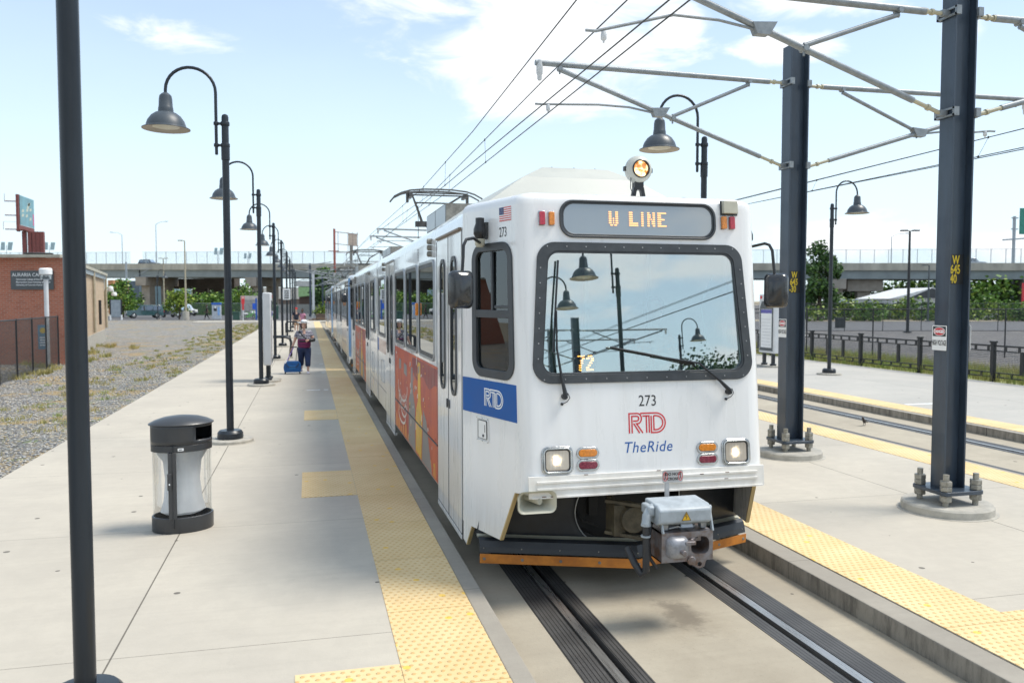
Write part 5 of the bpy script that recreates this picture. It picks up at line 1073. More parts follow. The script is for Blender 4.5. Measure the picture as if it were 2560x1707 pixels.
RW1=[(10.7,-60,4.9),(10.5,9.96,4.87),(10.35,18.5,4.76),(10.3,41,4.8),(10.3,150,4.8)]; RW2=[(10.25,-60,4.6),(10.3,9.95,4.54),(10.3,18.1,4.60),(10.3,150,4.6)]
def at_y(P,y):
    for a,c in zip(P,P[1:]):
        if a[1]<=y<=c[1]: t=(y-a[1])/(c[1]-a[1]); return a[0]+(c[0]-a[0])*t,a[2]+(c[2]-a[2])*t
for i,(U,L_,ys) in enumerate(((MSG1,CON1,(14.6,18.6,21.5,26,31,37)),(MSG2,CON2,(17.2,21,25.5)),(RW1,RW2,(10.9,15.3,22,29)))):
    for k,y in enumerate(ys):
        (x0,z0),(x1,z1)=at_y(U,y),at_y(L_,y); b=MB(); b.tube([(x0,y,z0),(x1,y,z1)],.003,5)
        for x,z in ((x0,z0),(x1,z1)): b.tube([(x,y-.012,z),(x,y+.012,z)],.013,6); b.tube([(x,y,z-.02),(x,y,z+.02)],.009,6)
        tag(b.build('wire_hanger',M['cable'],smooth_=60),('thin hanger in the right-hand wire pair above the train, number %s along it','thin hanger in the left-hand wire pair above the train, number %s along it','thin hanger between the wires of the right-hand track, number %s along them')[i]%('one two three four five six seven eight'.split()[k]),'wire hanger',group='thin hangers between the overhead wires')
# ---------------------------------------------------------------- railing of the far platform
RG='bays of the black platform railing'
def railing_bay():
    r=thing('railing_bay','','railing'); L=2.88
    b=MB(); b.box(-.055,.055,-.055,.055,-.05,1.10); b.box(-.075,.075,-.075,.075,1.085,1.135); b.box(-.065,.065,-.065,.065,1.04,1.055); b.build('post',M['fpost'],r,local=True,bevel=.006)
    b=MB(); 
    for z,h in ((1.0,.05),(.855,.035),(.24,.035),(.115,.035)): b.box(-.022,.022,.056,L-.056,z-h/2,z+h/2)
    for i in range(12):
        yy=.18+i*.228
        b.box(-.02,.02,yy-.03,yy+.03,.8725,.975) if i%2==0 else b.box(-.02,.02,yy-.03,yy+.03,.1325,.2225)
    for yy in (.98,1.9): b.box(-.035,.035,yy-.05,yy+.05,.258,.837)
    b.build('rails',M['fpost'],r,local=True,smooth_=0)
    return r,L
rb_,L=railing_bay(); me=sheet('wire_panel',(0,.06),(0,L-.06),.257,.838,M['weld'],rb_)
ys=[19.23+L*i for i in range(-4,9)]
nm={-4:'nearest',0:'at'}
for i,y in enumerate(ys):
    o=rb_ if i==0 else copy_tree(rb_); o.location=(18.88,y,0); tag(o,'','railing',RG)
labs=['railing bay just outside the right of the view','railing bay closest to the right picture edge','railing bay right of the nearest catenary column','railing bay seen just right of the nearest catenary column foot','railing bay hidden partly by the nearest catenary column','third whole railing bay counted from the nearest column leftwards','railing bay between the two catenary columns, middle one','railing bay nearest the lamp post with its arm to the right','railing bay just right of the column marked W 645 30','railing bay behind the column marked W 645 30','railing bay behind the far information pylon','railing bay beyond the far information pylon','last railing bay, hidden mostly by the train']
allb=[o for o in S.objects if o.parent is None and o.name.startswith('railing_bay')]
for o,l in zip(sorted(allb,key=lambda q:q.location.y),labs): o['label']=l.replace('railing bay','black railing bay')
# ---------------------------------------------------------------- vegetation
def tree(name,label,loc,h,w,m,trunk=.3,n=2600,ls=.16,seed=1,cat='tree',base=.25,group=None,low=False):
    r=thing(name,label,cat,loc,0,group); rr=random.Random(seed)
    b=MB(); tz=h*(.62 if not low else .4); b.tube([(0,0,-.1),(.02*h,.01*h,tz*.5),(0,.02*h,tz)],[trunk,trunk*.7,trunk*.25],8)
    limbs=[]
    for i in range(7):
        a=rr.uniform(0,6.28); z0=tz*rr.uniform(.35,.9); e=Vector((math.cos(a)*w*.34,math.sin(a)*w*.34,z0+h*rr.uniform(.12,.3))); b.tube([(0,.01*h,z0),tuple((Vector((0,0,z0))+e)*.5+Vector((0,0,.02*h))),tuple(e)],[trunk*.35,trunk*.2,trunk*.08],6); limbs.append(e)
    b.build('trunk',M['bark'],r,local=True)
    b=MB(); cl=[]
    for i in range(26 if not low else 18):
        for _ in range(30):
            p=Vector((rr.uniform(-1,1),rr.uniform(-1,1),rr.uniform(-1,1)))
            if p.length<1: break
        t=(p.z+1)/2; k=1-.35*abs(t-.42)-(.35*max(0,t-.6)); z=h*(base+(1-base)*t)
        cl.append((Vector((p.x*w/2*k*1.05,p.y*w/2*k*1.05,z)),rr.uniform(.16,.28)*w))
    ms=[m,M['leaf3'],M['leaf1'] if m is not M['leaf1'] else M['leafy']]
    for i in range(n):
        c,rad=rr.choice(cl); q=Vector((rr.gauss(0,1),rr.gauss(0,1),rr.gauss(0,.75))); q=q/max(q.length,.01)*rad*(rr.random()**.45); p=c+q
        if p.z<h*base*.5: p.z=h*base*.5+rr.random()*.2
        s=ls*rr.uniform(.6,1.4); a=Vector((rr.gauss(0,1),rr.gauss(0,1),rr.gauss(0,.6))).normalized(); u=a.cross(Vector((0,0,1))).normalized() if abs(a.z)<.99 else Vector((1,0,0)); v=a.cross(u)
        b.mt(0 if rr.random()<.72 else (1 if rr.random()<.6 else 2)); b.add([p-u*s-v*s*.2,p-v*s*.75,p+u*s,p+v*s*.75],[(0,1,2,3)])
    b.build('crown',ms,r,local=True,smooth_=0,fix=False); return r
def P_(px,d): # map a bearing given in picture columns at a known distance out
    return CF(d,(px-1176)/1880*d)
tree('street_tree','tall leafy tree beyond the black chain link fence, right of the W 645 30 column',P_(1880,95),8.9,4.4,M['leaf2'],n=5200,ls=.17,seed=3,base=.10)
tree('street_tree','pale green tree half hidden behind the train and its right mirror',P_(1800,120),4.6,6,M['leafy'],n=1500,ls=.2,seed=5,base=.1,low=True)
TG='trees beyond the bridge on the right'
for i,(px,d,h,w,m) in enumerate(((1955,165,6.2,9,'leaf2'),(2075,165,6.4,12,'leaf1'),(2150,168,6.4,12,'leaf2'),(2250,150,6.6,12,'leaf1'),(2305,152,5.8,8,'leaf2'),(2180,170,6.2,10,'leaf1'))):
    l=('bushy tree seen under the bridge just right of the slender pier','light green tree left of the white gabled building','mid green tree behind the white gabled roof','bright green tree between the nearest column and the right picture edge, under the bridge','darker low tree beside the grey block at the right edge under the bridge','light green tree half hidden behind the nearest column')[i]
    tree('background_tree',l,P_(px,d),h,w,M[m],n=1300,ls=.35,seed=20+i,base=.15,group=TG)
for i,(px,d,h,w) in enumerate([(1852+rr_*38,92+(rr_*7)%9,1.6+.9*((rr_*5)%4)/3,4.2) for rr_ in range(14)]):
    ls_=['green shrub at the foot of the tall leafy tree']
    lab='green shrub in the row behind the far fence, '+('leftmost of the row','second from the left','third from the left','fourth from the left','fifth from the left','sixth from the left','seventh from the left','eighth, just left of the nearest column','ninth, hidden mostly by the nearest column','tenth, just right of the nearest column','eleventh from the left','twelfth from the left','thirteenth from the left','last one at the right edge')[i]
    tree('shrub',lab,P_(px,d),h,w,M['leaf1' if i%3 else 'leafy'],trunk=.08,n=700,ls=.16,seed=40+i,cat='shrub',base=.0,group='shrub row behind the far fence',low=True)
tree('street_tree','round dark green tree beside the grey information board',P_(280,112),4.6,5.0,M['leaf1'],n=2600,ls=.17,seed=61,base=.05,low=True)
tree('street_tree','small bright yellow-green tree in front of the parked cars',P_(412,101),4.0,3.4,M['leafy'],n=1900,ls=.13,seed=62,base=.16,trunk=.10)
for i,(px,d,h,w) in enumerate(((452,132,3.2,5),(476,135,3.3,5),(500,133,3.0,5),(524,136,3.8,5),(548,131,4.4,5.5),(590,140,3.2,5),(425,138,3.6,6))):
    l='green bush behind the slatted fence, '+('leftmost beside the concrete lamp foot','second from the left','behind the ticket machine','tall one next to it','tallest, left of the concrete wall','low one behind the concrete wall','paler one behind the small yellow-green tree')[i]
    tree('hedge_bush',l,P_(px,d),h,w,M['leaf2' if i%2 else 'leaf1'],trunk=.1,n=1100,ls=.2,seed=70+i,cat='bush',base=.02,group='bushes behind the slatted fence',low=True)
tree('street_tree','green tree in front of the brown shed under the bridge, beside the train end',P_(752,150),8.0,6.5,M['leaf2'],n=2600,ls=.28,seed=81,base=.1)
tree('hedge_bush','yellow-green bush beside the distant track',P_(748,112),1.6,3.0,M['leafy'],n=500,ls=.15,seed=82,cat='bush',base=0,low=True)
for i,(x,y,h,w) in enumerate(((27,-40,5.6,6.5),(33,-50,7,8),(-16,-14,7,6))):
    tree('street_tree',('dark tree behind the viewer, mirrored low in the right of the windscreen','large tree behind the viewer beyond the first mirrored tree','tree behind the viewer on the left, mirrored in the cab side window')[i],(x,y,-.1),h,w,M['leaf3'],n=3600,ls=.12,seed=90+i,base=.12)
# ---------------------------------------------------------------- brick building, sign, fence on the left
bd=thing('campus_building','low red brick building with a long tan block side wall','building',(-8.6,32.85,0))
c0=Vector((-8.6,32.85)); c1=Vector((-11.5,52.0)); n0=Vector((-24,5.95)); HB=3.83
s1=sheet('brick_wall',c0,c0+n0,-.2,HB,M['brick'],bd); s2=sheet('side_wall',c0+Vector((-.06,.35)),c1,.9*0+.62,HB-.35,M['block'],bd)
b=MB(); 
def wallbox(a,c_,w,z0,z1): 
    d=(c_-a).normalized(); nrm=Vector((d.y,-d.x))*w; b.add([(p.x,p.y,z) for z in (z0,z1) for p in (a,c_,c_+nrm,a+nrm)],[(3,2,1,0),(4,5,6,7),(0,1,5,4),(1,2,6,5),(2,3,7,6),(3,0,4,7)])
pg=[(c0.x-.03,c0.y+.03),(c1.x-.03,c1.y),(c1.x-22,c1.y),(c0.x+n0.x,c0.y+n0.y+.03)]; b.prism(pg,-.2,HB-.36)
b.build('wall_core',mat('wall core tan',(.42,.36,.27),.9),bd,smooth_=0)
b=MB(); wallbox(c0+Vector((.012,0)),c0+Vector((-.05,.34)),.03,-.2,HB-.02); b.build('corner_pilaster',mat('pale block',(.50,.46,.38),.85),bd,smooth_=0)
b=MB(); wallbox(c0+Vector((-.06,.36)),c1,.03,-.2,.62); b.build('plinth',M['found'],bd,smooth_=0)
b=MB(); wallbox(c0+Vector((-.06,.35)),c1+Vector((0,.1)),.10,HB-.35,HB-.05); b.build('clerestory',mat('clerestory grey',(.30,.35,.38),.4),bd,smooth_=0)
b=MB(); wallbox(c0+Vector((-.06,.35)),c1+Vector((-.0,.15)),.16,HB-.13,HB); wallbox(c0+Vector((.05,-.06)),c0+n0,-.3,HB,HB+.10); b.prism([(c0.x-.04,c0.y+.36),(c1.x-.04,c1.y),(c1.x-22,c1.y),(c0.x+n0.x,c0.y+n0.y+.3)],HB-.355,HB-.1); b.build('coping',mat('coping trim',(.46,.44,.36),.6),bd,smooth_=0)
b=MB()
for t in (.985,.58,.30): 
    q=c0+(c1-c0)*t; b.tube([(q.x+.10,q.y,.7),(q.x+.10,q.y,HB-.1)],.07,8)
b.build('downpipe',mat('tan pipe',(.42,.37,.27),.5),bd)
b=MB(); q=c0+(c1-c0)*.78; b.box(q.x-.02,q.x+.12,q.y-.06,q.y+.06,1.0,2.3); b.build('wall_slot',M['ink'],bd,smooth_=0)
b=MB(); q=c1; b.lathe([(.14,2.9),(.16,3.0),(.12,3.1),(.001,3.12)],(q.x+.35,q.y-.1,0),n=14); b.lathe([(.14,2.55),(.16,2.65),(.12,2.75),(.001,2.77)],(q.x+.55,q.y-.15,0),n=14); b.box(q.x,q.x+.5,q.y-.05,q.y+.05,2.8,2.9); tag(b.build('security_camera',M['white2']),'white twin camera domes on the corner of the tan wall','security camera')
# small vents on the roof edge
b=MB(); dn=n0.normalized()
for t in (.9,8.0): q=c0+dn*t; b.box(q.x-.45,q.x+.45,q.y-.1,q.y+.15,HB+.10,HB+.17)
b.build('roof_vent',M['dark'],bd,smooth_=0)
def onbrick(u,v,w): q=c0+dn*(-u); nr=Vector((-.241,-.9705)); return (q.x+nr.x*w,q.y+nr.y*w,v)
sgn=thing('campus_sign','dark grey wall sign reading AURARIA CAMPUS with three smaller lines','sign',tuple(onbrick(-1.1,2.9,0)))
b=MB(); b.prism([(-1.90,2.68),(-.36,2.68),(-.36,3.36),(-1.90,3.36)],.02,.06,onbrick); b.build('sign_board',M['signg'],sgn,smooth_=0)
b=MB(); b.text('AURARIA CAMPUS',.180,-1.85,3.15,.06,.066,onbrick,sx=.92); 
for i,tx in enumerate(('Community College of Denver','Metropolitan State University of Denver','University of Colorado Denver')): b.text(tx,.082,-1.71,3.02-i*.10,.06,.065,onbrick,sx=.93,bold=.001)
b.build('lettering',M['white2'],sgn,smooth_=0)
# white mushroom lamp
wl=thing('bollard_lamp','white post lamp with a drum-shaped head in front of the campus sign','lamp',tuple(P_(108,28.7)))
b=MB(); b.lathe([(.075,-.1),(.075,3.02)],n=14); b.build('post',M['pylon'],wl,local=True,smooth_=30); b=MB(); b.lathe([(.19,3.18),(.205,3.2),(.21,3.36),(.18,3.41),(.001,3.42)],n=24); b.build('lamp_head',M['white2'],wl,local=True,smooth_=30)
b=MB(); b.lathe([(.12,2.98),(.18,3.03),(.18,3.18)],n=24,cap=False); b.build('glass_drum',M['binglass'],wl,local=True,smooth_=30,fix=False)
def fence(label,pts,h,m,pm,z=-.05,step=2.2,toprail=.022,post=.028,name='chain_link_fence',group=None,lean_=None):
    r=thing(name,label,'fence',(pts[0][0],pts[0][1],z),0,group)
    for a,c_ in zip(pts,pts[1:]):
        a=Vector(a[:2]);c_=Vector(c_[:2]); L=(c_-a).length; n=max(1,round(L/step)); s=sheet('mesh_panel',a,c_,z+.03,z+h-.02,m,r)
        for i in range(n+1):
            q=a+(c_-a)*i/n; b=MB(); b.tube([(q.x,q.y,z-.1),(q.x,q.y,z+h+.03)],post,8); b.build('post',pm,r)
        b=MB(); b.tube([(a.x,a.y,z+h),(c_.x,c_.y,z+h)],toprail,8); b.build('top_rail',pm,r)
    return r
fence('black chain link fence in front of the brick building on the left',[(-8.28,25.2),(-8.75,32.5)],1.76,M['linkblack'],M['fpost'],step=2.0)
fence('left end of the black chain link fence, running off the picture',[(-8.30,25.1),(-8.0,19.0)],1.70,M['linkblack'],M['fpost'],step=1.9)
b=MB(); q=P_(98,29.0); b.box(q.x-.16,q.x+.16,q.y-.02,q.y,.55,1.42); b.mt(1).lathe([(.10,0),(.10,.004)],fn=lambda x,y,z:(q.x+x,q.y-.021-z,1.22+y),n=14); b.mt(2)
for i in range(4): b.box(q.x-.10,q.x+.10,q.y-.026,q.y-.021,.68+i*.09,.72+i*.09)
tag(b.build('fence_notice',[mat('notice blue',(.12,.28,.42),.5),mat('notice yellow',(.7,.5,.05),.5),M['white2']],smooth_=0),'small blue notice with a yellow disc hung behind the left fence','notice')
# ---------------------------------------------------------------- fences on the right
FG='chain link fences on the right'
a_=CF(34,9.5); c_=CF(34,26)
fence('near black chain link fence beyond the railing, nearer of the two on the right',[(a_.x,a_.y),(c_.x,c_.y)],2.02,M['link'],M['fpost'],z=-.1,step=3.0,group=FG)
a_=CF(64,17); c_=CF(64,50); fence('far black chain link fence with tall posts around the parking lot on the right',[(a_.x,a_.y),(c_.x,c_.y)],2.15,M['link'],M['fpost'],z=-.1,step=3.0,group=FG)
a_=CF(101,38); c_=CF(101,62); fence('farthest grey fence in front of the shrubs under the bridge',[(a_.x,a_.y),(c_.x,c_.y)],2.0,M['link'],M['fpost'],z=-.1,step=3.6,group=FG)
# dark bin on the right lot
b=MB(); q=P_(1930,70); b.box(q.x-.3,q.x+.3,q.y-.3,q.y+.3,-.06,.72); b.box(q.x-.33,q.x+.33,q.y-.33,q.y+.33,.74,.82); b.box(q.x-.2,q.x+.2,q.y-.31,q.y-.3,.5,.66); tag(b.build('litter_bin',M['fpost'],bevel=.03),'small dark square litter bin beyond the fence on the right lot','litter bin')
# lot lights
def lot_light(px,d,h,label,kind,m,z=-.05,conc=False,arm=1):
    q=P_(px,d); r=thing('lot_light',label,'lamp post',tuple(q),0,'parking lot light poles')
    b=MB(); b.lathe([(.11,z),(.10,h*.5),(.07,h)],n=10); b.lathe([(.3,z),(.3,z+.08),(.12,z+.1)],n=12); b.build('pole',m,r,local=True,smooth_=30)
    b=MB(); rx,ry=math.cos(R(YAW)),-math.sin(R(YAW))
    def bx(l0,l1,z0,z1,t=.12): b.add([(l*rx-s*ry*t,l*ry+s*rx*t,zz) for zz in (z0,z1) for l,s in ((l0,-1),(l1,-1),(l1,1),(l0,1))],[(3,2,1,0),(4,5,6,7),(0,1,5,4),(1,2,6,5),(2,3,7,6),(3,0,4,7)])
    if kind=='T':
        for sg in (-1,1): bx(min(sg*.05,sg*.2),max(sg*.05,sg*.2),h-.03,h+.03,.03); bx(min(sg*.2,sg*.66),max(sg*.2,sg*.66),h-.02,h+.07,.15)
    else:
        bx(min(0,arm*.25),max(0,arm*.25),h-.03,h+.04,.03); bx(min(arm*.2,arm*.75),max(arm*.2,arm*.75),h-.02,h+.09,.15)
    b.build('lamp_head',m,r,local=True,smooth_=0)
    if conc: b=MB(); b.lathe([(.38,-.05),(.38,.98),(.34,1.0)],n=20); b.build('concrete_foot',M['found'],r,local=True,smooth_=30)
mt_=mat('tan light pole',(.40,.36,.26),.5)
lot_light(2085,59.5,7.3,'tall dark lot light with two flat heads, between the two catenary columns','T',M['fpost'])
lot_light(2131,92,6.2,'slimmer lot light with a single head left of the nearest column','L',M['signg'],arm=-1)
lot_light(427.5,97,9.3,'tall tan light pole standing in a round concrete foot','L',mt_,conc=True,arm=-1)
lot_light(378,118,8.3,'tan lot light with two heads behind the small yellow-green tree','T',mt_)
# ---------------------------------------------------------------- grey board, ticket machine, red pylon, bikes
ib=thing('information_board','grey blank board on two dark posts at the edge of the gravel','sign',tuple(P_(267,96)))
b=MB(); b.box(-.55,.55,-.05,.05,.35,2.35); b.build('board',mat('board grey',(.28,.33,.38),.5),ib,local=True); 
for x in (-.6,.6): b=MB(); b.box(x-.07,x+.07,-.07,.07,0,2.4); b.mt(1).box(x-.075,x+.075,-.075,.075,0,.6); b.build('post',[M['fpost'],M['white2']],ib,local=True)
q=P_(498,100); tm=thing('ticket_machine','blue and white ticket machine standing by the gravel edge','ticket machine',tuple(q))
b=MB(); b.box(-.52,.52,-.3,.3,0,1.75); b.build('cabinet',mat('machine silver',(.55,.60,.66),.4),tm,local=True,bevel=.03); b=MB(); b.box(-.56,.56,-.34,.34,1.75,2.02); b.build('blue_top',mat('machine blue',(.03,.13,.5),.4),tm,local=True,bevel=.02)
b=MB(); b.box(-.30,.05,-.315,-.3,1.0,1.5); b.mt(1).box(.15,.4,-.315,-.3,.5,1.5); b.mt(2).lathe([(.13,0),(.13,.02)],fn=lambda x,y,z:(-.12+x,-.316-z,1.45+y),n=14); b.build('screen_panel',[M['ink'],mat('machine pale blue',(.25,.45,.8),.4),M['white2']],tm,local=True)
q=P_(558.8,93); rp=thing('route_pylon','narrow red sign with a pale round top on a pole','sign',tuple(q)); b=MB(); b.box(-.05,.05,-.05,.05,0,1.4); b.build('pole',M['pylon'],rp,local=True); b=MB(); b.box(-.17,.17,-.06,.06,1.9,2.75); b.box(-.10,.10,-.06,.06,1.2,1.9); b.build('red_panel',M['red'],rp,local=True); b=MB(); b.lathe([(.13,0),(.13,.02)],fn=lambda x,y,z:(x,-.061-z,2.6+y),n=16); b.build('emblem',mat('pale pink',(.7,.4,.38),.5),rp,local=True)
b=MB(); q=P_(572,106); b.box(q.x-1.0,q.x+1.9,q.y,q.y+3,-.1,2.35); b.mt(1).box(q.x-1.0,q.x+1.9,q.y-.02,q.y,2.35,2.9); b.box(q.x-1.0,q.x+1.9,q.y,q.y+3,2.352,2.9); tag(b.build('concrete_shelter',[mat('shelter grey',(.36,.36,.35),.8),mat('shelter top',(.58,.54,.50),.8)],smooth_=0),'plain grey concrete wall block behind the parked bicycles','wall')
q=P_(589,96); bl=thing('blue_post','slim blue post with a square blue box on it','help post',tuple(q)); b=MB(); b.box(-.09,.09,-.09,.09,0,2.55); b.build('post',mat('post blue',(.02,.10,.42),.4),bl,local=True); b=MB(); b.box(-.42,-.09,-.12,.12,1.25,1.95); b.build('box',mat('box blue',(.01,.10,.6),.4),bl,local=True)
def bike(px,d,label,rz=0):
    q=P_(px,d); r=thing('rental_bicycle',label,'bicycle',tuple(q),R(rz),'green and white rental bicycles')
    for x in (-.52,.52):
        b=MB(); P=[(x+.31*math.cos(R(a)),0,.33+.31*math.sin(R(a))) for a in range(0,361,24)]; b.tube(P,.03,6); 
        for a in range(0,180,45): b.bar((x-.3*math.cos(R(a)),0,.33-.3*math.sin(R(a))),(x+.3*math.cos(R(a)),0,.33+.3*math.sin(R(a))),.006,.006)
        b.build('wheel',M['fpost'],r,local=True)
    b=MB(); b.tube([(-.52,0,.33),(-.1,0,.35),(.35,0,.85)],.04,6); b.tube([(-.1,0,.35),(-.25,0,.95)],.035,6); b.tube([(.52,0,.33),(.35,0,.85),(.30,0,1.1)],.035,6); b.mt(1).box(-.75,-.35,-.08,.08,.66,.8); b.build('frame',[mat('bike green',(.12,.5,.08),.4),M['white2']],r,local=True)
    b=MB(); b.tube([(.28,-.28,1.12),(.30,0,1.1),(.28,.28,1.12)],.02,6); b.mt(1).box(.42,.62,-.16,.16,.78,1.0); b.build('handlebar',[M['fpost'],M['white2']],r,local=True)
    b=MB(); b.box(-.36,-.12,-.08,.08,.94,1.0); b.build('saddle',M['fpost'],r,local=True,bevel=.02)
bike(576,98,'white and green rental bicycle left of the blue post',20); bike(571,99.5,'second rental bicycle half hidden behind the first',-30); bike(617,99,'rental bicycle glimpsed just right of the pale pylon',10)
for px,d,w,h,l in ((543,97,.75,.95,'low dark green bin beside the second lamp post pole'),(632,101,.8,1.55,'tall dark green bin seen between the lamp posts')):
    b=MB(); q=P_(px,d); b.box(q.x-w/2,q.x+w/2,q.y-.4,q.y+.4,0,h*.88); b.box(q.x-w/2-.05,q.x+w/2+.05,q.y-.45,q.y+.45,h*.89,h); tag(b.build('waste_bin',mat('bin green',(.03,.09,.07),.5),bevel=.03),l,'waste bin',group='dark green waste bins')
fence('green slatted fence behind the ticket machine',[(P_(433,128).x,P_(433,128).y),(P_(565,128).x,P_(565,128).y)],1.9,M['linkgreen'],M['steelg'],step=3.2,name='slatted_fence')
# ---------------------------------------------------------------- cars
def car(loc,rz,label,paint,L=4.5,H=1.72,Wd=1.8,hatch=True,group='parked and passing cars',suv=True):
    r=thing('parked_car',label,'car',loc,R(rz),group)
    hb=H*.56; prof=[(-L/2,.35),(-L/2-.02,.62),(-L/2+.05,hb-.02),(-L/2+1.25,hb+.08),(-L/2+1.75,H-.06),(-L/2+2.1,H),(L/2-.55,H-.02),(L/2-.22,H-.12),(L/2-.03,hb),(L/2,.62),(L/2-.04,.35)] if suv else [(-L/2,.3),(-L/2-.02,.55),(-L/2+.1,hb-.08),(-L/2+1.3,hb),(-L/2+1.95,H-.05),(-L/2+2.3,H),(L/2-1.4,H-.03),(L/2-.7,hb+.05),(L/2-.05,hb-.02),(L/2,.55),(L/2-.04,.3)]
    b=MB(); n=len(prof); secs=[(-Wd/2,.93),(-Wd/2+.06,1),(Wd/2-.06,1),(Wd/2,.93)]; V=[]
    for y,s in secs:
        for x,z in prof:
            t=max(0,(z-hb)/(H-hb)); V.append((x*(1 if s==1 else .985),y*(1-.16*t),.3+(z-.3)*(1 if s==1 else .965)))
    b.add(V,[(i*n+j,i*n+(j+1)%n,(i+1)*n+(j+1)%n,(i+1)*n+j) for i in range(3) for j in range(n)]+[tuple(range(n)),tuple(range(3*n,4*n))])
    b.build('body',paint,r,local=True,smooth_=40)
    b=MB(); w0=Wd/2
    for sg in (-1,1):
        yy=lambda z:sg*(w0*(1-.16*max(0,(z-hb)/(H-hb)))*1.004+.004)
        xs=(-L/2+1.62,-L/2+2.35,-L/2+3.2,L/2-.35)
        tops=H-.14
        for x0,x1 in zip(xs,xs[1:]): b.add([(x0+.04+(.0),yy(hb+.06),hb+.06),(x1-.03,yy(hb+.06),hb+.06),(x1-.05,yy(tops),tops),(x0+(.36 if x0==xs[0] else .04),yy(tops),tops)],[(0,1,2,3)])
    x0,z0,x1,z1=(-L/2+1.25,hb+.10,-L/2+1.75,H-.08); b.add([(x0-.02,-w0*.84,z0+.02),(x0-.02,w0*.84,z0+.02),(x1-.03,w0*.76,z1),(x1-.03,-w0*.76,z1)],[(0,1,2,3)]); xr=L/2; b.add([(xr-.03,-w0*.8,hb+.08),(xr-.03,w0*.8,hb+.08),(xr-.22,w0*.72,H-.16),(xr-.22,-w0*.72,H-.16)],[(0,1,2,3)])
    b.build('window',M['cabdark'],r,local=True,smooth_=0,fix=False)
    for x in (-L/2+.85,L/2-.85):
        for sg in (-1,1):
            b=MB(); g=lambda a,c_,w,x=x,sg=sg:(x+a,sg*(w0-.12+w),.34+c_); b.lathe([(.34,-.1),(.35,0),(.34,.12),(.24,.135),(.22,.11),(.001,.12)],fn=g,n=20); w=b.build('wheel',M['fpost'],r,local=True); b=MB(); b.lathe([(.21,.118),(.19,.135),(.05,.14),(.001,.145)],fn=g,n=14); b.build('rim',M['chrome'],w,local=True)
    for sg in (-1,1):
        b=MB(); b.box(-L/2-.04,-L/2+.1,sg*w0*.72-.15,sg*w0*.72+.15,hb-.28,hb-.12); b.build('headlight',M['lens'],r,local=True,bevel=.02); b=MB(); b.box(L/2-.12,L/2+.03,sg*w0*.82-.1,sg*w0*.82+.1,hb-.25,hb+.05); b.build('tail_light',M['redlens'],r,local=True,bevel=.02)
    b=MB(); b.box(-L/2-.07,-L/2+.05,-w0*.9,w0*.9,.35,.58); b.box(-L/2-.03,-L/2+.05,-w0*.45,w0*.45,.62,hb-.14); b.mt(1).box(-L/2-.08,-L/2-.07,-.16,.16,.42,.52); b.build('bumper',[M['fpost'],M['white2']],r,local=True,bevel=.02)
M['cabdark']=glass('car glass',refl=.15,opaque=(.02,.025,.03))
car(tuple(P_(332,107)),-YAW+34,'dark green parked SUV facing left near the gravel edge',mat('car teal green',(.025,.075,.085),.3,coat=1))
car(tuple(P_(404,112)),180-YAW-25,'dark blue car parked behind the small yellow-green tree',mat('car navy',(.03,.04,.07),.3,coat=1),suv=True)
car(tuple(P_(424,122)),180-YAW-40,'white car mostly hidden behind the dark blue car',mat('car white',(.7,.72,.74),.3,coat=1))
# ---------------------------------------------------------------- highway bridge
bA=P_(-400,196); bB=P_(2900,139)
pA=Vector((bA.x,bA.y)); pB=Vector((bB.x,bB.y)); dv=(pB-pA).normalized(); nv=Vector((-dv.y,dv.x)); LT=(pB-pA).length
def zt(t): return 11.0+(8.65-11.0)*t/LT
br=thing('highway_bridge','long concrete and steel highway bridge crossing behind the station','bridge',(pA.x,pA.y,0))
def bx(t0,t1,w0,w1,a,c_): # heights relative to the parapet top
    P=[]
    for dz in (0,1):
        for t,w in ((t0,w0),(t1,w0),(t1,w1),(t0,w1)): q=pA+dv*t+nv*w; P.append((q.x,q.y,zt(t)+(a if dz==0 else c_)))
    b.add(P,[(3,2,1,0),(4,5,6,7),(0,1,5,4),(1,2,6,5),(2,3,7,6),(3,0,4,7)])
def tpx(px): # distance along the bridge for a bearing
    q=P_(px,1); d=Vector((q.x,q.y)); M2=Matrix(((d.x,-dv.x),(d.y,-dv.y))); s=M2.inverted()@pA; return s[1]
b=MB(); bx(0,LT,0,.3,-1.1,0); bx(0,LT,12,12.3,-1.1,0); bx(0,LT,-.15,12.4,-1.35,-1.1)
for t in [i*9 for i in range(int(LT/9))]: bx(t,t+.12,-.012,0,-1.1,-.02)
b.build('parapet',M['bridgec'],br,smooth_=0)
b=MB(); bx(tpx(323),LT,.35,.8,-2.9,-1.35); bx(0,tpx(323)-.4,.3,1.2,-3.0,-1.35); bx(tpx(323),LT,3.5,3.9,-2.9,-1.35); bx(tpx(323),LT,7.5,7.9,-2.9,-1.35); bx(0,LT,11.3,11.7,-2.9,-1.35)
b.mt(1).box(0,0,0,0,0,0) if False else None
g_=b.build('girder',M['bridgeg'],br,smooth_=0)
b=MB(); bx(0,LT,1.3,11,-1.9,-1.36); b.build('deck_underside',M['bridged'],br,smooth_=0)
fs=[]
a2=pA; 
def bsheet(t0,t1,name='mesh_panel',w=.15,h=2.5):
    me=bpy.data.meshes.new(name); P=[]
    for t,z in ((t0,0),(t1,0),(t1,h),(t0,h)): q=pA+dv*t+nv*w; P.append((q.x-pA.x,q.y-pA.y,zt(t)+z))
    me.from_pydata(P,[],[(0,1,2,3)]); uv=me.uv_layers.new(name='UVMap')
    for i,c in enumerate(((t0,0),(t1,0),(t1,h),(t0,h))): uv.data[i].uv=c
    me.materials.append(M['linkfar']); o=bpy.data.objects.new(name,me); S.collection.objects.link(o); o.parent=br
tg=tpx(316); bsheet(0,tg-1.5); bsheet(tg+1.5,LT)
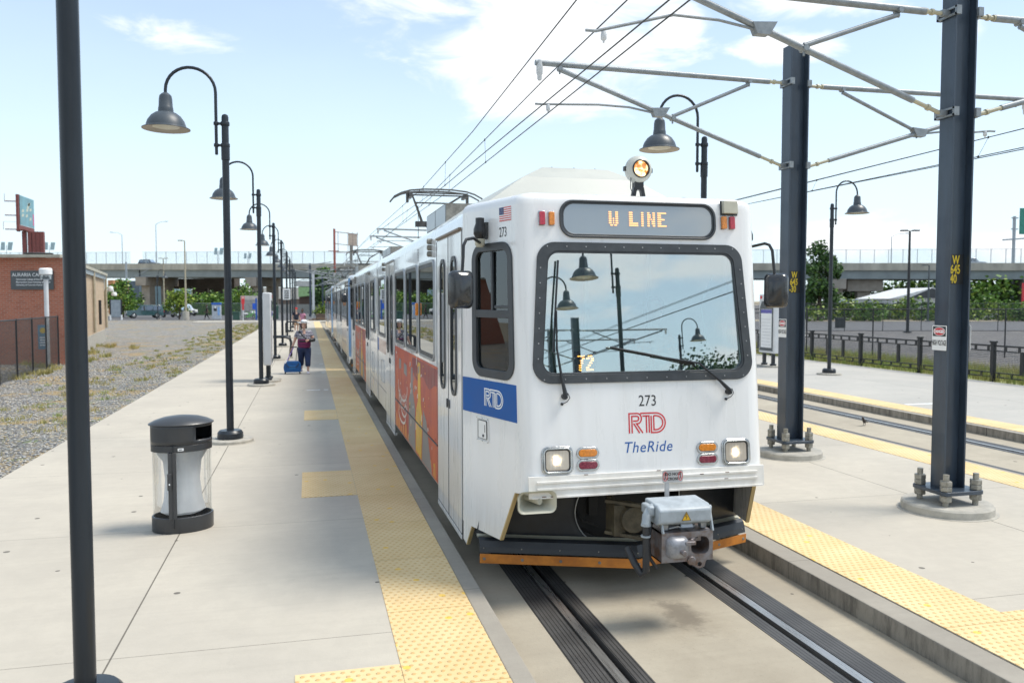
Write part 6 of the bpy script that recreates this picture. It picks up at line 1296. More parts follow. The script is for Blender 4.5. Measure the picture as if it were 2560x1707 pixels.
t=0; rest=MB(); v0,v1=tpx(-10),tpx(2362); nv_=0
while t<LT:
    if not(tg-1.4<t<tg+1.2):
        inv=v0<t<v1 and nv_<100; b=MB() if inv else rest; bx(t,t+.09,.12,.2,0,2.55)
        if inv: b.build('fence_post',M['steelg'],br,smooth_=0); nv_+=1
    t+=2.45
if rest.v: rest.build('fence_post',M['steelg'],br,smooth_=0)['kind']='stuff'
b=MB(); bx(0,tg-1.5,.12,.18,2.47,2.53); b.build('top_rail',M['steelg'],br,smooth_=0); b=MB(); bx(tg+1.5,LT,.12,.18,2.47,2.53); b.build('top_rail',M['steelg'],br,smooth_=0)
def pier(px,w=2.0,cap=6,depth=9,cw=None,ww=0):
    t=tpx(px); b=MB()
    def zz(a,c_,t0,t1,w0,w1):
        P=[]
        for z in (a,c_):
            for tt,w_ in ((t0,w0),(t1,w0),(t1,w1),(t0,w1)): q=pA+dv*tt+nv*w_; P.append((q.x,q.y,z))
        b.add(P,[(3,2,1,0),(4,5,6,7),(0,1,5,4),(1,2,6,5),(2,3,7,6),(3,0,4,7)])
    top=zt(t)-2.9; zz(-.2,top-1.4,t-w/2,t+w/2,1.5,1.5+w); zz(-.2,top-1.4,t-w/2,t+w/2,8.5,8.5+w)
    zz(top-1.9,top,t-w/2-.3,t+w/2+.3,-.2,12); b.build('pier',M['pier'],br,bevel=.05)
for px in (326,578,840,1200,1560,1925,2368,60,-180): pier(px)
for px,w in ((375,1.7),(414,1.6),(460,1.8)): 
    t=tpx(px); b=MB(); 
    for w0 in (14,): 
        P=[]
        for z in (-.2,5.6):
            for tt,w_ in ((t-w,w0),(t+w,w0),(t+w,w0+2),(t-w,w0+2)): q=pA+dv*tt+nv*w_; P.append((q.x,q.y,z))
        b.add(P,[(3,2,1,0),(4,5,6,7),(0,1,5,4),(1,2,6,5),(2,3,7,6),(3,0,4,7)])
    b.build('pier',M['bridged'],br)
b=MB(); t0,t1=tpx(318),tpx(470)
P=[]
for z in (5.0,zt(t0)-2.95):
    for tt,w_ in ((t0,12.5),(t1,12.5),(t1,15),(t0,15)): q=pA+dv*tt+nv*w_; P.append((q.x,q.y,z))
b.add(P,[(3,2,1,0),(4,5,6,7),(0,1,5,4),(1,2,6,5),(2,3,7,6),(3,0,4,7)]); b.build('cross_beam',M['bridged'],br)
t0,t1=tpx(1950),tpx(2020); b=MB(); P=[]
for z,e in ((-.2,0),(4.0,0)):
    for tt,w_ in ((t0+2,3),(t1-1,3),(t1-1,5.5),(t0+2,5.5)): q=pA+dv*tt+nv*w_; P.append((q.x,q.y,z))
b.add(P,[(3,2,1,0),(4,5,6,7),(0,1,5,4),(1,2,6,5),(2,3,7,6),(3,0,4,7)]); P=[]
for z,e in ((4.0,0),(zt(t0)-2.95,0)):
    for tt,w_ in ((t0,2),(t1+1,2),(t1+1,6),(t0,6)): q=pA+dv*tt+nv*w_; P.append((q.x,q.y,z))
b.add(P,[(3,2,1,0),(4,5,6,7),(0,1,5,4),(1,2,6,5),(2,3,7,6),(3,0,4,7)]); b.build('pier',M['pier'],br,bevel=.05)
def roadlamp(px,h,arm,label,kind='bridge_lamp'):
    t=tpx(px); q=pA+dv*t+nv*.4; r=thing(kind,label,'street lamp',(q.x,q.y,zt(t)-1.1),0,'tall lamps on the highway bridge')
    b=MB(); b.tube([(0,0,0),(0,0,h)],[.11,.07],8); b.tube([(0,0,h),(arm*.9*dv.x*1.0,arm*.9*dv.y,h+.45),(arm*2.6*dv.x,arm*2.6*dv.y,h+.62)],.05,6); b.build('pole',M['steelg'],r,local=True); b=MB(); b.box(arm*2.6*dv.x-.3,arm*2.6*dv.x+.3,arm*2.6*dv.y-.12,arm*2.6*dv.y+.12,h+.55,h+.68); b.build('lamp_head',M['steelg'],r,local=True)
roadlamp(282,7.4,-1,'bridge lamp with its arm to the left, above the tan wall'); roadlamp(360,9.6,1,'taller bridge lamp with its arm to the right, above the parked green SUV'); roadlamp(2045,5.9,1,'bridge lamp with its arm to the right between the two columns')
for px,l,pc,su in ((320,'dark car crossing the bridge in the fence gap',(.02,.03,.05),True),(2246,'pale blue pickup-like car on the bridge right of the nearest column',(.45,.5,.55),True),(2085+400,'car on the bridge outside the view',(.3,.3,.3),False)):
    if px>2400: continue
    t=tpx(px); q=pA+dv*t+nv*4; car((q.x,q.y,zt(t)-.62),math.degrees(math.atan2(dv.y,dv.x))+180,l,mat('bridge car paint',pc,.3,coat=1))
# ---------------------------------------------------------------- backdrop buildings
def block(name,label,px0,px1,d,h,m,dep=12,roof=None,rh=1.5,cat='building',gable=False,rm=None,z0=-.1,extra=None):
    a=P_(px0,d); c_=P_(px1,d); q=(a+c_)/2; r=thing(name,label,cat,(q.x,q.y,0)); s,c=math.sin(R(YAW)),math.cos(R(YAW)); w=(c_-a).length/2
    F=lambda l,dd,z:(q.x+l*c+dd*s,q.y-l*s+dd*c,z)
    b=MB(); b.add([F(l,dd,z) for z in (z0,h) for l,dd in ((-w,0),(w,0),(w,dep),(-w,dep))],[(3,2,1,0),(4,5,6,7),(0,1,5,4),(1,2,6,5),(2,3,7,6),(3,0,4,7)]); b.build('wall',m,r,smooth_=0)
    if rm:
        b=MB(); e=.5
        if gable: V=[F(l,dd,z) for l,dd,z in ((-w-e,-e,h),(w+e,-e,h),(0+gable,-e,h+rh),(-w-e,dep,h),(w+e,dep,h),(0+gable,dep,h+rh))]; b.add(V,[(0,1,2),(3,5,4),(0,2,5,3),(2,1,4,5),(0,3,4,1)])
        else: b.add([F(l,dd,z) for z in (h,h+rh) for l,dd in ((-w-e,-e),(w+e,-e),(w+e,dep),(-w-e,dep))],[(3,2,1,0),(4,5,6,7),(0,1,5,4),(1,2,6,5),(2,3,7,6),(3,0,4,7)])
        b.build('roof',rm,r,smooth_=0)
    if extra: extra(r,F,w)
    return r
mw=mat('white metal siding',(.72,.73,.72),.5); mdk=mat('dark gable',(.06,.065,.07),.6)
def gab(r,F,w):
    b=MB(); b.add([F(-w*.55,-.52,2.62),F(w+.4,-.52,2.62),F(w*.15,-.52,4.15)],[(0,1,2)]); b.add([F(-w*.55,-.50,2.62),F(w+.4,-.50,2.62),F(w*.15,-.50,4.15)],[(2,1,0)]); b.build('gable_face',mdk,r,smooth_=0)
block('white_shed','white building with a low dark gable under the bridge, left of the nearest column',2046,2200,125,2.55,mw,rm=mw,rh=1.7,gable=1.0,extra=gab)
block('grey_block','long pale grey wall right of the nearest column',2262,2420,118,1.15,mat('pale grey wall',(.48,.48,.47),.7),dep=6)
block('slate_block','low blue-grey building under the bridge at the right edge',2290,2420,210,4.5,mat('blue grey',(.20,.26,.31),.6),dep=10)
block('pale_truck','pale box trailer seen between the bridge piers',1936,1970,135,2.5,mat('pale blue trailer',(.6,.66,.72),.5),dep=5,cat='trailer')
block('dark_hedge_wall','dark wall under the bridge behind the far fence',1950,2050,128,1.9,M['bridged'],dep=4,cat='wall')
def teal(r,F,w):
    b=MB(); 
    for i in range(11): l=-w+1.0+i*(2*w-2)/10; b.add([F(l,-.05,1.6),F(l+.12,-.05,1.6),F(l+.12,-.05,4.4),F(l,-.05,4.4)],[(0,1,2,3)])
    b.build('wall_fins',mat('teal fins',(.10,.22,.26),.5),r,smooth_=0,fix=False); b=MB(); b.add([F(-2.2,-.06,.9),F(.2,-.06,.9),F(.2,-.06,4.0),F(-2.2,-.06,4.0)],[(0,1,2,3)]); b.build('doorway',M['ink'],r,smooth_=0,fix=False)
block('blue_grey_hall','blue-grey metal hall behind the bridge pier on the left',282,372,215,6.6,mat('blue grey metal',(.17,.27,.33),.5,streak=(3,3,.2)),dep=20,extra=teal)
block('blue_grey_hall_wing','darker taller wing of the blue-grey hall on its left',268,322,214,7.4,mat('dark slate metal',(.12,.17,.22),.5),dep=6)
block('orange_shed','small orange-brown building behind the tan wall end',250,262,150,6.0,mat('orange brown',(.45,.22,.10),.7),dep=6)
WG=mat('pale membrane roof',(.62,.61,.58),.7)
for i,(px0,px1,d,h,l) in enumerate(((380,440,260,7.0,'long pale roofed warehouse behind the left bridge piers'),(440,478,262,6.2,'pale warehouse gable right of the tan light pole'),(474,570,240,6.2,'large pale roofed warehouse above the green bushes'),(605,690,235,6.0,'pale warehouse seen between the lamp posts'))):
    block('warehouse',l,px0,px1,d,h*.45,mat('warehouse wall',(.16,.13,.12),.8),dep=25,rm=WG,rh=h*.55)
def grn(r,F,w):
    b=MB(); b.add([F(-w,-.6,5.0),F(w*.9,-.6,5.0),F(-w*.1,-.6,3.2),F(-w,-.6,3.0)],[(0,1,2,3)]); b.build('green_stripe',mat('pale green stripe',(.35,.55,.25),.5),r,smooth_=0,fix=False)
block('brown_shed','dark brown shed with a pale roof and green stripe beyond the platform end',688,742,165,5.1,mat('dark brown wall',(.10,.065,.05),.8),dep=20,rm=WG,rh=1.1,extra=grn)
block('low_wall','pale low concrete wall beyond the platform end',590,760,150,1.6,mat('low wall grey',(.40,.39,.36),.8),dep=1,cat='wall')
# ---------------------------------------------------------------- billboards and masts
bb=thing('billboard','tall dark red billboard structure with a pale teal poster, above the brick building','billboard',tuple(P_(84,210)))
M['oxred']=mat('oxide red steel',(.20,.055,.05),.6,var=.2)
for x in (-2.2,-.9,.1,1.0,1.9): 
    b=MB(); b.box(x-.42,x+.42,-.6,.6,0,19.8); b.build('column',M['oxred'],bb,local=True)
b=MB(); an=R(90); 
def bf(u,v,w): return (-2.7+u*math.cos(an)*.98+w*math.sin(an),-2+u*math.sin(an)-w*math.cos(an),v)
b.box(0,11.5,-.1,.1,21.4,28.8,lambda u,w,v:bf(u,v+(.0),w)); pn=b.build('poster_panel',[mat('poster teal',(.16,.34,.40),.5,var=.15,vs_=.3)],bb,local=True)
b=MB(); rr=random.Random(5)
for i in range(9): u=rr.uniform(1.5,8); v=rr.uniform(22.5,27); b.prism([(u,v),(u+1.6,v+.2),(u+1.9,v+.9),(u+.4,v+.8)],.11,.13,bf)
b.mt(1).prism([(10.3,22),(11.2,22),(11.2,25),(10.3,25)],.11,.13,bf); b.build('poster_print',[mat('poster pale',(.48,.53,.45),.5),mat('poster pink',(.6,.1,.25),.5)],pn,local=True,smooth_=0)
b=MB(); b.box(-.3,11.8,-.5,.0,20.4,21.3,lambda u,w,v:bf(u,v,w)); b.box(-1.0,14.0,.0,1.6,19.9,20.1,lambda u,w,v:bf(u,v,w)); b.box(-3.2,-2.6,-2.6,-1.6,19.6,28.9); b.build('catwalk',M['oxred'],bb,local=True)
b=MB()
for z in (20,23.5,27): b.box(-5.8,-3.3,-2.4,-2.2,z,z+.25); 
b.tube([(-6.2,-2.3,20),(-6.2,-2.3,22)],.06,5); b.tube([(-5.8,-2.3,27.2),(-5.8,-2.3,29)],.06,5); b.bar((-6.2,-2.3,22),(-3.4,-2.3,22),.06,.06); b.build('side_brackets',M['oxred'],bb,local=True)
def flood(px,d,z,label,s=1.0):
    q=P_(px,d); r=thing('flood_light_mast',label,'flood light',(q.x,q.y,0),0,'stadium flood light masts'); b=MB(); b.tube([(0,0,0),(0,0,z)],.12,6); b.build('mast',M['steelg'],r,local=True)
    for x,t in ((-1.0,.2),(.9,-.5)):
        b=MB(); b.add([(x*s+(-.7)*s,0,z-1.6*s),(x*s+(.5)*s,0,z-1.6*s),(x*s+(.9 if x>0 else .6)*s,0,z+.9*s),(x*s-.4*s,0,z+.9*s),(x*s+(-.7)*s,.3,z-1.6*s),(x*s+(.5)*s,.3,z-1.6*s),(x*s+(.9 if x>0 else .6)*s,.3,z+.9*s),(x*s-.4*s,.3,z+.9*s)],[(3,2,1,0),(4,5,6,7),(0,1,5,4),(1,2,6,5),(2,3,7,6),(3,0,4,7)]); b.build('lamp_bank',mat('flood bank',(.30,.42,.48),.5),r,local=True,smooth_=0)
flood(20,330,24.5,'twin flood light banks left of the red billboard',1.3); flood(118,330,24.5,'flood light banks right of the red billboard',1.2); flood(505,340,23,'flood light mast above the bridge between the first two lamp posts',1.1); flood(571,340,21,'small flood light mast above the bridge beside a lamp shade',.9)
# skeletal red billboard over the train
q=P_(770,160); sb=thing('billboard','bare red and white billboard frame rising above the bridge near the train','billboard',tuple(q))
b=MB(); b.tube([(0,0,0),(0,0,16.2)],.22,8); b.bar((-1.2,0,11.9),(.9,0,11.9),.12,.12); b.build('column',mat('salmon red steel',(.40,.12,.09),.6),sb,local=True)
b=MB()
for z in (12.0,13.3,15.6): b.bar((.2,0,z-(.3 if z==12.0 else 0)),(4.6,0,z-.4),.14,.14)
for x in (.7,2.6,3.5,4.4): b.bar((x,0,11.5),(x,0,15.6),.12,.12)
b.mt(1).box(2.7,4.3,-.05,.05,13.0,15.3); b.build('frame',[mat('pale frame',(.48,.36,.30),.6),mat('old board',(.62,.50,.40),.7)],sb,local=True)
b=MB(); q=P_(2356,150); r=thing('road_sign','green highway sign on a steel gantry at the right edge of the picture','road sign',tuple(q)); b.tube([(-3.2,0,0),(-3.2,0,17.5)],.28,8); b.bar((-5.6,0,13.2),(4,0,13.9),.3,.3)
for z in (15.2,17.2): b.bar((-3.8,0,z),(-2.4,0,z),.2,.2)
b.build('gantry',M['steelg'],r,local=True); b=MB(); b.box(-2.0,6,-.1,.1,14.3,19); b.build('sign_panel',mat('sign green',(.02,.22,.17),.5),r,local=True)
b=MB(); q=P_(2352,128); b.box(q.x-.3,q.x+1.0,q.y,q.y+.3,1.6,5.0); tag(b.build('red_banner',M['red'],smooth_=0),'red upright sign panel at the right edge under the bridge','sign')
# other steel masts by the tracks
for px,d,h,w,m,l in ((713.5,118,7.6,.28,M['column'],'dark grey steel mast by the end of the left platform'),(720.5,112,6.2,.34,M['pylon'],'pale steel mast just right of the dark one at the platform end'),(742,125,6.0,.26,M['column'],'dark mast beside the rear of the train'),(808,128,10.9,.42,M['roofg'],'thick grey mast rising over the train roof in front of the bridge'),(292.7,120,7.9,.22,M['steelg'],'teal grey catenary mast left of the parked SUV')):
    q=P_(px,d); r=thing('steel_mast',l,'mast',tuple(q),0,'steel masts near the tracks'); b=MB(); b.box(-w/2,w/2,-w/2,w/2,-.2,h); b.box(-w*.8,w*.8,-w*.8,w*.8,-.1,.35); b.build('shaft',m,r,local=True)
    b=MB(); b.tube([(0,0,h*.86),(3.4,.5,h*.88)],.05,6); b.tube([(0,0,h*.66),(2.9,.4,h*.86)],.05,6); b.tube([(1.0,.1,h*.74),(3.2,.4,h*.74)],.03,6); b.build('bracket_arm',M['galv'],r,local=True) if h<9 else None
rr=random.Random(3); b=MB()
for i in range(26):
    q=P_(rr.uniform(665,800),rr.uniform(105,160)); z=rr.uniform(4.7,7.2); L=rr.uniform(2,4.5); a=rr.uniform(-.35,.35); b.tube([(q.x,q.y,z),(q.x+L,q.y+rr.uniform(-1,1),z+a*L)],.06,6)
tag(b.build('bracket_tubes',M['galv'],smooth_=40),'tangle of pale bracket tubes over the distant tracks','overhead tubes',kind='stuff')
b=MB(); q=P_(742,97)
for k in range(3): b.bar((q.x-1.6+.4*k,q.y-3,.05+.1*k),(q.x+1.8+.3*k,q.y-1.5,.1),.25,.16)
b.box(q.x-.8,q.x+1.2,q.y+2,q.y+2.4,0,.7)
tag(b.build('timber_stack',mat('old timbers',(.16,.11,.08),.9),smooth_=0),'low stack of dark timbers at the far end of the platform','timber')
# ---------------------------------------------------------------- people
def skin_mesh(name,verts,edges,rad,m,parent,root=0,sub=2,local=True):
    me=bpy.data.meshes.new(name); me.from_pydata(verts,edges,[]); o=bpy.data.objects.new(name,me); S.collection.objects.link(o); o.parent=parent
    sk=o.modifiers.new('skin','SKIN'); sk.use_smooth_shade=True; sb=o.modifiers.new('sub','SUBSURF'); sb.levels=sub; sb.render_levels=sub
    for i,r_ in enumerate(rad):
        d=me.skin_vertices[0].data[i]; d.radius=r_ if isinstance(r_,tuple) else (r_,r_); d.use_root=(i==root)
    me.materials.append(m) if not isinstance(m,list) else [me.materials.append(q) for q in m]; return o
class Sk:
    def __init__(s): s.v=[];s.e=[];s.r=[]
    def p(s,co,r,par=None): s.v.append(co); s.r.append(r if isinstance(r,tuple) else (r,r)); i=len(s.v)-1; 
    # noqa
def chain(s,par,pts):
    for co,r_ in pts:
        s.v.append(co); s.r.append(r_ if isinstance(r_,tuple) else (r_,r_)); i=len(s.v)-1
        if par is not None: s.e.append((par,i))
        par=i
    return par
def hand(s,par,o,d,side,k=1.0):
    """palm then five curled fingers, rooted in the palm"""
    o=Vector(o); d=Vector(d).normalized(); x=Vector((side,0,0)); y=d.cross(x).normalized()
    palm=chain(s,par,[(tuple(o+d*.05*k),(.034*k,.02*k))])
    for i,(off,l) in enumerate(((-.03,.06),(-.01,.075),(.01,.07),(.03,.055))):
        b0=o+d*.085*k+y*off*k; chain(s,palm,[(tuple(b0),.009*k),(tuple(b0+d*l*.5*k+x*.012*k),.008*k),(tuple(b0+d*l*.8*k+x*.03*k),.007*k)])
    t0=o+d*.04*k-y*.035*k; chain(s,palm,[(tuple(t0),.011*k),(tuple(t0+d*.04*k-y*.02*k),.009*k)])
def person(label,loc,rz,h,build,joints,skin,shirt,pants,shoe,hair=None,hat=None,long_hair=False,short=False,name='person'):
    """joints: dict of bent positions as fractions of the height; a continuous skinned body with clothes over it"""
    r=thing(name,label,'person',loc,R(rz)); k=h; J={a:Vector(b_)*k for a,b_ in joints.items()}; w=build
    s=Sk(); pel=chain(s,None,[(tuple(J['pelvis']),(.070*k*w,.058*k*w))])
    waist=chain(s,pel,[(tuple(J['pelvis'].lerp(J['chest'],.5)),(.070*k*w,.056*k*w)),(tuple(J['chest']),(.092*k*(.55+.45*w),.068*k*(.5+.5*w)))]); neck=chain(s,waist,[(tuple(J['neck']),.034*k),(tuple(J['neck']+Vector((0,-.004,.03))*k),.031*k)])
    for sd in ('l','r'):
        sh=chain(s,waist,[(tuple(J['sh_'+sd]),.036*k*(.6+.4*w))]); el=chain(s,sh,[(tuple(J['sh_'+sd].lerp(J['el_'+sd],.5)),.031*k*(.5+.5*w)),(tuple(J['el_'+sd]),.025*k)]); wr=chain(s,el,[(tuple(J['el_'+sd].lerp(J['wr_'+sd],.5)),.023*k),(tuple(J['wr_'+sd]),.016*k)]); d=J['wr_'+sd]-J['el_'+sd]; hand(s,wr,J['wr_'+sd],d,1 if sd=='l' else -1,k/1.7)
        hp=chain(s,pel,[(tuple(J['hip_'+sd]),.045*k*(.5+.5*w))]); kn=chain(s,hp,[(tuple(J['hip_'+sd].lerp(J['kn_'+sd],.5)),.05*k*(.5+.5*w)),(tuple(J['kn_'+sd]),.034*k)]); an=chain(s,kn,[(tuple(J['kn_'+sd].lerp(J['an_'+sd],.4)),.034*k),(tuple(J['an_'+sd]),.02*k)])
    skin_mesh('body',s.v,s.e,s.r,skin,r)
    # head with brow, nose, chin, ears
    b=MB(); hc=J['head']; fy=-1
    def H(u,v,w_): return (hc.x+u*k,hc.y+v*k,hc.z+w_*k)
    secs=[(.075,.001,.0),(.070,.030,.0),(.055,.046,-.002),(.030,.053,-.004),(.005,.052,-.006),(-.02,.048,-.010),(-.045,.038,-.016),(-.060,.024,-.022),(-.066,.001,-.024)]; V=[];n=20
    for z,r_,dy in secs:
        for j in range(n):
            a=2*math.pi*j/n; x=math.cos(a)*r_*.80; y=math.sin(a)*r_*.98+dy
            if math.sin(a)<-.8 and -.03<z<.02: y-=.014*(1-abs(z+.008)/.03) if abs(math.cos(a))<.25 else 0
            V.append(H(x,y,z))
    b.add(V,[(i*n+j,i*n+(j+1)%n,(i+1)*n+(j+1)%n,(i+1)*n+j) for i in range(len(secs)-1) for j in range(n)])
    for sg in (-1,1): b.lathe([(.001,-.004),(.010,0),(.001,.006)],fn=lambda x,y,z,sg=sg:H(sg*(.042+z),y*.8,.0+x*1.4),n=8)
    hd=b.build('head',skin,r,local=True,smooth_=60)
    b=MB()
    for sg in (-1,1): b.lathe([(.001,0),(.006,.001),(.001,.002)],fn=lambda x,y,z,sg=sg:H(sg*.017+x,-.0535-z,.006+y*.6),n=8)
    b.mt(1).box(-.012,.012,-.0655,-.062,-.036,-.031,lambda u,v,w_:H(u,v,w_)); b.build('face_features',[M['ink'],mat('lips',(.40,.13,.12),.5)],hd,local=True,smooth_=0)
    if hair:
        b=MB(); V=[]; secs=[(.080,.001),(.076,.034),(.060,.051),(.035,.058),(.008,.056)]+([(-.03,.060),(-.06,.052)] if long_hair else [(-.02,.050)])
        for z,r_ in secs:
            for j in range(n):
                a=math.pi*(-.12+1.24*j/(n-1)); V.append(H(math.cos(a)*r_*.86,math.sin(a)*r_*.98+.004,z))
        b.add(V,[(i*n+j,i*n+j+1,(i+1)*n+j+1,(i+1)*n+j) for i in range(len(secs)-1) for j in range(n-1)]); o=b.build('hair',hair,hd,local=True,smooth_=60,fix=False); q=o.modifiers.new('s','SOLIDIFY'); q.thickness=.008*k
    # shirt shell and sleeves
    s=Sk(); g=1.13; a0=chain(s,None,[(tuple(J['pelvis']+Vector((0,0,-.075*k))),(.100*k*w,.086*k*w))]); c0_=chain(s,a0,[(tuple(J['pelvis'].lerp(J['chest'],.5)),(.090*k*w,.078*k*w)),(tuple(J['chest']),(.101*k*(.55+.45*w),.078*k*(.5+.5*w))),(tuple(J['chest'].lerp(J['neck'],.72)),(.05*k,.045*k))])
    c1_=c0_-1
    for sd in ('l','r'): chain(s,c1_,[(tuple(J['sh_'+sd]),.043*k*(.6+.4*w)),(tuple(J['sh_'+sd].lerp(J['el_'+sd],.42)),.040*k*(.6+.4*w)),(tuple(J['sh_'+sd].lerp(J['el_'+sd],.55)),.040*k*(.6+.4*w))])
    skin_mesh('shirt',s.v,s.e,s.r,shirt,r)
    s=Sk(); a0=chain(s,None,[(tuple(J['pelvis']+Vector((0,0,.03*k))),(.088*k*w,.076*k*w)),(tuple(J['pelvis']+Vector((0,0,-.035*k))),(.090*k*w,.080*k*w))])
    for sd in ('l','r'):
        e=J['kn_'+sd].lerp(J['an_'+sd],.05 if short else .62); chain(s,a0,[(tuple(J['hip_'+sd]+Vector((0,0,-.075*k))),.068*k*(.5+.5*w)),(tuple(J['hip_'+sd].lerp(J['kn_'+sd],.5)),.060*k*(.5+.5*w)),(tuple(J['kn_'+sd].lerp(J['hip_'+sd],.06)),.050*k*(.6+.4*w))]+([] if short else [(tuple(J['kn_'+sd].lerp(J['an_'+sd],.4)),.047*k*(.6+.4*w))])+[(tuple(e),(.044 if short is False else .048)*k*(.6+.4*w))])
    skin_mesh('trousers' if not short else 'shorts',s.v,s.e,s.r,pants,r)
    for sd in ('l','r'):
        a=J['an_'+sd]; b=MB(); V=[]; tz=joints.get('toe_'+sd,0)
        for y,wd,hh in ((.035,.016,.035),(.02,.024,.045),(-.02,.026,.04),(-.07,.028,.024),(-.095,.020,.016),(-.10,.008,.010)):
            for u,v in ((-1,0),(1,0),(1,.5),(.6,1),(-.6,1),(-1,.5)): V.append((a.x+u*wd*k,a.y+y*k,max(.0,a.z-.038*k)+v*hh*k+(tz if y<-.05 else 0)))
        b.add(V,[(i*6+j,i*6+(j+1)%6,(i+1)*6+(j+1)%6,(i+1)*6+j) for i in range(5) for j in range(6)]+[tuple(range(6)),tuple(range(30,36))]); b.build('shoe',shoe,r,local=True,smooth_=60)
    return r,J,hd,H
def stripes():
    m=bpy.data.materials.new('striped knit'); m.use_nodes=True; t=m.node_tree; p=t.nodes['Principled BSDF']; pos,(x,y,z)=coords(t); p.inputs['Roughness'].default_value=.8
    f=mth(t,'LESS_THAN',mth(t,'FRACT',mth(t,'DIVIDE',mth(t,'ADD',z,mth(t,'MULTIPLY',noi(t,pos,3,3),.012)),.046)),.30)
    up=mth(t,'GREATER_THAN',z,1.07); band=mixc(t,up,(.42,.035,.17),(.72,.70,.74)); base=mixc(t,smooth(t,z,1.12,1.0),(.022,.024,.07),(.045,.012,.05)); lk(t,mixc(t,f,base,band),p.inputs['Base Color']); return m
base=dict(pelvis=(0,0,.52),chest=(0,-.005,.71),neck=(0,0,.835),head=(0,-.01,.935),sh_l=(.10,0,.80),sh_r=(-.10,0,.80),el_l=(.15,.02,.62),el_r=(-.15,.02,.62),wr_l=(.16,-.02,.47),wr_r=(-.16,-.02,.47),hip_l=(.052,0,.50),hip_r=(-.052,0,.50),kn_l=(.055,-.02,.28),kn_r=(-.055,-.02,.28),an_l=(.055,.01,.045),an_r=(-.055,.01,.045))
jt=dict(base); jt.update(sh_l=(.125,0,.795),sh_r=(-.125,0,.795),el_l=(.175,-.03,.66),wr_l=(.07,-.15,.655),el_r=(-.185,.02,.63),wr_r=(-.235,-.01,.50),pelvis=(0,0,.53),hip_l=(.06,0,.50),hip_r=(-.06,0,.50),kn_l=(.065,-.06,.275),an_l=(.07,-.10,.045),kn_r=(-.06,.01,.275),an_r=(-.06,.10,.075))
wo,J,hd,H=person('woman in a white sun hat and striped top with her arm in a black sling',(-.14,26.4,0),0,1.60,1.50,jt,M['skin'],stripes(),mat('navy capri cloth',(.012,.03,.10),.7,var=.2,vs_=5),mat('white trainers',(.62,.6,.68),.5),hair=M['hair'],long_hair=True)
b=MB(); b.lathe([(.001,.105),(.040,.103),(.056,.090),(.062,.055),(.063,.045),(.095,.042),(.135,.052),(.137,.047),(.09,.034),(.05,.036)],fn=lambda x,y,z:H(x*.95,y,z+.014),n=28); b.mt(1).lathe([(.0635,.046),(.0645,.047),(.0635,.066),(.0625,.066)],fn=lambda x,y,z:H(x*.95,y,z+.014),n=28); b.build('sun_hat',[M['white2'],M['fpost']],hd,local=True,smooth_=50)
k=1.6; b=MB(); f_=lambda a:tuple(Vector(a)*k)
b.tube([f_((-.10,-.06,.83)),f_((-.04,-.125,.76)),f_((.05,-.16,.67))],.022,6); b.build('sling_strap',M['fpost'],wo,local=True)
s=Sk(); chain(s,None,[(f_((.19,-.02,.665)),.065),(f_((.17,-.10,.655)),.06),(f_((.09,-.15,.65)),.05)]); skin_mesh('arm_sling',s.v,s.e,s.r,M['fpost'],wo)
b=MB(); b.box(-.075,.02,-.182,-.178,1.20,1.255,lambda u,v,w:(u-.06,v,w)); b.build('name_badge',M['white2'],wo,local=True)
b=MB(); b.tube([f_((-.095,-.115,.645)),f_((0,-.15,.635)),f_((.1,-.14,.65))],.02,6); b.build('waist_strap',M['fpost'],wo,local=True)
# rolling bag held by the woman
sc=thing('rolling_bag','blue rolling bag with a raised black handle and a lilac strap, beside the woman','suitcase',(-.50,26.3,0))
b=MB(); b.prism([(-.24,.06),(.24,.06),(.27,.20),(.24,.34),(.18,.40),(-.18,.40),(-.24,.34),(-.27,.20)],-.13,.13,lambda u,v,w:(u,w,v)); b.build('bag',mat('royal blue nylon',(.005,.10,.33),.6,var=.15,vs_=9),sc,local=True,bevel=.02); b=MB(); b.box(-.10,.10,-.145,-.131,.16,.26); b.build('pocket',mat('mid blue nylon',(.01,.16,.45),.6),sc,local=True,bevel=.005)
b=MB(); 
for x in (-.12,.10): b.tube([(x,.05,.38),(x+.05,.05,.83)],.010,6)
b.tube([(-.07,.05,.83),(.15,.05,.83)],.016,8); b.tube([(-.2,-.13,.34),(-.12,-.14,.22),(.12,-.14,.22),(.2,-.13,.34)],.012,6); b.build('handle',M['fpost'],sc,local=True)
for x in (-.22,.22): b=MB(); b.lathe([(.05,-.02),(.05,.02)],fn=lambda a,c_,w,x=x:(x+w,.02+a,.05+c_),n=14); b.build('wheel',M['fpost'],sc,local=True)
b=MB(); b.bar((.04,.0,.82),(-.16,-.12,.42),.03,.01); b.mt(1).bar((-.16,-.12,.42),(-.22,-.14,.34),.045,.012); b.build('strap',[mat('lilac strap',(.28,.16,.50),.6),M['white2']],sc,local=True)
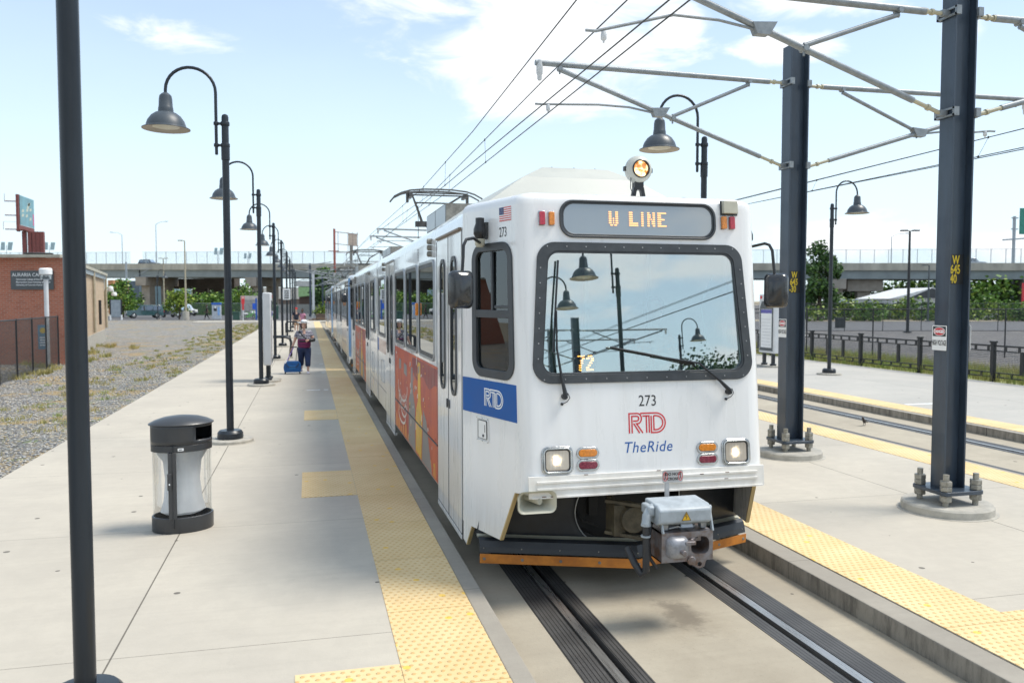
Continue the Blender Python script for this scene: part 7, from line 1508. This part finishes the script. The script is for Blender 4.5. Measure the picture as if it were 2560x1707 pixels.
# couple farther down the platform
m_,J2,hd2,H2=person('man in a red cap, dark T-shirt and beige shorts on the platform behind the woman',(-.86,61,0),20,1.74,1.05,dict(base,kn_l=(.06,-.03,.28)),M['skin'],mat('navy tee',(.015,.02,.04),.8),mat('beige shorts',(.45,.30,.20),.8),M['white2'],hair=M['hair'],short=True)
b=MB(); b.lathe([(.001,.088),(.045,.080),(.058,.055),(.058,.030)],fn=lambda x,y,z:H2(x*.95,y,z),n=20); b.box(-.035,.035,-.10,-.05,.028,.034,lambda u,v,w:H2(u,v,w)); b.build('cap',mat('cap red',(.65,.02,.02),.6),hd2,local=True,smooth_=50)
m2,J3,hd3,H3=person('woman in a pink top standing beside the man in the red cap',(-.42,61.6,0),-30,1.62,1.15,dict(base,el_l=(.17,-.02,.63),wr_l=(.2,-.12,.58)),M['skin2'],mat('pink top',(.62,.28,.40),.8),mat('pink grey skirt',(.5,.22,.3),.8),M['white2'],hair=M['hair'],long_hair=False,short=True)
b=MB(); b.lathe([(.001,.02),(.03,.015),(.035,0),(.03,-.015),(.001,-.02)],fn=lambda x,y,z:H3(x,y+.03,z+.09),n=12); b.build('hair_bun',M['hair'],hd3,local=True)
wk=dict(base,kn_l=(.05,-.10,.29),an_l=(.05,-.15,.05),kn_r=(-.05,.04,.27),an_r=(-.05,.16,.08),wr_l=(.13,.10,.50),wr_r=(-.13,-.12,.50))
person('person in dark clothes walking along the far edge of the gravel',(P_(475.6,98).x,P_(475.6,98).y,0),-75,1.75,.95,wk,M['skin2'],mat('black jacket',(.012,.012,.015),.8),mat('black trousers',(.012,.012,.014),.8),M['fpost'],hair=M['hair'])
# driver seated inside the cab
dj=dict(base,pelvis=(0,0,.26),chest=(0,-.03,.45),neck=(0,-.03,.575),head=(0,-.045,.675),sh_l=(.105,-.02,.54),sh_r=(-.105,-.02,.54),el_l=(.15,-.08,.40),el_r=(-.15,-.08,.40),wr_l=(.11,-.20,.42),wr_r=(-.11,-.20,.42),hip_l=(.055,-.02,.25),hip_r=(-.055,-.02,.25),kn_l=(.07,-.22,.27),kn_r=(-.07,-.22,.27),an_l=(.07,-.24,.05),an_r=(-.07,-.24,.05))
person('driver in a blue and orange safety vest seated behind the windscreen',(3.06,7.02,1.02),0,1.70,1.1,dj,M['skin'],mat('driver vest',(.05,.20,.35),.7,var=.3,vs_=8,col2=(.70,.25,.03)),mat('driver trousers',(.02,.02,.04),.8),M['fpost'],hair=mat('grey hair',(.35,.33,.30),.8))
tb=thing('tissue_box','tissue box with a white tissue standing on the dashboard behind the windscreen','tissue box',(3.30,6.37,1.64))
b=MB(); b.box(-.12,.12,-.06,.06,0,.13); b.mt(1).box(-.10,.03,-.0615,-.0605,.02,.11); b.build('box',[mat('box cream',(.60,.58,.42),.6),mat('box blue print',(.12,.30,.55),.6)],tb,local=True,smooth_=0); b=MB(); b.add([(-.08,-.03,.13),(.08,-.03,.13),(.10,.02,.18),(.03,.0,.25),(-.01,-.01,.27),(-.06,.02,.20)],[(0,1,2,3,4,5)]); b.add([(-.05,.03,.13),(.06,.03,.13),(.02,.0,.26)],[(0,1,2)]); o=b.build('tissue',M['white2'],tb,local=True,smooth_=0,fix=False); q=o.modifiers.new('s','SOLIDIFY'); q.thickness=.002
# bird by the far rail
bi=thing('bird','small dark bird standing beside the rail of the right-hand track','bird',(10.47,13.7,-.143),R(-60))
s=Sk(); a0=chain(s,None,[((0,0,.085),.035)]); chain(s,a0,[((0,-.05,.115),.028),((0,-.075,.145),.018),((0,-.09,.165),.020),((0,-.115,.163),.006),((0,-.135,.16),.002)]); chain(s,a0,[((0,.05,.075),.024),((0,.10,.06),.010),((0,.15,.045),.007)])
for x in (-.015,.015): chain(s,a0,[((x,0,.05),.008),((x,-.005,.003),.003),((x,-.03,.003),.003)])
skin_mesh('bird_body',s.v,s.e,s.r,mat('bird grey brown',(.05,.045,.04),.7,var=.3,vs_=30),bi)
